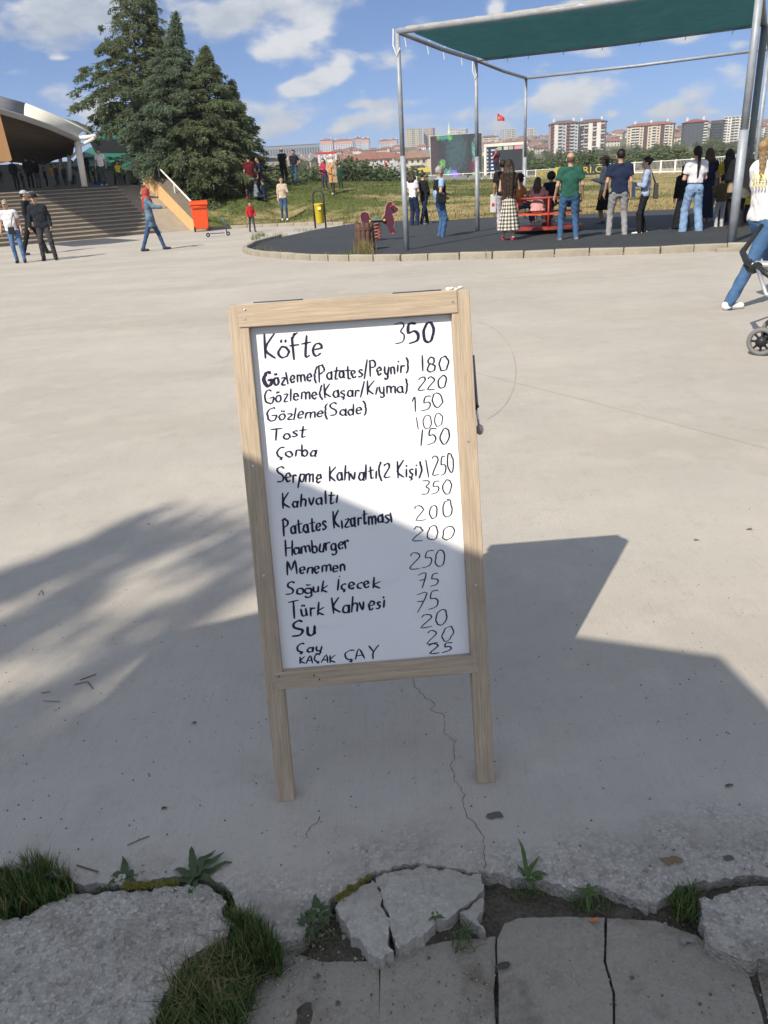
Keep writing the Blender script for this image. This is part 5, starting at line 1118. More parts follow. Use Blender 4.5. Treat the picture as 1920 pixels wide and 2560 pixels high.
for px in (178,245,286,340): MB().tube([atd(px,400,48)-TO2,atd(px+3,462,48)-TO2],.08,8).build('post',gmm,pav,True)
# near-black sheet added to darken the terrace background and a strip of bright banners
o=MB().box((0,0,1.0),(20,.3,2.0)).build('dark_backdrop',M('backdrop_black',(.012,.016,.02),.9,noise=(.8,.4)),None); q_=atd(60,440,62); o.location=(q_[0],q_[1],SH); o.rotation_euler=(0,0,.25); tag(o,'near-black sheet added to darken the background of the terrace','screen')
for x0,x1,y0,y1,cl,lb in ((178,200,410,418,(.7,.6,.2),'yellow banner strip under the pavilion'),(207,217,411,420,(.7,.62,.25),'small yellow banner behind the terrace column'),(48,62,404,412,(.6,.6,.6),'white notice hanging under the canopy'),(232,262,452,462,(.03,.08,.3),'blue cool box under the pavilion')):
    a=atd(x0,y1,60 if y0<440 else 45);b=atd(x1,y1,60 if y0<440 else 45);c=atd(x1,y0,60 if y0<440 else 45); o=MB().ext([a,b,(b[0],b[1],c[2]),(a[0],a[1],c[2])],(0,.12,0)).build('banner' if 'b' in lb[-9:] or y0<440 else 'cool_box',M('banner_%d'%x0,cl,.8),fix=True); tag(o,lb,'banner' if y0<440 else 'cool box')
# ------------------------------------------------------------------ screens, fence, signs
def screen(name,label,TL,TR,BL,BR,d,side_px,matf,frame_m,fw_,depth=1.2):
    P=[atd(*TL,d),atd(*TR,d),atd(*BR,d),atd(*BL,d)]; c=(P[2]+P[3])/2; r=thing(name,label,'screen',c)
    x=P[2]-P[3]; w=np.linalg.norm(x[:2]); ux=np.array([x[0],x[1],0])/w; un=np.array([-ux[1],ux[0],0]); h=((P[0]-P[3])[2]+(P[1]-P[2])[2])/2
    o=-c
    R=np.array([ux,un,[0,0,1]]).T
    r.rotation_euler=(0,0,math.atan2(ux[1],ux[0]))
    MB().box((0,depth/2+.05,h/2-1),(w,depth,h+2)).build('cabinet',frame_m,r)
    if fw_:
        for bx in (((0,0,h-fw_/2),(w,.2,fw_)),((-w/2+fw_/2,0,h/2-fw_),(fw_,.2,h-2.01*fw_+1)),((w/2-fw_/2,0,h/2-fw_),(fw_,.2,h-2.01*fw_+1))): MB().box(*bx).build('frame',frame_m,r)
    return r,w,h
led=M('led_glass',(.05,.055,.065),.5,noise=(.8,.3),emis=.9)
def glow(name,col,e=1.): return M(name,col,.6,emis=e)
r,w,h=screen('led_screen','large dark outdoor screen showing blurred coloured lights, behind the white rail',(1075,342),(1202,328),(1077,450),(1206,445),140,None,None,lgrey,0)
led_m=M('big_screen_face',(.05,.055,.065),.5,emis=1.0,spec=.15); n,l=nodes_of(led_m); b=n['Principled BSDF']
tcn=n.new('ShaderNodeTexCoord'); sp=n.new('ShaderNodeSeparateXYZ'); l.new(tcn.outputs['Object'],sp.inputs[0])
def blob(cx,cz,rx,rz,col,cur,ns=3.5):
    no=n.new('ShaderNodeTexNoise'); no.inputs['Scale'].default_value=ns; no.inputs['Detail'].default_value=5; l.new(tcn.outputs['Object'],no.inputs[0])
    def mt(op,a,bb,cl=False):
        q=n.new('ShaderNodeMath'); q.operation=op; q.use_clamp=cl
        for i,v in enumerate((a,bb)):
            if isinstance(v,(int,float)): q.inputs[i].default_value=v
            else: l.new(v,q.inputs[i])
        return q.outputs[0]
    dx=mt('DIVIDE',mt('SUBTRACT',sp.outputs[0],cx),rx); dz=mt('DIVIDE',mt('SUBTRACT',sp.outputs[2],cz),rz)
    q=mt('SUBTRACT',1,mt('ADD',mt('MULTIPLY',dx,dx),mt('MULTIPLY',dz,dz))); q=mt('ADD',q,mt('MULTIPLY',mt('SUBTRACT',no.outputs[0],.55),3)); q=mt('MULTIPLY',q,1.2,True)
    mx=n.new('ShaderNodeMixRGB'); l.new(q,mx.inputs[0]); l.new(cur,mx.inputs[1]); mx.inputs[2].default_value=col+(1,); return mx.outputs[0]
rg=n.new('ShaderNodeRGB'); rg.outputs[0].default_value=(.035,.038,.046,1); cur=rg.outputs[0]
for a in ((-3.6,h*.4,1.3,h*.7,(.06,.045,.055)),(0,h*.6,2.3,h*.6,(.045,.075,.085)),(2.8,h*.28,.6,1.6,(.10,.03,.05)),(2.9,h*.62,.4,2.2,(.09,.22,.20)),(-2.4,h*.36,.7,.9,(.12,.26,.09)),(-1.3,h*.14,.9,1.0,(.10,.28,.26)),(-.4,h*.06,1.1,1.2,(.20,.14,.60)),(3.3,h*.06,.8,1.0,(.2,.35,.12)),(-1.9,h*.95,1.3,.5,(.04,.20,.19)),(-2.9,h*.95,.35,.5,(.13,.22,.05)),(-1.0,h*.93,.6,.6,(.08,.30,.08))): cur=blob(*a,cur)
l.new(cur,b.inputs['Base Color']); l.new(cur,b.inputs['Emission Color']); b.inputs['Emission Strength'].default_value=.35
MB().box((0,-.02,h/2),(w-.25,.12,h-.2)).build('display',led_m,r)
r,w,h=screen('led_screen','smaller outdoor screen in a thick white frame showing a race table',(1209,363),(1311,352),(1210,450),(1313,443),138,None,None,white,.42)
MB().box((0,-.03,h/2),(w-.84,.1,h-.8)).build('display',M('small_screen_face',(.030,.034,.042),.6,emis=.35,noise=(.4,.2),spec=.1),r)
for k in range(7): 
    for j,(xa,wa) in enumerate(((-w/2+.62,.16),(-w/2+1.45,.62))): MB().box((xa,-.1,h*.88-k*h*.105-.3),(wa,.03,.26)).build('table_cell',glow('cell_%d'%((k+j)%3),((.22,.24,.42),(.17,.2,.34),(.28,.3,.48))[(k+j)%3],.9),r)
for k,(xa,cl) in enumerate(((-.8,(.12,.18,.13)),(.2,(.22,.22,.18)),(1.0,(.16,.16,.14)),(1.9,(.3,.1,.13)),(2.6,(.16,.14,.14)))): MB().box((xa,-.1,h-.75),(.7,.03,.5)).build('table_cell',glow('cellb_%d'%k,cl,.9),r)
# fence
fen_px=[(640,458,140),(760,458,140),(880,461,138),(1075,456,135),(1210,450,128),(1330,446,118),(1420,443,104),(1500,438,93),(1600,435,84),(1700,433,76),(1800,429,70),(1925,420,62),(2080,408,56)]
fen=thing('white_fence','long white metal fence running below the screens and apartment blocks','fence',atd(1500,438,93)); FO=np.array(fen.location)
FP=[]
for px,py,d in fen_px: p=atd(px,py,d); FP.append(p)
fd=[0]
for a,b in zip(FP[:-1],FP[1:]): fd.append(fd[-1]+np.linalg.norm(b-a))
def FPt(s): return np.array([np.interp(s,fd,[p[k] for p in FP]) for k in range(3)])
s=0; fe_m=M('fence_paint',(.78,.78,.76),.5); k=0
while s<fd[-1]-3:
    a,b=FPt(s),FPt(s+2.85); v=b-a; v/=np.linalg.norm(v); low=s<fd[4]
    hf=1.05
    MB().box((a+np.array([0,0,hf/2])-FO),(.12,.12,hf+.1)).build('post',fe_m,fen)
    if not low: MB().box((b+np.array([0,0,hf/2])-FO),(.09,.09,hf)).build('post',fe_m,fen)
    mb=MB(); mb.tube([a+np.array([0,0,hf-.03])-FO,b+np.array([0,0,hf-.03])-FO],.045,5); mb.build('top_rail',fe_m,fen)
    mb=MB(); mb.tube([a+np.array([0,0,.10])-FO,b+np.array([0,0,.10])-FO],.08,5); mb.build('bottom_rail',fe_m,fen)
    if not low:
        mb=MB()
        for q_ in np.linspace(.12,2.75,11): p=a+v*q_-FO; mb.tube([p+np.array([0,0,.1]),p+np.array([0,0,hf-.05])],.011,4,False)
        tag(mb.build('bars',fe_m,fen),kind='stuff')
    s+=3.0
# white boards along the rail below the big screen
for i,px in enumerate(range(1085,1330,34)):
    a=atd(px,449,127); o=MB().box((0,0,.5),(1.9,.06,.8)).build('rail_board',M('rail_board',(.33,.33,.34),.8,noise=(.7,.4))); o.location=(a[0],a[1],a[2]-.3); o.rotation_euler=(0,0,.25); tag(o,'grey white board fixed to the rail under the screens','board','boards fixed to the rail')
def text3(name,txt,px,py,d,hpx,mat,yaw,label=None,par=None,ext_=.03):
    cu=bpy.data.curves.new(name,'FONT'); cu.body=txt; cu.size=hpx*d/2277*1.35; cu.extrude=ext_; cu.materials.append(mat); o=bpy.data.objects.new(name,cu); COL.objects.link(o); p=atd(px,py,d); o.location=p; o.rotation_euler=(math.pi/2,0,yaw)
    if par is not None: o.location=Matrix.Rotation(-par.rotation_euler[2],4,'Z')@(Vector(p)-par.location); o.rotation_euler=(math.pi/2,0,yaw-par.rotation_euler[2]); o.parent=par
    return o
yl=M('sign_yellow',(.50,.40,.05),.7)
for x0,x1,yt,yb,d,txt,lb,bgc in ((1340,1402,426,446,110,'ORTARIYA','long banner with yellow letters ORTARIYA on the fence next to the far pole',(.20,.19,.12)),(1432,1530,416,440,86,'URI.CO','dark banner with big yellow letters behind the man in green',(.03,.04,.05))):
    a=atd(x0,yb,d);b=atd(x1,yb,d);t_=atd(x0,yt,d); yw=math.atan2(b[1]-a[1],b[0]-a[0]); r=thing('sponsor_banner',lb,'banner',a,yw); w=np.linalg.norm((b-a)[:2])
    MB().box((w/2,.08,(t_[2]-a[2])/2),(w,.08,t_[2]-a[2])).build('board',M('banner_bg_%d'%x0,bgc,.8),r)
    cu=bpy.data.curves.new('lettering','FONT'); cu.body=txt; cu.size=(t_[2]-a[2])*.95; cu.extrude=.02; cu.materials.append(yl); o=bpy.data.objects.new('lettering',cu); COL.objects.link(o); o.parent=r; o.location=(.15,.02,(t_[2]-a[2])*.22); o.rotation_euler=(math.pi/2,0,0); cu.space_character=1.05
    bpy.context.view_layer.update(); 
    wx=o.dimensions[0]; me_=bpy.data.meshes.new_from_object(o); mo=bpy.data.objects.new('lettering',me_); COL.objects.link(mo); mo.parent=r; mo.location=o.location; mo.rotation_euler=o.rotation_euler; mo.scale=((w-.3)/max(wx,.1),1,1); bpy.data.objects.remove(o); mo.name='lettering'
o=MB().ext([atd(1388,445,98),atd(1420,443,98),atd(1428,417,98),atd(1394,418,98)],(0,1.2,0)).build('yellow_panel',yl,fix=True); tag(o,'slanted yellow advertising panel behind the man in green','panel')
# banner with circular badges
a=atd(796,411,150); b=atd(843,409,150); t_=atd(796,381,150); r=thing('poster_board','white poster board with a red heading and grey round badges','poster board',a,math.atan2(b[1]-a[1],b[0]-a[0])); w=np.linalg.norm((b-a)[:2]); h=t_[2]-a[2]
MB().box((w/2,0,h/2),(w,.12,h)).build('panel',M('poster_white',(.62,.62,.64),.8),r); MB().box((w/2,-.09,h-.16),(w,.05,.32)).build('heading',M('poster_red',(.55,.05,.05),.8),r); MB().box((w/2,-.09,.08),(w,.05,.16)).build('heading',M('poster_red',(.55,.05,.05),.8),r)
for i in range(3):
    for j in range(2): MB().tube([(w*(.2+.3*i),-.07,h*(.28+.34*j)),(w*(.2+.3*i),-.10,h*(.28+.34*j))],w*.105,14).build('badge',M('badge_grey',(.26,.27,.30),.8),r); MB().tube([(w*(.2+.3*i),-.09,h*(.28+.34*j)),(w*(.2+.3*i),-.12,h*(.28+.34*j))],w*.055,12).build('badge',M('poster_white',(.62,.62,.64),.8),r)
for xx in (.05,w-.05): MB().tube([(xx,.1,-2.2),(xx,.1,h)],.05,6).build('post',lgrey,r)
# small white flags
for i,(px,py,d) in enumerate(((938,420,128),(950,416,128),(972,421,128),(985,412,128),(962,416,129))):
    p=atd(px,py,d); b=atd(px,452,d); r=thing('pennant_pole',('small red flag' if i==4 else ['first','second','third','fourth'][i]+' small white flag')+' on a pole beyond the white rail','flag',b); hh=p[2]-b[2]+.6
    MB().tube([(0,0,-.5),(0,0,hh+.3)],.05,6).build('pole',fe_m,r)
    mb=MB(); mb.v=[(.05,0,hh+.2),(.9,.15,hh-.5),(1.4,.2,hh-1.2),(1.3,.1,hh-1.7),(.7,0,hh-1.5),(.05,0,hh-1.2)]; mb.f=[(0,1,4,5),(1,2,3,4)]; mb.build('flag',fm if i==4 else M('white_flag',(.6,.6,.66),.8,trans=.3),r,True)
# yellow topped hut far beyond
o=MB().box((0,0,.5),(2.6,1.5,.8)).build('kiosk',M('kiosk_yellow',(.55,.47,.12),.8)); p=atd(1062,432,160); o.location=p; tag(o,'yellow and green kiosk roof beyond the flags','kiosk')
# ------------------------------------------------------------------ people: smooth bodies from blended distance fields
class Field:
    def __init__(s,lo,hi,h):
        s.lo=np.array(lo,float); s.h=h; s.n=np.ceil((np.array(hi)-s.lo)/h).astype(int)+1
        s.ax=[s.lo[i]+h*np.arange(s.n[i]) for i in range(3)]; s.D=np.full(s.n,1e3,np.float32)
    def _sub(s,lo,hi):
        i0=np.maximum(((np.array(lo)-s.lo)/s.h).astype(int)-1,0); i1=np.minimum(((np.array(hi)-s.lo)/s.h).astype(int)+2,s.n)
        sl=tuple(slice(a,max(b,a)) for a,b in zip(i0,i1)); X_=s.ax[0][sl[0]][:,None,None]; Y_=s.ax[1][sl[1]][None,:,None]; Z_=s.ax[2][sl[2]][None,None,:]
        return sl,X_,Y_,Z_
    def _mix(s,sl,d,k):
        D=s.D[sl]; 
        if k<=0: s.D[sl]=np.minimum(D,d); return
        h=np.clip(.5+.5*(D-d)/k,0,1); s.D[sl]=np.where(D>100,d,D*(1-h)+d*h-k*h*(1-h))
    def cone(s,a,b,ra,rb,k=.03,fy=1.):
        a=np.array(a,float);b=np.array(b,float); m=max(ra,rb)+.06; sl,X_,Y_,Z_=s._sub(np.minimum(a,b)-m,np.maximum(a,b)+m)
        ba=b-a; q=max(ba@ba,1e-9); t=np.clip(((X_-a[0])*ba[0]+(Y_-a[1])*ba[1]+(Z_-a[2])*ba[2])/q,0,1)
        d=np.sqrt((X_-a[0]-t*ba[0])**2+((Y_-a[1]-t*ba[1])*fy)**2+(Z_-a[2]-t*ba[2])**2)-(ra+(rb-ra)*t); s._mix(sl,d,k); return s
    def ell(s,c,r,k=.02):
        c=np.array(c,float); r=np.array(r,float); sl,X_,Y_,Z_=s._sub(c-r-.06,c+r+.06)
        d=(np.sqrt(((X_-c[0])/r[0])**2+((Y_-c[1])/r[1])**2+((Z_-c[2])/r[2])**2)-1)*r.min(); s._mix(sl,d,k); return s
    def skirt(s,zt_,zb,rt_,rb,c=(0,0),fy=1.15,waves=0):
        R=max(rt_,rb)+.08; sl,X_,Y_,Z_=s._sub((c[0]-R,c[1]-R,zb-.04),(c[0]+R,c[1]+R,zt_+.04)); t=np.clip((zt_-Z_)/(zt_-zb),0,1)
        an=np.arctan2(Y_-c[1],X_-c[0]); rr=rt_+(rb-rt_)*t**.85+ .012*t*np.sin(an*waves)
        d=np.maximum(np.sqrt((X_-c[0])**2+((Y_-c[1])*fy)**2)-rr,np.maximum(Z_-zt_,zb-Z_)); s._mix(sl,d,.02); return s
    def cut(s,f):
        X_=s.ax[0][:,None,None];Y_=s.ax[1][None,:,None];Z_=s.ax[2][None,None,:]; s.D=np.maximum(s.D,f(X_,Y_,Z_).astype(np.float32)); return s
    def wrinkle(s,amp,fr,seed):
        X_=s.ax[0][:,None,None];Y_=s.ax[1][None,:,None];Z_=s.ax[2][None,None,:]
        s.D=s.D+(amp*np.sin(fr*(Z_*1.3+X_*.9)+seed+2*np.sin(fr*.45*(X_*1.7-Y_+Z_*.4)+seed*2))*np.sin(fr*.6*(X_-Z_*.5+Y_*1.2)+seed)).astype(np.float32); return s
    def mesh(s):
        D=s.D; D=np.pad(D,1,constant_values=10.); lo=s.lo-s.h; S=D<0
        c=[S[i:S.shape[0]-1+i,j:S.shape[1]-1+j,k:S.shape[2]-1+k] for i in(0,1) for j in(0,1) for k in(0,1)]
        cnt=sum(x.astype(np.int8) for x in c); act=(cnt>0)&(cnt<8); ii=np.argwhere(act)
        if len(ii)==0: return None,None
        idm=np.full(act.shape,-1,np.int64); idm[act]=np.arange(len(ii)); P=np.zeros((len(ii),3)); W_=np.zeros(len(ii)); off=np.array([(i,j,k) for i in(0,1) for j in(0,1) for k in(0,1)])
        vals=[D[ii[:,0]+o[0],ii[:,1]+o[1],ii[:,2]+o[2]] for o in off]
        for a in range(8):
            for b in range(a+1,8):
                if np.abs(off[a]-off[b]).sum()==1:
                    m=(vals[a]<0)!=(vals[b]<0); t=vals[a][m]/(vals[a][m]-vals[b][m]); P[m]+=off[a]+(off[b]-off[a])*t[:,None]; W_[m]+=1
        V_=lo+s.h*(ii+P/W_[:,None]); F_=[]
        for ax in range(3):
            a=[slice(None)]*3;b=[slice(None)]*3; a[ax]=slice(0,-1); b[ax]=slice(1,None); e=S[tuple(a)]!=S[tuple(b)]; E_=np.argwhere(e); u,v=[q for q in range(3) if q!=ax]
            E_=E_[(E_[:,u]>0)&(E_[:,v]>0)&(E_[:,u]<S.shape[u]-1)&(E_[:,v]<S.shape[v]-1)]
            def g(du,dv): I=E_.copy(); I[:,u]-=du; I[:,v]-=dv; return idm[I[:,0],I[:,1],I[:,2]]
            q=np.stack([g(1,1),g(0,1),g(0,0),g(1,0)],1); sg=S[E_[:,0],E_[:,1],E_[:,2]]; fl=~sg if ax!=1 else sg; q[fl]=q[fl][:,::-1]; F_.append(q)
        F_=np.concatenate(F_); return V_,F_[(F_>=0).all(1)]
SK={'fair':(.58,.37,.27),'tan':(.46,.28,.19),'dark':(.22,.12,.08),'brown':(.33,.19,.125)}
def skin(k): return M('skin_'+k,SK[k],.6,noise=(14,.12),spec=.35)
HB=(.018,.014,.012)
ARM={'down':((.045,-.03,-.28),(.06,.03,-.53)),'relax':((.07,-.02,-.27),(.10,.10,-.50)),'hip':((.16,-.10,-.24),(.04,.10,-.38)),'phone':((.05,.09,-.26),(-.02,.22,-.02)),'fwd':((.05,.02,-.28),(.01,.27,-.24)),'out':((.10,.18,-.17),(.16,.42,-.20)),'hold':((.06,.05,-.28),(-.10,.26,-.24)),
     'cross':((.07,.06,-.27),(-.16,.20,-.22)),'front':((.05,.06,-.28),(-.10,.19,-.40)),'lift':((.16,.10,-.12),(.05,.26,.10)),'back':((.06,-.12,-.26),(.08,-.24,-.46)),'push':((.06,.08,-.27),(.04,.36,-.34)),'bent':((.08,.0,-.27),(.0,.20,-.30)),'side':((.16,.0,-.22),(.34,.05,-.36)),'rail':((.06,.16,-.20),(.05,.40,-.12))}
LEG={'stand':((.10,.0),(.10,.02)),'step':((.09,.20),(.08,-.24)),'stride':((.09,.30),(.07,-.34)),'wide':((.17,.04),(.17,-.02)),'shift':((.14,.10),(.09,-.04))}
def person(label,px,py,hx,hy,face,top=('tee',(.1,.1,.1)),bottom=('trousers',(.05,.05,.06),0),hair=('short',HB),shoe=(.05,.05,.05),sk='fair',arms=('down','down'),legs='stand',build=1.,pos=None,H=None,head_turn=0,lean=(0,0),sit=None,extras=(),hs=None,h=.014,group=None,glasses=False,bow=0,belly=0):
    if pos is None: pos=on_ter(px,py) if py<gy_lim(px) else gnd(px,py)
    pos=np.array(pos,float); d=math.hypot(pos[0],pos[1])
    if H is None: H=atd(hx,hy,d)[2]-pos[2]
    k=H/1.75; 
    if hs is None: hs=1.05 if H>1.45 else 1.05+(1.45-H)*.45
    r=thing('person',label,'person',pos,-math.radians(face),group)
    w=build; seed=abs(hash(label))%97*.1 if False else (len(label)*1.7+px*.13)%9
    h=max(h,d*.00058)/k
    lx,ly=lean; hipz=.92; 
    hl={-1:np.array([-.085*w,0,hipz]),1:np.array([.085*w,0,hipz])}; sh={s:np.array([s*.168*w**.75+lx,ly,1.415]) for s in(-1,1)}
    ft={}; kn={}
    lg=LEG.get(legs,legs) if isinstance(legs,str) else legs
    for s,(ox,oy) in zip((-1,1),lg):
        ft[s]=np.array([s*ox,oy,.085]); dd=np.linalg.norm(ft[s]-hl[s]); bend=math.sqrt(max(.0,(.425)**2-(dd/2)**2)); kn[s]=(ft[s]+hl[s])/2+np.array([s*.01,min(bend,.25)+.012,0])
    sz=0
    if sit is not None:    # seated: sit = seat height; thighs forward
        sz=hipz-(sit/k+.10)
        for s in(-1,1): hl[s]=hl[s]-[0,0,sz]; sh[s]=sh[s]-[0,0,sz]; kn[s]=np.array([s*.13,.40,hl[s][2]-.02]); ft[s]=np.array([s*.13,.42,max(.08,kn[s][2]-.42)])
    hc=np.array([lx*1.25,ly*1.2+.015+bow*.06,1.635-sz-bow*.03]); nk=np.array([lx*1.05,ly*1.05-.005,1.50-sz])
    hd={}
    el={}
    for s,a in zip((-1,1),arms):
        e_,h_=ARM[a] if isinstance(a,str) else a
        el[s]=sh[s]+np.array([s*e_[0],e_[1],e_[2]]); hd[s]=sh[s]+np.array([s*h_[0],h_[1],h_[2]])
    pel=(hl[-1]+hl[1])/2; mid=lambda t:pel*(1-t)+np.array([lx,ly,1.43-sz])*t
    lo=np.array([-.62,-.62,-.02]); hi=np.array([.62,.62,1.80-sz])
    allp=np.array(list(hd.values())+list(el.values())+list(ft.values())+list(kn.values())+[hc]); lo=np.minimum(allp.min(0)-.24,[-.34,-.30,0]); hi=np.maximum(allp.max(0)+.24,[.34,.30,0]); lo[2]=-.03; hi[2]=hc[2]+.2
    def torso(f,g,wide=0,low=0,kk=.05):
        fy=1.22
        f.cone(sh[-1]*[.80,1,1]+[lx*.2,0,-.02],sh[1]*[.80,1,1]+[lx*.2,0,-.02],.070+g,.070+g,kk,1.1)
        c=mid(.68); f.cone(c-[.072*w,0,0],c+[.072*w,0,0],.112*w**.5+g,.112*w**.5+g,kk,fy); c=mid(.36); f.cone(c-[.05*w,0,0],c+[.05*w,0,0],.105*w**.5+g+belly*.3,.105*w**.5+g+belly*.3,kk,fy*(1-belly*1.2))
        c=mid(.05); f.cone(c-[.07*w,0,0],c+[.07*w,0,0],.108*w**.5+g+wide,.108*w**.5+g+wide,kk,fy)
        f.cone(mid(.05),mid(.70),.10*w**.5+g,.11*w**.5+g,kk,fy)
        for s in(-1,1): f.cone(nk-[0,.01,.015],sh[s]*[.8,1,1]+[lx*.2,-.005,.015],.040+g,.052+g,.04,1.)
    def finish(f,name,mat,par,sm=True):
        V_,F_=f.mesh()
        if V_ is None: return None
        return npmesh(name,V_*k,F_,mat,par,sm)
    # --- body
    f=Field(lo,hi,h)
    tk,tc_=top[0],top[1]
    torso(f,-.014)
    f.cone(nk-[0,0,.06],hc-[0,.01,.05],.052,.050,.03)
    yaw_h=math.radians(head_turn); ch,sh_=math.cos(yaw_h),math.sin(yaw_h)
    def HP(x,y,z): # head-local to body
        x,y,z=x*hs,y*hs,z*hs
        y2=y-bow*z*.0; return hc+np.array([x*ch+y2*sh_,-x*sh_+y2*ch,z+ (hs-1)*.06-bow*y*.35])
    f.ell(HP(0,-.005,.03),np.array([.077,.092,.098])*hs,.03); f.cone(HP(0,.03,-.02),HP(0,.045,-.075),.058*hs,.036*hs,.04)
    f.cone(HP(0,.085,.01),HP(0,.103,-.02),.012*hs,.017*hs,.012)          # nose
    for s in(-1,1): f.ell(HP(s*.079,-.005,-.005),np.array([.014,.022,.032])*hs,.01)   # ears
    for s in(-1,1):
        f.cone(sh[s],el[s],.046*w**.5,.038,.03); f.cone(el[s],hd[s],.037,.026,.02)
        dv=hd[s]-el[s]; dv/=np.linalg.norm(dv); pc=hd[s]+dv*.05; f.cone(hd[s],pc,.026,.034,.02,1.)
        f.cone(hl[s],kn[s],.078*w**.5,.050,.04); f.cone(kn[s],ft[s],.050,.033,.03); f.cone(ft[s]-[0,.02,.03],ft[s]+[s*.01,.14,-.045],.036,.028,.02)
    V_,F_=f.mesh()
    # fingers grown from inside each palm, joined into the same mesh
    mb=MB()
    for s in(-1,1):
        dv=hd[s]-el[s]; dv/=np.linalg.norm(dv); side=np.cross(dv,[0,0,1.]); 
        if np.linalg.norm(side)<.3: side=np.array([0,1.,0])
        side/=np.linalg.norm(side); if_=np.cross(side,dv); curl=np.array([-s*.8,.15,-.1]); curl-=dv*(curl@dv)
        acr=np.array([0,1.,0])-dv*dv[1]; acr/=np.linalg.norm(acr)+1e-9; pc=hd[s]+dv*.045
        for q_,(o,ln) in enumerate(((.028,.072),(.010,.082),(-.009,.076),(-.026,.060))):
            a=pc+acr*o*.8; b=pc+acr*o*1.15+dv*.045+curl*.008; c=b+dv*ln*.45+curl*.022; e_=c+dv*ln*.25+curl*.03; mb.tube([a,b,c,e_],[.0105,.0095,.0085,.007],6)
        a=pc+acr*.022-dv*.02; mb.tube([a,a+acr*.035+dv*.03,a+acr*.04+dv*.062+curl*.012],[.012,.0105,.008],6)
    v0=len(V_); VV=np.concatenate([V_,np.array(mb.v)]); 
    me=bpy.data.meshes.new('body'); me.from_pydata((VV*k).tolist(),[],F_.tolist()+[tuple(i+v0 for i in q) for q in mb.f]); body=link('body',me,skin(sk),r,True)
    # eyes, mouth
    dark=M('eye_dark',(.02,.015,.012),.3,spec=.5)
    if not (hair[0]=='away'):
        for s in(-1,1): MB().ball(HP(s*.031,.084,.018)*k,(.011*k*hs,.008*k*hs,.007*k*hs),6,4).build('eye',dark,body,True)
        MB().ball(HP(0,.083,-.055)*k,(.022*k*hs,.010*k*hs,.006*k*hs),8,4).build('mouth',M('lip_'+sk,tuple(c*.6 for c in SK[sk]),.5),body,True)
    if glasses:
        g_=MB(); 
        for s in(-1,1): g_.ball(HP(s*.032,.092,.016)*k,(.024*k*hs,.012*k,.017*k*hs),8,5); g_.tube([HP(s*.055,.09,.02)*k,HP(s*.085,-.01,.02)*k],.004*k,4)
        g_.tube([HP(-.02,.10,.02)*k,HP(.02,.10,.02)*k],.004*k,4); g_.build('sunglasses',dark,r,True)
    # --- top
    def sleeve(f,g,frac,wr=.0):
        for s in(-1,1):
            f.cone(sh[s],el[s],.056*w**.5+g,.048+g,.03)
            if frac>1: p=el[s]+(hd[s]-el[s])*(frac-1); f.cone(el[s],p,.047+g,.036+g+wr,.02)
            elif frac<1:
                p=sh[s]+(el[s]-sh[s])*frac; n_=(el[s]-sh[s]); n_/=np.linalg.norm(n_)
    def clip_sleeve(f,frac):
        for s in(-1,1):
            p=sh[s]+(el[s]-sh[s])*frac; n_=el[s]-sh[s]; n_/=np.linalg.norm(n_)
            X_=f.ax[0][:,None,None];Y_=f.ax[1][None,:,None];Z_=f.ax[2][None,None,:]; q=(X_-p[0])*n_[0]+(Y_-p[1])*n_[1]+(Z_-p[2])*n_[2]
            far=np.sqrt((X_-(p+n_*.15)[0])**2+(Y_-(p+n_*.15)[1])**2+(Z_-(p+n_*.15)[2])**2)-.19
            outer=s*(X_-lx)-(.155*w**.75)
            m=np.minimum(q,np.minimum(-far,outer)); f.D=np.maximum(f.D,m.astype(np.float32))
    g=top[2] if len(top)>2 and isinstance(top[2],(int,float)) else .006
    hem={'tee':-.04,'long':-.05,'shirt':-.02,'crop':.10,'coat':-.42,'midcoat':-.26,'tank':0,'vest':-.06,'jacket':-.08,'tunic':-.22}.get(tk,-.04)
    hemz=pel[2]+hem+.02
    f=Field(lo,hi,h); f2w={'coat':.03,'midcoat':.03,'tunic':.03,'jacket':.015}.get(tk,0)
    torso(f,g+.004,f2w)
    if hem<-.15: f.skirt(pel[2]+.06,hemz,.125*w+g+.01,.155*w+g+.02,(pel[0],pel[1]),1.2) 
    if tk in('tee','shirt','crop','vest0'): sleeve(f,g+.004,1); clip_sleeve(f,.62)
    elif tk=='tank' or tk=='vest': pass
    elif tk=='elbow': sleeve(f,g,1)
    else: sleeve(f,g,1.96)
    f.cone(nk-[0,0,.05],nk-[0,0,.02],.062,.056,.02)
    f.cut(lambda X_,Y_,Z_:hemz-Z_+0*X_+0*Y_); f.cut(lambda X_,Y_,Z_:Z_-(nk[2]+.005)+0*X_+0*Y_ if True else 0)
    f.wrinkle(.0042,27,seed); garment=finish(f,{'coat':'coat','midcoat':'coat','jacket':'jacket','vest':'vest'}.get(tk,'shirt'),cloth(tc_),r)
    # --- bottom
    bk,bc=bottom[0],bottom[1]; f=Field(lo,hi,h)
    wd=bottom[2] if len(bottom)>2 else 0
    if bk in('trousers','jeans','shorts'):
        c=mid(.02); f.cone(c-[.065*w,0,0],c+[.065*w,0,0],.112*w**.5,.112*w**.5,.04,1.2); f.cone(mid(.0),mid(.16),.104*w**.5,.100*w**.5,.04,1.15)
        for s in(-1,1):
            f.cone(hl[s],kn[s],.092*w**.5+wd*.3,.060+wd*.6,.035)
            if bk!='shorts': e_=ft[s]+np.array([0,-.01,-.03]); f.cone(kn[s],e_,.060+wd*.6,.046+wd,.03)
        f.cut(lambda X_,Y_,Z_:Z_-(pel[2]+.12)+0*X_+0*Y_)
    else:
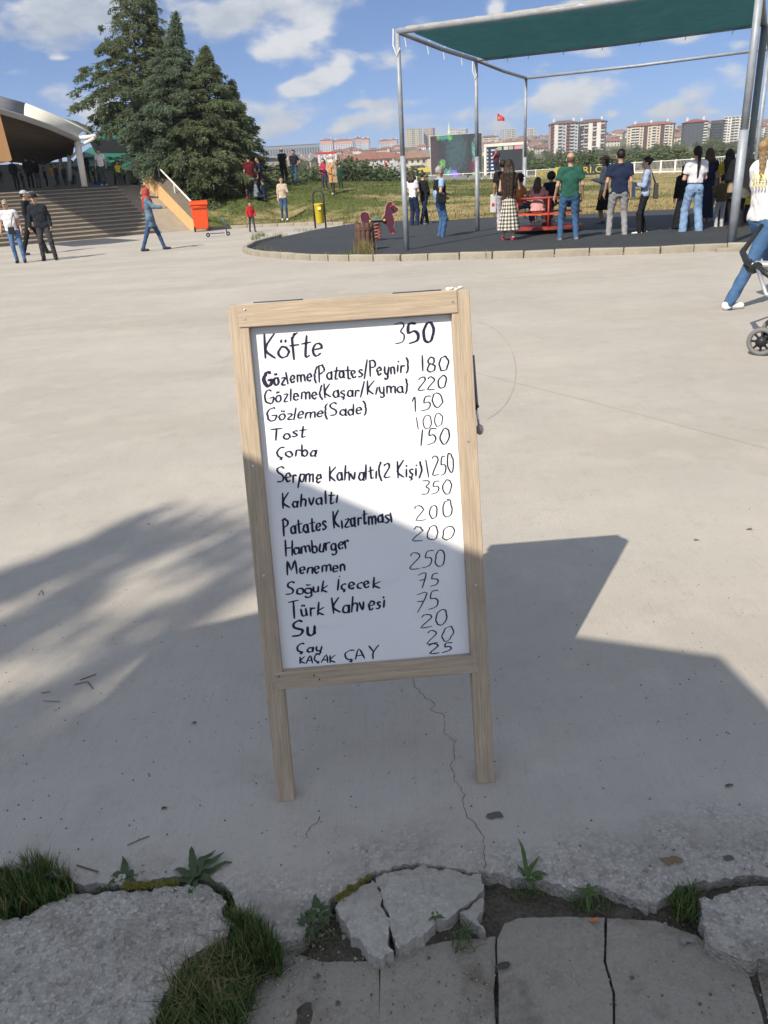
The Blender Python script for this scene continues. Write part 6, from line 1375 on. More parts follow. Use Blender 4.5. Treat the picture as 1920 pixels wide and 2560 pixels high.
        hz=bottom[3] if len(bottom)>3 else .45; f.skirt(pel[2]+.12,hz,.115*w,(.20+wd)*w,(pel[0],pel[1]),1.1,waves=11)
    f.wrinkle(.005,30,seed+2); mname=bottom[4] if len(bottom)>4 else None
    finish(f,'skirt' if bk=='skirt' else ('shorts' if bk=='shorts' else 'trousers'),mname or cloth(bc,'denim' if bk=='jeans' else 'cloth'),r)
    # --- shoes
    for s in(-1,1):
        f=Field(ft[s]-[.1,.15,.12],ft[s]+[.1,.27,.12],h*.8); f.cone(ft[s]-[0,.035,.035],ft[s]+[s*.012,.15,-.05],.046,.034,.03); f.cone(ft[s]-[0,.01,.0],ft[s]-[0,.01,.04],.042,.046,.02)
        zb=ft[s][2]-.083; f.cut(lambda X_,Y_,Z_:zb-Z_+0*X_+0*Y_); finish(f,'shoe',M('shoe_%02d%02d%02d'%tuple(int(c*99) for c in shoe),shoe,.6),r)
    # --- hair / headwear
    hk,hcol=hair[0],hair[1]; f=Field(np.minimum(lo,hc-.3),np.maximum(hi,hc+.25),h*.9); hm_=M('hair_%02d%02d%02d'%tuple(int(c*99) for c in hcol),hcol,.55,noise=(60,.4),bump=(90,.6,.004))
    def facecut(f,y=.045,zl=-.06):
        f.cut(lambda X_,Y_,Z_: np.minimum( ( ((X_-hc[0])*sh_+(Y_-hc[1])*ch)-y*hs ), -(Z_-(hc[2]+.055*hs)) )+0*X_ )
    nm='hair'
    if hk in('short','bald','curly','grey'):
        R={'short':(.087,.101,.103),'grey':(.085,.100,.102),'curly':(.125,.13,.125),'bald':(.083,.098,.09)}[hk]; f.ell(HP(0,-.014,.042 if hk!='bald' else .01),np.array(R)*hs); facecut(f)
        zc=-.035 if hk!='curly' else -.06
        f.cut(lambda X_,Y_,Z_:(hc[2]+zc*hs)-Z_+0*X_+0*Y_)
        if hk=='bald': f.cut(lambda X_,Y_,Z_:Z_-(hc[2]+.055*hs)+0*X_+0*Y_)
        if hk=='curly': f.wrinkle(.010,90,1)
    elif hk in('long','pony','bun'):
        f.ell(HP(0,-.014,.038),np.array([.089,.102,.105])*hs)
        if hk=='long':
            L_=hair[2] if len(hair)>2 else .42
            for s in(-1,0,1): f.cone(HP(s*.055,-.05,.02),HP(s*.075,-.09,-.14),.05,.055,.03); f.cone(HP(s*.075,-.09,-.14),HP(s*.06,-.11,-L_),.058,.025,.03)
        facecut(f,.04)
        if hk=='pony': f.cone(HP(0,-.10,.05),HP(0,-.15,.0),.035,.045,.02); L_=hair[2] if len(hair)>2 else .35; f.cone(HP(0,-.15,.0),HP(0,-.13,-L_),.045,.016,.03)
        if hk=='bun': f.ell(HP(0,-.11,.06),(.045,.045,.045))
        f.wrinkle(.004,70,seed)
    elif hk in('hijab','hood'):
        nm='headscarf' if hk=='hijab' else 'hood'; hm_=cloth(hcol)
        f.ell(HP(0,-.012,.025),np.array([.100,.112,.118])*hs,.03); f.cone(HP(0,-.02,-.06),nk-[0,0,.04],.085,.10,.05); f.cone(nk-[.06,-.02,.06],nk+[.06,.02,-.06],.08,.08,.05)
        if hk=='hijab': f.cone(nk-[0,-.04,.06],nk-[.04,-.13,.26],.10,.06,.05); f.cone(nk-[0,.05,.02],nk-[.06,.12,.30],.09,.05,.05)
        if hk=='hijab' or 1: f.cut(lambda X_,Y_,Z_: -(np.sqrt((((X_-hc[0])*ch-(Y_-hc[1])*sh_)/.052)**2+((Z_-hc[2]+.01)/.075)**2)-1)*.05*(((X_-hc[0])*sh_+(Y_-hc[1])*ch)>.02)-1*(((X_-hc[0])*sh_+(Y_-hc[1])*ch)<=.02))
        f.wrinkle(.004,40,seed)
    elif hk=='cap':
        nm='cap'; hm_=cloth(hcol); f.ell(HP(0,-.008,.052),np.array([.092,.106,.088])*hs); f.cut(lambda X_,Y_,Z_:(hc[2]+.045*hs)-Z_+0*X_+0*Y_)
        f.cone(HP(-.04,.09,.055),HP(.04,.09,.055),.02*hs,.02*hs,.01,1.); f.cone(HP(-.03,.13,.048),HP(.03,.13,.048),.016*hs,.016*hs,.03); 
        f3=Field(hc-.25,hc+.25,h); f3.ell(HP(0,-.02,.02),np.array([.084,.098,.09])*hs); h0=hc[2]; f3.cut(lambda X_,Y_,Z_:Z_-(h0+.05*hs)+0*X_+0*Y_); f3.cut(lambda X_,Y_,Z_:(h0-.04)-Z_+0*X_+0*Y_)
        f3.cut(lambda X_,Y_,Z_:((X_-hc[0])*sh_+(Y_-hc[1])*ch)-.02+0*Z_); finish(f3,'hair',M('hair_dark',HB,.6),r)
        if len(hair)>2: # long hair under the cap
            f4=Field(lo,hi,h); 
            for s in(-1,0,1): f4.cone(HP(s*.05,-.06,.02),HP(s*.06,-.10,-hair[2]),.05,.022,.03)
            finish(f4,'hair',M('hair_dark',HB,.6),r)
    finish(f,nm,hm_,r)
    J=dict(root=r,k=k,hd=hd,el=el,sh=sh,hc=hc,pel=pel,nk=nk,ft=ft,kn=kn,HP=HP,mid=mid,h=h,lo=lo,hi=hi,finish=finish,w=w)
    return J
def gy_lim(px): return float(np.interp(px,[470,560,650,760,860,950,1107,1206,1441,1604,1713,1920],[573,571,566,562,560,552,554,546,540,530,524,512]))
def sash(J,a,b,r_,mat,n=9,name='strap',out=.13,back=False):
    "strap over the torso between two body points"
    k=J['k']; pts=[]
    a=np.array(a);b=np.array(b)
    for t in np.linspace(0,1,n): p=a*(1-t)+b*t; p=p+np.array([0,(-1 if back else 1)*out*math.sin(math.pi*t)**.5*.25,0]); pts.append(p*k)
    return MB().tube(pts,r_*k,5).build(name,mat,J['root'],True)
def bag(J,c,size,mat,label,cat='bag',name='bag',strap=None,smat=None):
    "a bag is a thing of its own"
    k=J['k']; r=thing(name,label,cat,J['root'].location,J['root'].rotation_euler[2]); c=np.array(c)*k; s=np.array(size)*k
    o=MB().box(c,s,taper=.86).build('body',mat,r,bevel=.02*k)
    if strap is not None: 
        pts=[np.array(p)*k for p in strap]; MB().tube(pts,.012*k,6).build('strap',smat or mat,r,True)
    return r
# ------------------------------------------------------------------ the people
LB=(.34,.47,.66); JN=(.075,.135,.27); JL=(.20,.32,.50); BLK=(.018,.019,.024); NVY=(.020,.026,.06); WH=(.74,.74,.78)
J=person('man in a white half sleeve shirt and jeans with a black crossbody bag',52,657,10,502,165,('shirt',WH,.016),('jeans',(.10,.19,.36),.006),('grey',(.30,.28,.26)),(.02,.02,.02),'tan',('relax','relax'),'shift',1.12,glasses=True,head_turn=25,lean=(.05,0),belly=.08)
bm_=M('black_leather',(.018,.02,.028),.5,noise=(20,.3)); bag(J,(.02,.20,.93),(.20,.07,.20),bm_,'black crossbody bag on the hip of the man in the white shirt',strap=[(.02,.20,1.02),(-.06,.17,1.25),(-.13,.06,1.44),(-.10,-.08,1.44)])
J=person('man in a black cap and dark jacket with charcoal trousers on the plaza',126,651,93,486,168,('jacket',(.022,.028,.036),.014),('trousers',(.055,.055,.062),.012),('cap',BLK),(.02,.02,.02),'tan',('relax','relax'),'wide',1.12,head_turn=10,lean=(.06,0),belly=.05)
person('bearded man in black with a pale grey cap walking behind the others',92,636,60,478,85,('long',BLK,.012),('trousers',(.02,.02,.022),.012),('cap',(.42,.46,.50)),(.03,.03,.035),'tan',('down','relax'),'stride',1.05,head_turn=-10)
person('woman in a red headscarf and long denim jacket walking with an arm out',388,626,362,472,80,('midcoat',(.12,.19,.27),.014),('jeans',(.05,.10,.20),.004),('hijab',(.42,.07,.06)),(.03,.03,.05),'tan',('down','out'),'stride',1.)
person('man in a white T-shirt walking down the top of the stairs',262,462,258,371,178,('tee',WH,.012),('trousers',(.06,.07,.08),.006),('short',HB),(.4,.38,.35),'tan',('relax','relax'),'stand',1.05,bow=.9,pos=atd(262,464,41.5))
person('child in a yellow T-shirt at the top of the stairs',302,462,297,404,150,('tee',(.66,.48,.05),.01),('trousers',(.03,.035,.045),.005),('short',HB),(.05,.05,.05),'tan',('lift','down'),'stand',pos=atd(302,462,42.5))
person('small child in a red hoodie with a white chest print near the mound',632,580,622,505,150,('long',(.50,.03,.035),.014),('trousers',(.06,.07,.10),.006),('short',HB),(.03,.03,.04),'tan',('relax','relax'),'step')
person('woman in a beige top and jeans with sunglasses at the foot of the mound',713,552,711,443,172,('elbow',(.55,.47,.37),.012),('jeans',(.045,.10,.22),-.004),('long',(.03,.018,.012),.30),(.72,.72,.70),'fair',('hold','down'),'stand',.92,glasses=True)
person('man in a black polo and long black trousers with his back turned on the mound',712,463,706,370,20,('tee',BLK,.012),('trousers',BLK,.014),('bald',(.10,.08,.07)),(.02,.02,.02),'tan',('front','down'),'stand',1.1)
person('man in a navy polo and jeans with a hand on his hip on the mound',740,463,725,376,195,('tee',(.02,.025,.045),.012),('jeans',(.04,.09,.20),.004),('short',HB),(.3,.28,.25),'tan',('hip','down'),'wide',1.)
person('man in a maroon top standing in the cedar shade',632,500,628,388,0,('tee',(.10,.015,.02),.012),('trousers',(.03,.04,.06),.01),('short',HB),(.02,.02,.02),'tan',('down','front'),'stand',1.1)
person('man in navy leaning in the cedar shade beside the maroon top',658,494,664,391,250,('tee',NVY,.014),('trousers',(.04,.05,.08),.01),('short',HB),(.02,.02,.02),'tan',('front','down'),'shift',1.05,lean=(0,.06))
person('person in pale blue sitting on the grass in the cedar shade',642,503,640,457,70,('long',(.20,.24,.30),.012),('trousers',(.04,.05,.07),.006),('short',HB),(.03,.03,.03),'tan',('front','front'),'stand',H=1.6,sit=.12)
person('person in dark clothes sitting on the grass beside the pale blue one',662,502,660,458,300,('long',(.04,.06,.10),.012),('trousers',(.03,.03,.04),.006),('short',HB),(.03,.03,.03),'tan',('front','front'),'stand',H=1.55,sit=.12)
person('woman in a magenta top with a baby wrap on the mound',814,475,811,398,200,('long',(.36,.04,.10),.014),('trousers',(.06,.045,.10),.006),('long',(.02,.015,.015),.25),(.3,.3,.35),'fair',('hold','hold'),'stand')
J=person('woman in a white headscarf and long beige coat with an orange stripe',834,487,832,387,205,('coat',(.38,.31,.22),.02),('trousers',(.06,.045,.035),.012),('hijab',(.70,.66,.60)),(.65,.63,.6),'fair',('down','front'),'step')
MB().box(np.array([.0,-.0,0])+np.array([-.02,.165,1.05])*J['k'],(.09,.03,.78)).build('stripe',M('orange_cloth',(.72,.19,.04),.8),J['root'],bevel=.01)
bag(J,(-.22,.12,.66),(.26,.10,.28),M('paper_bag',(.33,.24,.14),.8,noise=(9,.2)),'brown shopping bag carried by the woman in the beige coat',strap=[(-.30,.12,.80),(-.24,.06,.90),(-.16,.12,.80)])
person('child in dark green beside the woman in the beige coat',853,472,851,412,190,('long',(.02,.06,.045),.02),('trousers',(.02,.05,.04),.01),('short',HB),(.02,.03,.03),'tan',('down','down'))
person('woman in a white top and wide navy trousers by the front pole',1036,566,1030,430,35,('tee',WH,.006),('trousers',(.022,.035,.085),.030),('long',(.05,.03,.02),.17),(.4,.3,.3),'fair',('front','front'),'stand',.9,lean=(-.02,0))
person('person in black close behind the woman in the white top',1063,563,1046,432,55,('long',(.018,.020,.022),.012),('trousers',(.02,.03,.07),.014),('short',(.05,.035,.025)),(.62,.5,.48),'fair',('front','front'),'step',.95,lean=(-.04,.0))
J=person('grey haired man in a light blue T-shirt, black vest and jeans',1102,597,1080,420,75,('tee',(.28,.42,.66),.014),('jeans',(.06,.13,.28),.010),('grey',(.38,.37,.35)),(.03,.035,.045),'tan',('bent','hip'),'stand',1.12,glasses=False,belly=.12)
f=Field(J['lo'],J['hi'],J['h']); 
for c,w_ in ((J['mid'](.70),.135),(J['mid'](.36),.140)): f.cone(c-[.09,.0,0],c+[.09,.0,0],w_+.03,w_+.03,.04,1.22)
f.cone(J['sh'][-1]*[.72,1,1],J['sh'][1]*[.72,1,1],.105,.105,.04,1.1); f.cut(lambda X_,Y_,Z_:np.minimum(Y_-.04,.07-np.abs(X_))+0*Z_); f.cut(lambda X_,Y_,Z_:1.02-Z_+0*X_+0*Y_); f.cut(lambda X_,Y_,Z_:Z_-1.47+0*X_+0*Y_); J['finish'](f,'vest',cloth((.02,.022,.028)),J['root'])
MB().tube([J['HP'](-.03,.098,.016)*J['k'],J['HP'](.03,.098,.016)*J['k'],J['HP'](.085,.0,.02)*J['k']],.005,4).build('eyeglasses',bm_,J['root'])
bag(J,(.26,-.06,1.02),(.10,.28,.26),bm_,'black shoulder bag of the grey haired man with the vest',strap=[(.24,.04,1.14),(.17,.03,1.44),(.20,-.10,1.14)])
person('man in a maroon T-shirt and shorts holding a microphone on the grass',1240,446,1236,369,165,('tee',(.10,.03,.055),.012),('shorts',(.035,.045,.06),.02),('short',HB),(.05,.05,.05),'tan',('down','phone'),'stand',1.1,pos=atd(1240,446,53))
J=person('man in a black T-shirt and pale trousers behind the woman in the checked skirt',1257,579,1248,403,12,('tee',BLK,.016),('trousers',(.48,.46,.52),.008),('short',HB),(.72,.72,.72),'brown',('down','phone'),'stand',1.05)
pb=bag(J,(-.26,.06,.72),(.17,.14,.46),M('plastic_bag',(.62,.62,.64),.5,trans=.2),'white plastic bag with a red mark hanging from the hand behind the skirt',strap=[(-.27,.03,.93),(-.25,.04,1.0),(-.25,.09,.93)])
MB().box(np.array([-.26,-.020,.70])*J['k'],(.07,.012,.07)).build('mark',M('red_print',(.55,.03,.03),.7),pb)
# gingham skirt material
gk=M('gingham',(.60,.57,.50),.9); n,l=nodes_of(gk); b=n['Principled BSDF']; tcn=n.new('ShaderNodeTexCoord'); sp=n.new('ShaderNodeSeparateXYZ'); l.new(tcn.outputs['Object'],sp.inputs[0])
def mth2(op,a,bb):
    q=n.new('ShaderNodeMath'); q.operation=op
    for i,v in enumerate((a,bb)):
        if v is None: continue
        if isinstance(v,(int,float)): q.inputs[i].default_value=v
        else: l.new(v,q.inputs[i])
    return q.outputs[0]
at=mth2('ARCTAN2',sp.outputs[0],sp.outputs[1]); c1_=mth2('GREATER_THAN',mth2('SINE',mth2('MULTIPLY',at,16),None),0); c2_=mth2('GREATER_THAN',mth2('SINE',mth2('MULTIPLY',sp.outputs[2],78),None),0); ct_=mth2('MULTIPLY',mth2('ADD',c1_,c2_),.5)
rp=n.new('ShaderNodeValToRGB'); l.new(ct_,rp.inputs[0]); rp.color_ramp.elements[0].color=(.66,.63,.56,1); rp.color_ramp.elements[1].color=(.045,.042,.04,1); e_=rp.color_ramp.elements.new(.5); e_.color=(.24,.23,.205,1); l.new(rp.outputs[0],b.inputs['Base Color'])
J=person('long haired woman in a brown top and black and white checked skirt',1272,605,1272,402,15,('tank',(.055,.032,.030),.010),('skirt',(.5,.5,.5),.08,.27,gk),('long',(.022,.014,.012),.62),(.22,.02,.035),'fair',('front','phone'),'shift',.95,h=.011)
for s in(-1,1): MB().tube([(J['ft'][s]+[0,0,-.02])*J['k'],(J['ft'][s]+[0,0,.05])*J['k']],.045*J['k'],8).build('sock',cloth((.72,.70,.68)),J['root'],True)
person('broad man in a dark green T-shirt and jeans seen from behind',1420,604,1416,385,2,('tee',(.030,.105,.082),.018),('jeans',(.055,.125,.255),.010),('bald',(.12,.09,.07)),(.20,.17,.14),'tan',('relax','relax'),'wide',1.22,h=.011)
J=person('woman in a brown cap, grey cardigan and long black skirt',1506,563,1499,392,300,('long',(.38,.42,.46),.012),('skirt',(.014,.014,.016),.03,.40),('cap',(.22,.12,.10),.22),(.05,.06,.08),'brown',('hold','hold'),'stand',.9)
J=person('man in a navy polo and light grey trousers seen from behind',1541,592,1544,377,8,('tee',(.022,.030,.075),.018),('trousers',(.30,.30,.32),.016),('short',HB),(.30,.24,.22),'tan',('relax','down'),'wide',1.2,h=.011)
J=person('dark haired woman in a light blue shirt and black trousers turning sideways',1606,586,1600,396,285,('long',(.34,.42,.60),.014),('trousers',(.016,.018,.022),.016),('bun',HB),(.62,.62,.62),'fair',('hold','down'),'shift',1.0,h=.012)
bag(J,(-.05,-.24,1.0),(.38,.10,.36),M('charcoal_canvas',(.045,.05,.05),.8,noise=(20,.2)),'charcoal tote bag hanging from the woman in the light blue shirt',strap=[(-.2,-.22,1.16),(-.12,-.10,1.46),(.10,-.22,1.16)])
bag(J,(-.02,.30,1.06),(.30,.12,.34),M('blue_film',(.30,.50,.60),.35,trans=.2),'pale blue folded bag held by the woman in the light blue shirt')
J=person('woman with a black ponytail in a white T-shirt and wide pale jeans',1726,583,1735,369,3,('crop',WH,.016),('jeans',(.22,.34,.54),.040),('pony',(.012,.010,.012),.46),(.66,.66,.64),'fair',('hold','hold'),'wide',1.0,h=.011)
MB().box(np.array([.05,-.155,.90])*J['k'],(.06,.012,.02)).build('patch',bm_,J['root'])
person('woman in a long navy dress half hidden by the white T-shirt',1757,561,1755,374,5,('tee',NVY,.016),('skirt',NVY,.02,.16),('long',(.06,.035,.02),.12),(.3,.2,.15),'fair',('front','down'),'stand',1.0)
person('person in a long dark dress just left of the wide pale jeans',1700,577,1722,440,0,('long',(.014,.016,.022),.012),('skirt',(.014,.016,.022),.06,.08),('long',HB,.15),(.02,.02,.02),'fair',('down','down'),H=1.45)
person('child in a purple top and pale jeans behind the ponytail',1775,556,1772,423,330,('tee',(.10,.05,.12),.012),('jeans',(.16,.28,.40),.014),('long',(.02,.015,.012),.2),(.3,.25,.2),'tan',('hold','down'))
person('woman with very long black hair in a yellow T-shirt',1806,560,1810,376,10,('tee',(.52,.36,.04),.010),('trousers',(.03,.03,.035),.01),('long',(.008,.008,.010),.62),(.03,.03,.03),'tan',('hold','front'),'stand',.95)
person('child in a khaki top and grey joggers with yellow shoes',1796,571,1800,440,5,('long',(.135,.105,.055),.020),('trousers',(.44,.45,.50),.014),('short',HB),(.55,.45,.05),'tan',('front','front'),'stand')
J=person('woman in a grey hood and olive grey coat behind the near pole',1838,574,1846,368,355,('midcoat',(.125,.115,.10),.034),('trousers',(.02,.018,.025),.02),('hood',(.20,.195,.18)),(.03,.02,.02),'fair',('front','front'),'stand',1.25)
bag(J,(-.24,-.10,.92),(.20,.12,.22),M('beige_leather',(.36,.26,.17),.6),'small beige handbag of the woman in the olive grey coat',strap=[(-.26,-.10,1.02),(-.12,-.12,1.3),(-.02,-.04,1.46)])
person('child in a yellow top beside the near pole',1868,562,1872,462,10,('long',(.70,.55,.07),.03),('trousers',(.05,.03,.03),.01),('long',HB,.1),(.3,.04,.03),'tan',('down','down'))
J=person('woman in a loose white T-shirt and jeans walking behind the stroller',1862,764,1915,335,74,('tee',WH,.022),('jeans',(.065,.135,.26),.012),('pony',(.30,.20,.10),.34),(.80,.80,.80),'fair',('push','push'),((.07,.40),(.06,-.40)),1.22,pos=gnd(1886,764),h=.008)
k=J['k']; SR=J['root']; ym=M('yellow_print',(.60,.55,.20),.8)
for j,zz in enumerate((1.34,1.27)):
    x=-.10
    for q_ in range(5):
        pts=[(x+.045*math.sin(t)*.5+.01*t,-.168,zz+.03*math.cos(t)) for t in np.linspace(0,4.5,7)]; x+=.045; MB().tube([np.array(p)*k for p in pts],.005*k,5).build('back_print',ym,SR)
# the crowd under the canopy
dk_=[(.018,.022,.034),(.03,.032,.035),(.05,.05,.06),(.012,.014,.02)]
cr=[(5,470,6,418,5,1.5,('long',(.02,.022,.03)),0),(44,474,40,398,8,None,('long',BLK),0),(80,472,78,392,350,None,('jacket',(.02,.025,.035)),0),(97,470,95,396,10,None,('jacket',(.02,.025,.04)),1),(138,465,131,412,20,None,('tee',(.62,.33,.04)),2),(147,463,146,412,200,None,('long',(.03,.03,.04)),0),(166,462,166,414,185,None,('jacket',(.055,.06,.058)),0),(188,460,190,418,0,None,('long',(.25,.25,.27)),0),(222,458,220,384,170,None,('long',BLK),0),(118,466,112,420,90,None,('long',(.02,.02,.03)),0),(60,472,58,425,60,None,('long',(.03,.03,.03)),0),(238,460,240,420,100,None,('long',(.02,.02,.03)),0),(314,462,316,425,200,None,('long',(.03,.03,.05)),0)]
names=['person in black sitting at the picture edge under the canopy','tall dark man standing second from the picture edge on the terrace','man in a dark jacket standing in the middle of the terrace','man in a navy jacket and grey trousers close behind him','child in an orange T-shirt and blue cap on the terrace','dark figure facing the child in orange','heavy man in a dark grey jacket seated beside the child in orange','person in a pale top sitting behind the canopy column','tall man in black with his arms folded next to the canopy column','dark figure left of the child in orange','dark seated figure between the two tall men','dark figure beneath the pavilion behind the white T-shirt','dark figure by the parapet beside the child in yellow']
for (px,py,hx,hy,fa,Hf,tp,bt_),lb in zip(cr,names):
    person(lb,px,py,hx,hy,fa,tp+(.016,),('trousers',[(.02,.022,.03),(.16,.17,.18),(.26,.34,.42)][bt_],.01),('cap',(.10,.14,.45)) if 'blue cap' in lb else ('short',HB),(.02,.02,.02),'tan',('front','down') if fa>90 else ('down','front'),'stand',1.1,pos=atd(px,py,43.5+(px%7)*.4),h=.024)
# ------------------------------------------------------------------ merry-go-round with children
mc=gnd(1366,584)[:2]; mg=thing('merry_go_round','red metal children\'s roundabout with seats and hand rail','roundabout',(mc[0],mc[1],.045)); rdm=M('red_paint',(.33,.045,.035),.5,noise=(4,.3),spec=.5); orm=M('orange_paint',(.60,.09,.03),.5,noise=(4,.2),spec=.5); RR=.92
MB().lathe([(RR,.10),(RR,.16),(RR-.03,.17),(.1,.17)],n=36).build('platform',rdm,mg)
MB().lathe([(.12,.0),(.12,.85),(.05,.9)],n=12).build('hub',rdm,mg,True)
def ringtube(R_,z,r_,n=40,a0=0,a1=2*math.pi): return MB().tube([(R_*math.cos(a),R_*math.sin(a),z) for a in np.linspace(a0,a1,n)],r_,7)
ringtube(RR*.97,.86,.03).build('hand_rail',rdm,mg,True)
mb=MB(); n=36
for i in range(n):
    a=2*math.pi*i/n
    for r_,z in ((RR*.98,.50),(RR*.66,.50),(RR*.66,.46),(RR*.98,.46)): mb.v.append((r_*math.cos(a),r_*math.sin(a),z))
for i in range(n):
    for j in range(4): a=i*4+j; b=i*4+(j+1)%4; c=((i+1)%n)*4+(j+1)%4; d_=((i+1)%n)*4+j; mb.f.append((a,b,c,d_))
mb.build('seat',orm,mg)
for i in range(6):
    a=2*math.pi*i/6+.35; MB().tube([(RR*.95*math.cos(a),RR*.95*math.sin(a),.14),(RR*.97*math.cos(a),RR*.97*math.sin(a),.87)],.028,8).build('upright',rdm,mg,True); MB().tube([(0,0,.60),(RR*.97*math.cos(a),RR*.97*math.sin(a),.86)],.02,6).build('spoke',rdm,mg,True)
def rider(lb,a,top,bot,hair,sk='tan',H_=1.2,fa=None,shoe=(.7,.68,.62)):
    a=math.radians(a); p=np.array([mc[0]+RR*.78*math.cos(a),mc[1]+RR*.78*math.sin(a),.045+.17]); face=math.degrees(math.atan2(-math.cos(a),-math.sin(a))) if fa is None else fa
    return person(lb,0,0,0,0,face,top,bot,hair,shoe,sk,('rail','rail'),'stand',pos=p,H=H_*1.13,sit=.42)
rider('child with a big dark curly head in an orange top on the roundabout',160,('tee',(.45,.17,.04),.012),('trousers',(.05,.09,.18),.01),('curly',(.010,.010,.014)),'brown',1.38,80)
rider('girl in a pink dress with long brown hair on the roundabout',238,('tunic',(.60,.30,.31),.014),('skirt',(.60,.30,.31),.05,.50),('long',(.09,.05,.03),.30),'fair',1.22,25)
rider('child with dark curls in a black top facing away on the roundabout',70,('long',(.018,.020,.03),.014),('trousers',(.10,.20,.40),.01),('curly',(.010,.010,.014)),'brown',1.38,0)
rider('child in a cream patterned top holding the roundabout rail',330,('long',(.55,.50,.40),.016),('shorts',(.04,.04,.05),.012),('short',(.07,.04,.025)),'tan',1.2,280)
rider('child in blue in the middle of the roundabout',15,('tee',(.04,.16,.38),.014),('shorts',(.10,.10,.12),.012),('short',(.05,.03,.02)),'tan',1.18,240)
# ------------------------------------------------------------------ stroller
wb=gnd(1899,889); st=thing('stroller','black and grey baby stroller half out of the picture','stroller',(wb[0]+.35,wb[1]+.35,0),math.radians(-38)); SO=np.array([wb[0]+.35,wb[1]+.35,0]); Ri=yawm(math.radians(38))
def SL(p): return Ri@(np.array(p)-SO)
dkp=M('black_plastic2',(.02,.022,.025),.45,noise=(9,.2)); alu=M('pale_aluminium',(.48,.50,.52),.35,metal=.5)
def wheel(c,R_,nm='wheel'):
    c=np.array(c); w=MB()
    pr=[]; 
    w.tube([c+np.array([0,-.028,0]),c+np.array([0,.028,0])],R_*.38,14); o=w.build(nm,dkp,st,True)
    MB().tube([c+np.array([(R_-.018)*math.cos(a),0,(R_-.018)*math.sin(a)]) for a in np.linspace(0,2*math.pi,28)],.020,8).build('tyre',M('grey_tyre',(.16,.16,.16),.8),o,True)
    for a in np.linspace(0,2*math.pi,9)[:-1]: MB().tube([c+np.array([R_*.3*math.cos(a),0,R_*.3*math.sin(a)]),c+np.array([(R_-.02)*math.cos(a),0,(R_-.02)*math.sin(a)])],.010,5).build('spoke',dkp,o)
w0=SL((wb[0],wb[1],0)); w0[2]=.115; wheel(w0,.115); wheel(w0+np.array([0,.50,0]),.115); wheel(w0+np.array([.62,.08,-.015]),.10); wheel(w0+np.array([.62,.42,-.015]),.10)
hL=SL(atd(1852,622,math.hypot(wb[0],wb[1])+1.0)); 
hp_=[SL(atd(x,y,d)) for x,y,d in ((1905,563,8.0),(1880,598,7.9),(1856,630,7.8),(1868,655,7.6),(1893,668,7.4),(1925,690,7.2))]
MB().tube(hp_,[.020,.020,.026,.03,.026,.022],10).build('handlebar',dkp,st,True)
MB().tube([hp_[3],hp_[3]+np.array([.05,.0,-.06]),hp_[4]],.045,8).build('hinge_joint',dkp,st,True)
MB().tube([hp_[4],SL(atd(1915,735,7.0)),w0+np.array([.32,.25,.22])],.018,8).build('frame_tube',alu,st,True)
MB().tube([w0+np.array([0,.0,.0]),w0+np.array([.0,.5,0])],.014,8).build('axle',dkp,st,True)
MB().tube([w0+np.array([-.01,.03,.03]),w0+np.array([.08,.02,.16]),w0+np.array([.3,.05,.30])],.012,7).build('cable',dkp,st,True)
MB().box(w0+np.array([.10,.05,.02]),(.20,.06,.07)).build('brake',dkp,st,bevel=.015)
MB().tube([w0+np.array([.05,.04,.02]),w0+np.array([.62,.10,.10]),w0+np.array([.35,.2,.55])],.015,8).build('frame_tube',alu,st,True)
MB().ext([w0+np.array([.15,.03,.50]),w0+np.array([.60,.03,.32]),w0+np.array([.80,.03,.40]),w0+np.array([.75,.03,.75]),w0+np.array([.25,.03,.95])],(0,.42,0)).build('seat',M('stroller_fabric',(.10,.10,.105),.9,noise=(9,.2)),st,fix=True)
MB().box(SL(atd(1915,660,7.5)),(.20,.16,.035)).build('tray',alu,st,bevel=.01); MB().box(SL(atd(1912,672,7.6)),(.09,.10,.05)).build('buckle',M('pale_plastic',(.6,.62,.62),.4),st,bevel=.01)
# ------------------------------------------------------------------ bins, scooter, stump, spring rider
bn=gnd(506,578); bi=thing('wheeled_bin','tall orange wheeled bin at the foot of the ochre parapet','bin',bn,math.radians(10)); om=M('orange_plastic',(.72,.085,.018),.45,noise=(5,.12),spec=.4)
MB().add([(-.30,-.30,.10),(.30,-.30,.10),(.30,.30,.10),(-.30,.30,.10),(-.35,-.36,1.06),(.35,-.36,1.06),(.35,.36,1.06),(-.35,.36,1.06)],[(0,3,2,1),(4,5,6,7),(0,1,5,4),(1,2,6,5),(2,3,7,6),(3,0,4,7)]).build('body',om,bi,bevel=.02)
MB().box((0,0,1.09),(.77,.80,.06)).build('rim',om,bi,bevel=.015); MB().add([(-.39,-.39,1.125),(.39,-.39,1.125),(.39,.42,1.19),(-.39,.42,1.19),(-.37,-.35,1.16),(.37,-.35,1.16),(.37,.38,1.24),(-.37,.38,1.24)],[(0,3,2,1),(4,5,6,7),(0,1,5,4),(1,2,6,5),(2,3,7,6),(3,0,4,7)]).build('lid',om,bi,bevel=.01)
for x in(-.30,.30): MB().tube([(x-.03,-.24,.11),(x+.03,-.24,.11)],.11,14).build('wheel',tyre,bi); MB().tube([(x-.03,.26,.11),(x+.03,.26,.11)],.11,14).build('wheel',tyre,bi)
for z in(.93,): MB().box((0,-.332-.035*(z-.35)/.6,z),(.60,.02,.025)).build('rib',om,bi)
MB().tube([(-.30,-.42,1.0),(.30,-.42,1.0)],.02,8).build('handle',om,bi,True)
sc=gnd(544,591); so=thing('kick_scooter','small blue kick scooter standing on the plaza near the orange bin','scooter',sc,math.radians(8)); sb=M('scooter_blue',(.05,.11,.22),.4,metal=.2)
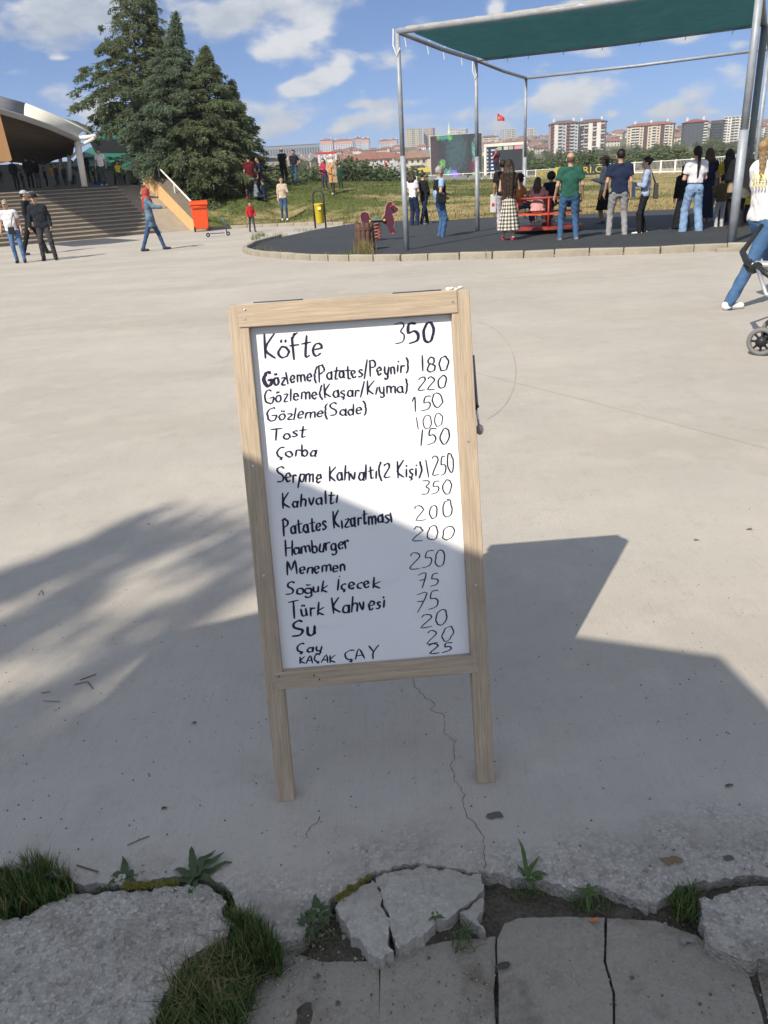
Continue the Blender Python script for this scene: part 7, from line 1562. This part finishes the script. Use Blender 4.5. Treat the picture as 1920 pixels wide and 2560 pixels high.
MB().tube([(.36,0,.09),(.28,0,.70)],.020,8).build('stem',sb,so,True); MB().tube([(.28,-.16,.72),(.28,.16,.72)],.018,8).build('handlebar',dkp,so,True); MB().box((0,0,.11),(.56,.12,.03)).build('deck',sb,so,bevel=.01)
for x,y in((.40,0),(-.34,0)): o=MB().tube([(x,y-.022,.075),(x,y+.022,.075)],.075,14).build('wheel',tyre,so); MB().tube([(x,y-.026,.075),(x,y+.026,.075)],.03,8).build('hub',alu,o)
lb_=gnd(802,572); li=thing('litter_bin','yellow litter bin hanging in a dark steel hoop stand','litter bin',lb_,math.radians(-15)); ds=M('dark_steel',(.045,.042,.045),.5,noise=(9,.3))
MB().tube([(-.21,0,0),(-.21,0,1.15)]+[(-.21*math.cos(a),0,1.15+.21*math.sin(a)) for a in np.linspace(.2,math.pi-.2,10)]+[(.21,0,1.15),(.21,0,0)],.035,8).build('hoop',ds,li,True)
MB().lathe([(.14,.20),(.155,.22),(.18,.86),(.19,.87),(.19,.90),(.165,.90),(.155,.5)],n=20).build('bucket',M('yellow_paint',(.62,.50,.03),.45,noise=(5,.12)),li,True)
MB().tube([(-.2,0,.80),(.2,0,.80)],.02,8).build('pivot',ds,li); MB().box((0,0,.01),(.75,.45,.03)).build('foot_slab',kst,li,bevel=.005)
MB().box((.08,-.215,.74),(.12,.03,.10)).build('sticker',M('pale_yellow',(.75,.70,.25),.6),li)
sp_=gnd(914,631); su=thing('timber_stump','weathered brown timber stump post in the rubber surface edge','stump',sp_); wbm=M('weathered_timber',(.085,.045,.035),.9,noise=(9,.5,(.14,.09,.07)),bump=(14,1.,.02),stretch=(1,1,.15))
for i in range(11):
    a=2*math.pi*i/11; c=(.17*math.cos(a),.17*math.sin(a)); MB().tube([(c[0]*1.08,c[1]*1.08,-.02),(c[0]*1.05,c[1]*1.05,.35),(c[0],c[1],.66+random.uniform(-.02,.02))],[.062,.056,.05],8).build('stave',wbm,su,True)
MB().lathe([(.17,0),(.16,.63)],n=12).build('core',M('dark_core',(.03,.02,.015),1),su)
MB().lathe([(.222,.50),(.228,.50),(.228,.56),(.222,.56)],n=22).build('band',wbm,su)
rp_=gnd(945,606); ri=thing('spring_rider','purple horse shaped spring rider on a coil','spring rider',(rp_[0],rp_[1],.045),math.radians(-5)); pu=M('purple_panel',(.085,.018,.040),.5,noise=(4,.15)); edg=M('edge_wood',(.55,.38,.33),.7)
mb=MB().tube([(.095*math.cos(t)*(1-.1*t/31),.095*math.sin(t),.04+.42*t/31.4) for t in np.linspace(0,31.4,110)],.020,7); mb.build('spring',M('rusty_spring',(.38,.12,.10),.6,noise=(9,.4)),ri,True)
headp=[(.16,.50),(.30,.40),(.36,.22),(.44,.16),(.52,.20),(.50,.28),(.47,.34),(.52,.46),(.50,.62),(.46,.72),(.55,.74),(.64,.80),(.64,.86),(.56,.92),(.52,.98),(.44,1.05),(.36,1.04),(.30,.96),(.27,.84),(.24,.70),(.14,.58)]
tailp=[(-.16,.50),(-.30,.46),(-.42,.50),(-.46,.60),(-.48,.72),(-.44,.80),(-.34,.82),(-.24,.78),(-.20,.66),(-.12,.58)]
for y in(-.0,): 
    for nm,pl in (('head_panel',headp),('tail_panel',tailp)):
        MB().ext([(x*.92,-.012,z*.92) for x,z in pl],(0,.024,0)).build(nm,pu,ri,fix=True)
        o_=MB().tube([(x*.92,0,z*.92) for x,z in pl[6 if nm[0]=='h' else 2:]],.011,5); o_.build('edge',edg,ri)
MB().box((0,0,.53),(.34,.24,.035)).build('seat',M('seat_teal',(.05,.16,.17),.6),ri,bevel=.01); MB().box((0,0,.49),(.30,.16,.05)).build('mount_plate',ds,ri)
yb=M('yellow_cap',(.62,.50,.03),.5)
for x in(-.17,-.10,.14,.21):
    for y in(-.05,.05): MB().ball((x,y,.51),(.035,.03,.035),8,6).build('bolt_cap',yb,ri,True)
MB().tube([(.40,-.12,.84),(.40,.12,.84)],.016,8).build('hand_grip',orm,ri,True); MB().box((.42,0,.17),(.06,.10,.03)).build('foot_rest',orm,ri)
MB().ball((.45,-.014,.88),(.03,.01,.02),8,5).build('eye_mark',orm,ri)
# red and white marker post in the cedar shade
p=on_ter(619,498); mp_=thing('marker_post','thin red and white striped post behind the small child in red','post',p)
for i in range(5): MB().tube([(0,0,i*.22),(0,0,(i+1)*.22)],.045,8).build('band',M('post_red',(.45,.05,.04),.6) if i%2==0 else white,mp_)
MB().tube([(0,0,1.1),(0,0,1.2)],[.045,.008],8).build('tip',white,mp_)
# outdoor barbecue stand silhouettes on the mound
p=on_ter(682,464); o=thing('folding_stand','dark folding stand with a curved top on the mound','stand',p)
MB().tube([(-.5,0,.75),(-.2,0,.70),(.2,0,.78),(.45,0,.72)],.03,6).build('top',ds,o)
for x in(-.35,.3): MB().tube([(x,0,0),(x*.8,0,.72)],.02,6).build('leg',ds,o)
# tall timber tower post at the picture edge
p=gnd(1925,545); o=thing('timber_tower','dark brown timber play tower post with a cross beam at the picture edge','play tower',p)
MB().box((0,0,2.0),(.30,.30,4.0)).build('post',M('play_timber',(.10,.045,.04),.8,noise=(5,.4),stretch=(1,1,.2)),o,bevel=.02); MB().box((0.35,0,3.75),(1.2,.2,.24)).build('beam',M('play_timber',(.1,.045,.04),.8),o,bevel=.02)
# weeds growing along the kerb of the playground
for (px,py,n_,hm_,w_,lb) in ((912,636,90,.42,26,'tall dry grass clump at the foot of the timber stump'),(880,642,22,.2,30,'sparse weeds between kerb and stump'),(1000,648,12,.12,10,'small weed at the foot of the front pole'),(820,646,20,.18,14,'upright weed behind the kerb before the stump'),(765,644,16,.16,14,'short weed behind the kerb near the corner'),(700,636,26,.17,26,'weeds in the rounded corner of the playground'),(660,628,26,.17,22,'weeds at the tip of the playground'),(1215,642,18,.17,8,'weed in the kerb joint below the checked skirt'),(1170,642,8,.14,16,'two thin stalks behind the kerb'),(655,590,30,.2,14,'weeds on the path side kerb'),(700,592,26,.18,20,'weeds between path and rubber'),(760,578,24,.16,30,'grass strip beside the litter bin'),(640,600,20,.3,16,'tall thin stalks at the playground tip'),(1850,585,10,.15,8,'small weed by the near pole')):
    pts=[gnd(px+random.gauss(0,w_*.5),py+random.gauss(0,1.2),.03) for _ in range(n_*3)]
    V_,Fc=blades([tuple(p) for p in pts],hm_*.35,hm_,.012,.45); tag(npmesh('weed_clump',V_,Fc,gb_m[1] if 'dry' in lb else (gb_m[0] if px%2 else M('kerb_weed',(.16,.18,.06),.8,noise=(9,.3),trans=.2))),lb,'weeds',kind='stuff')
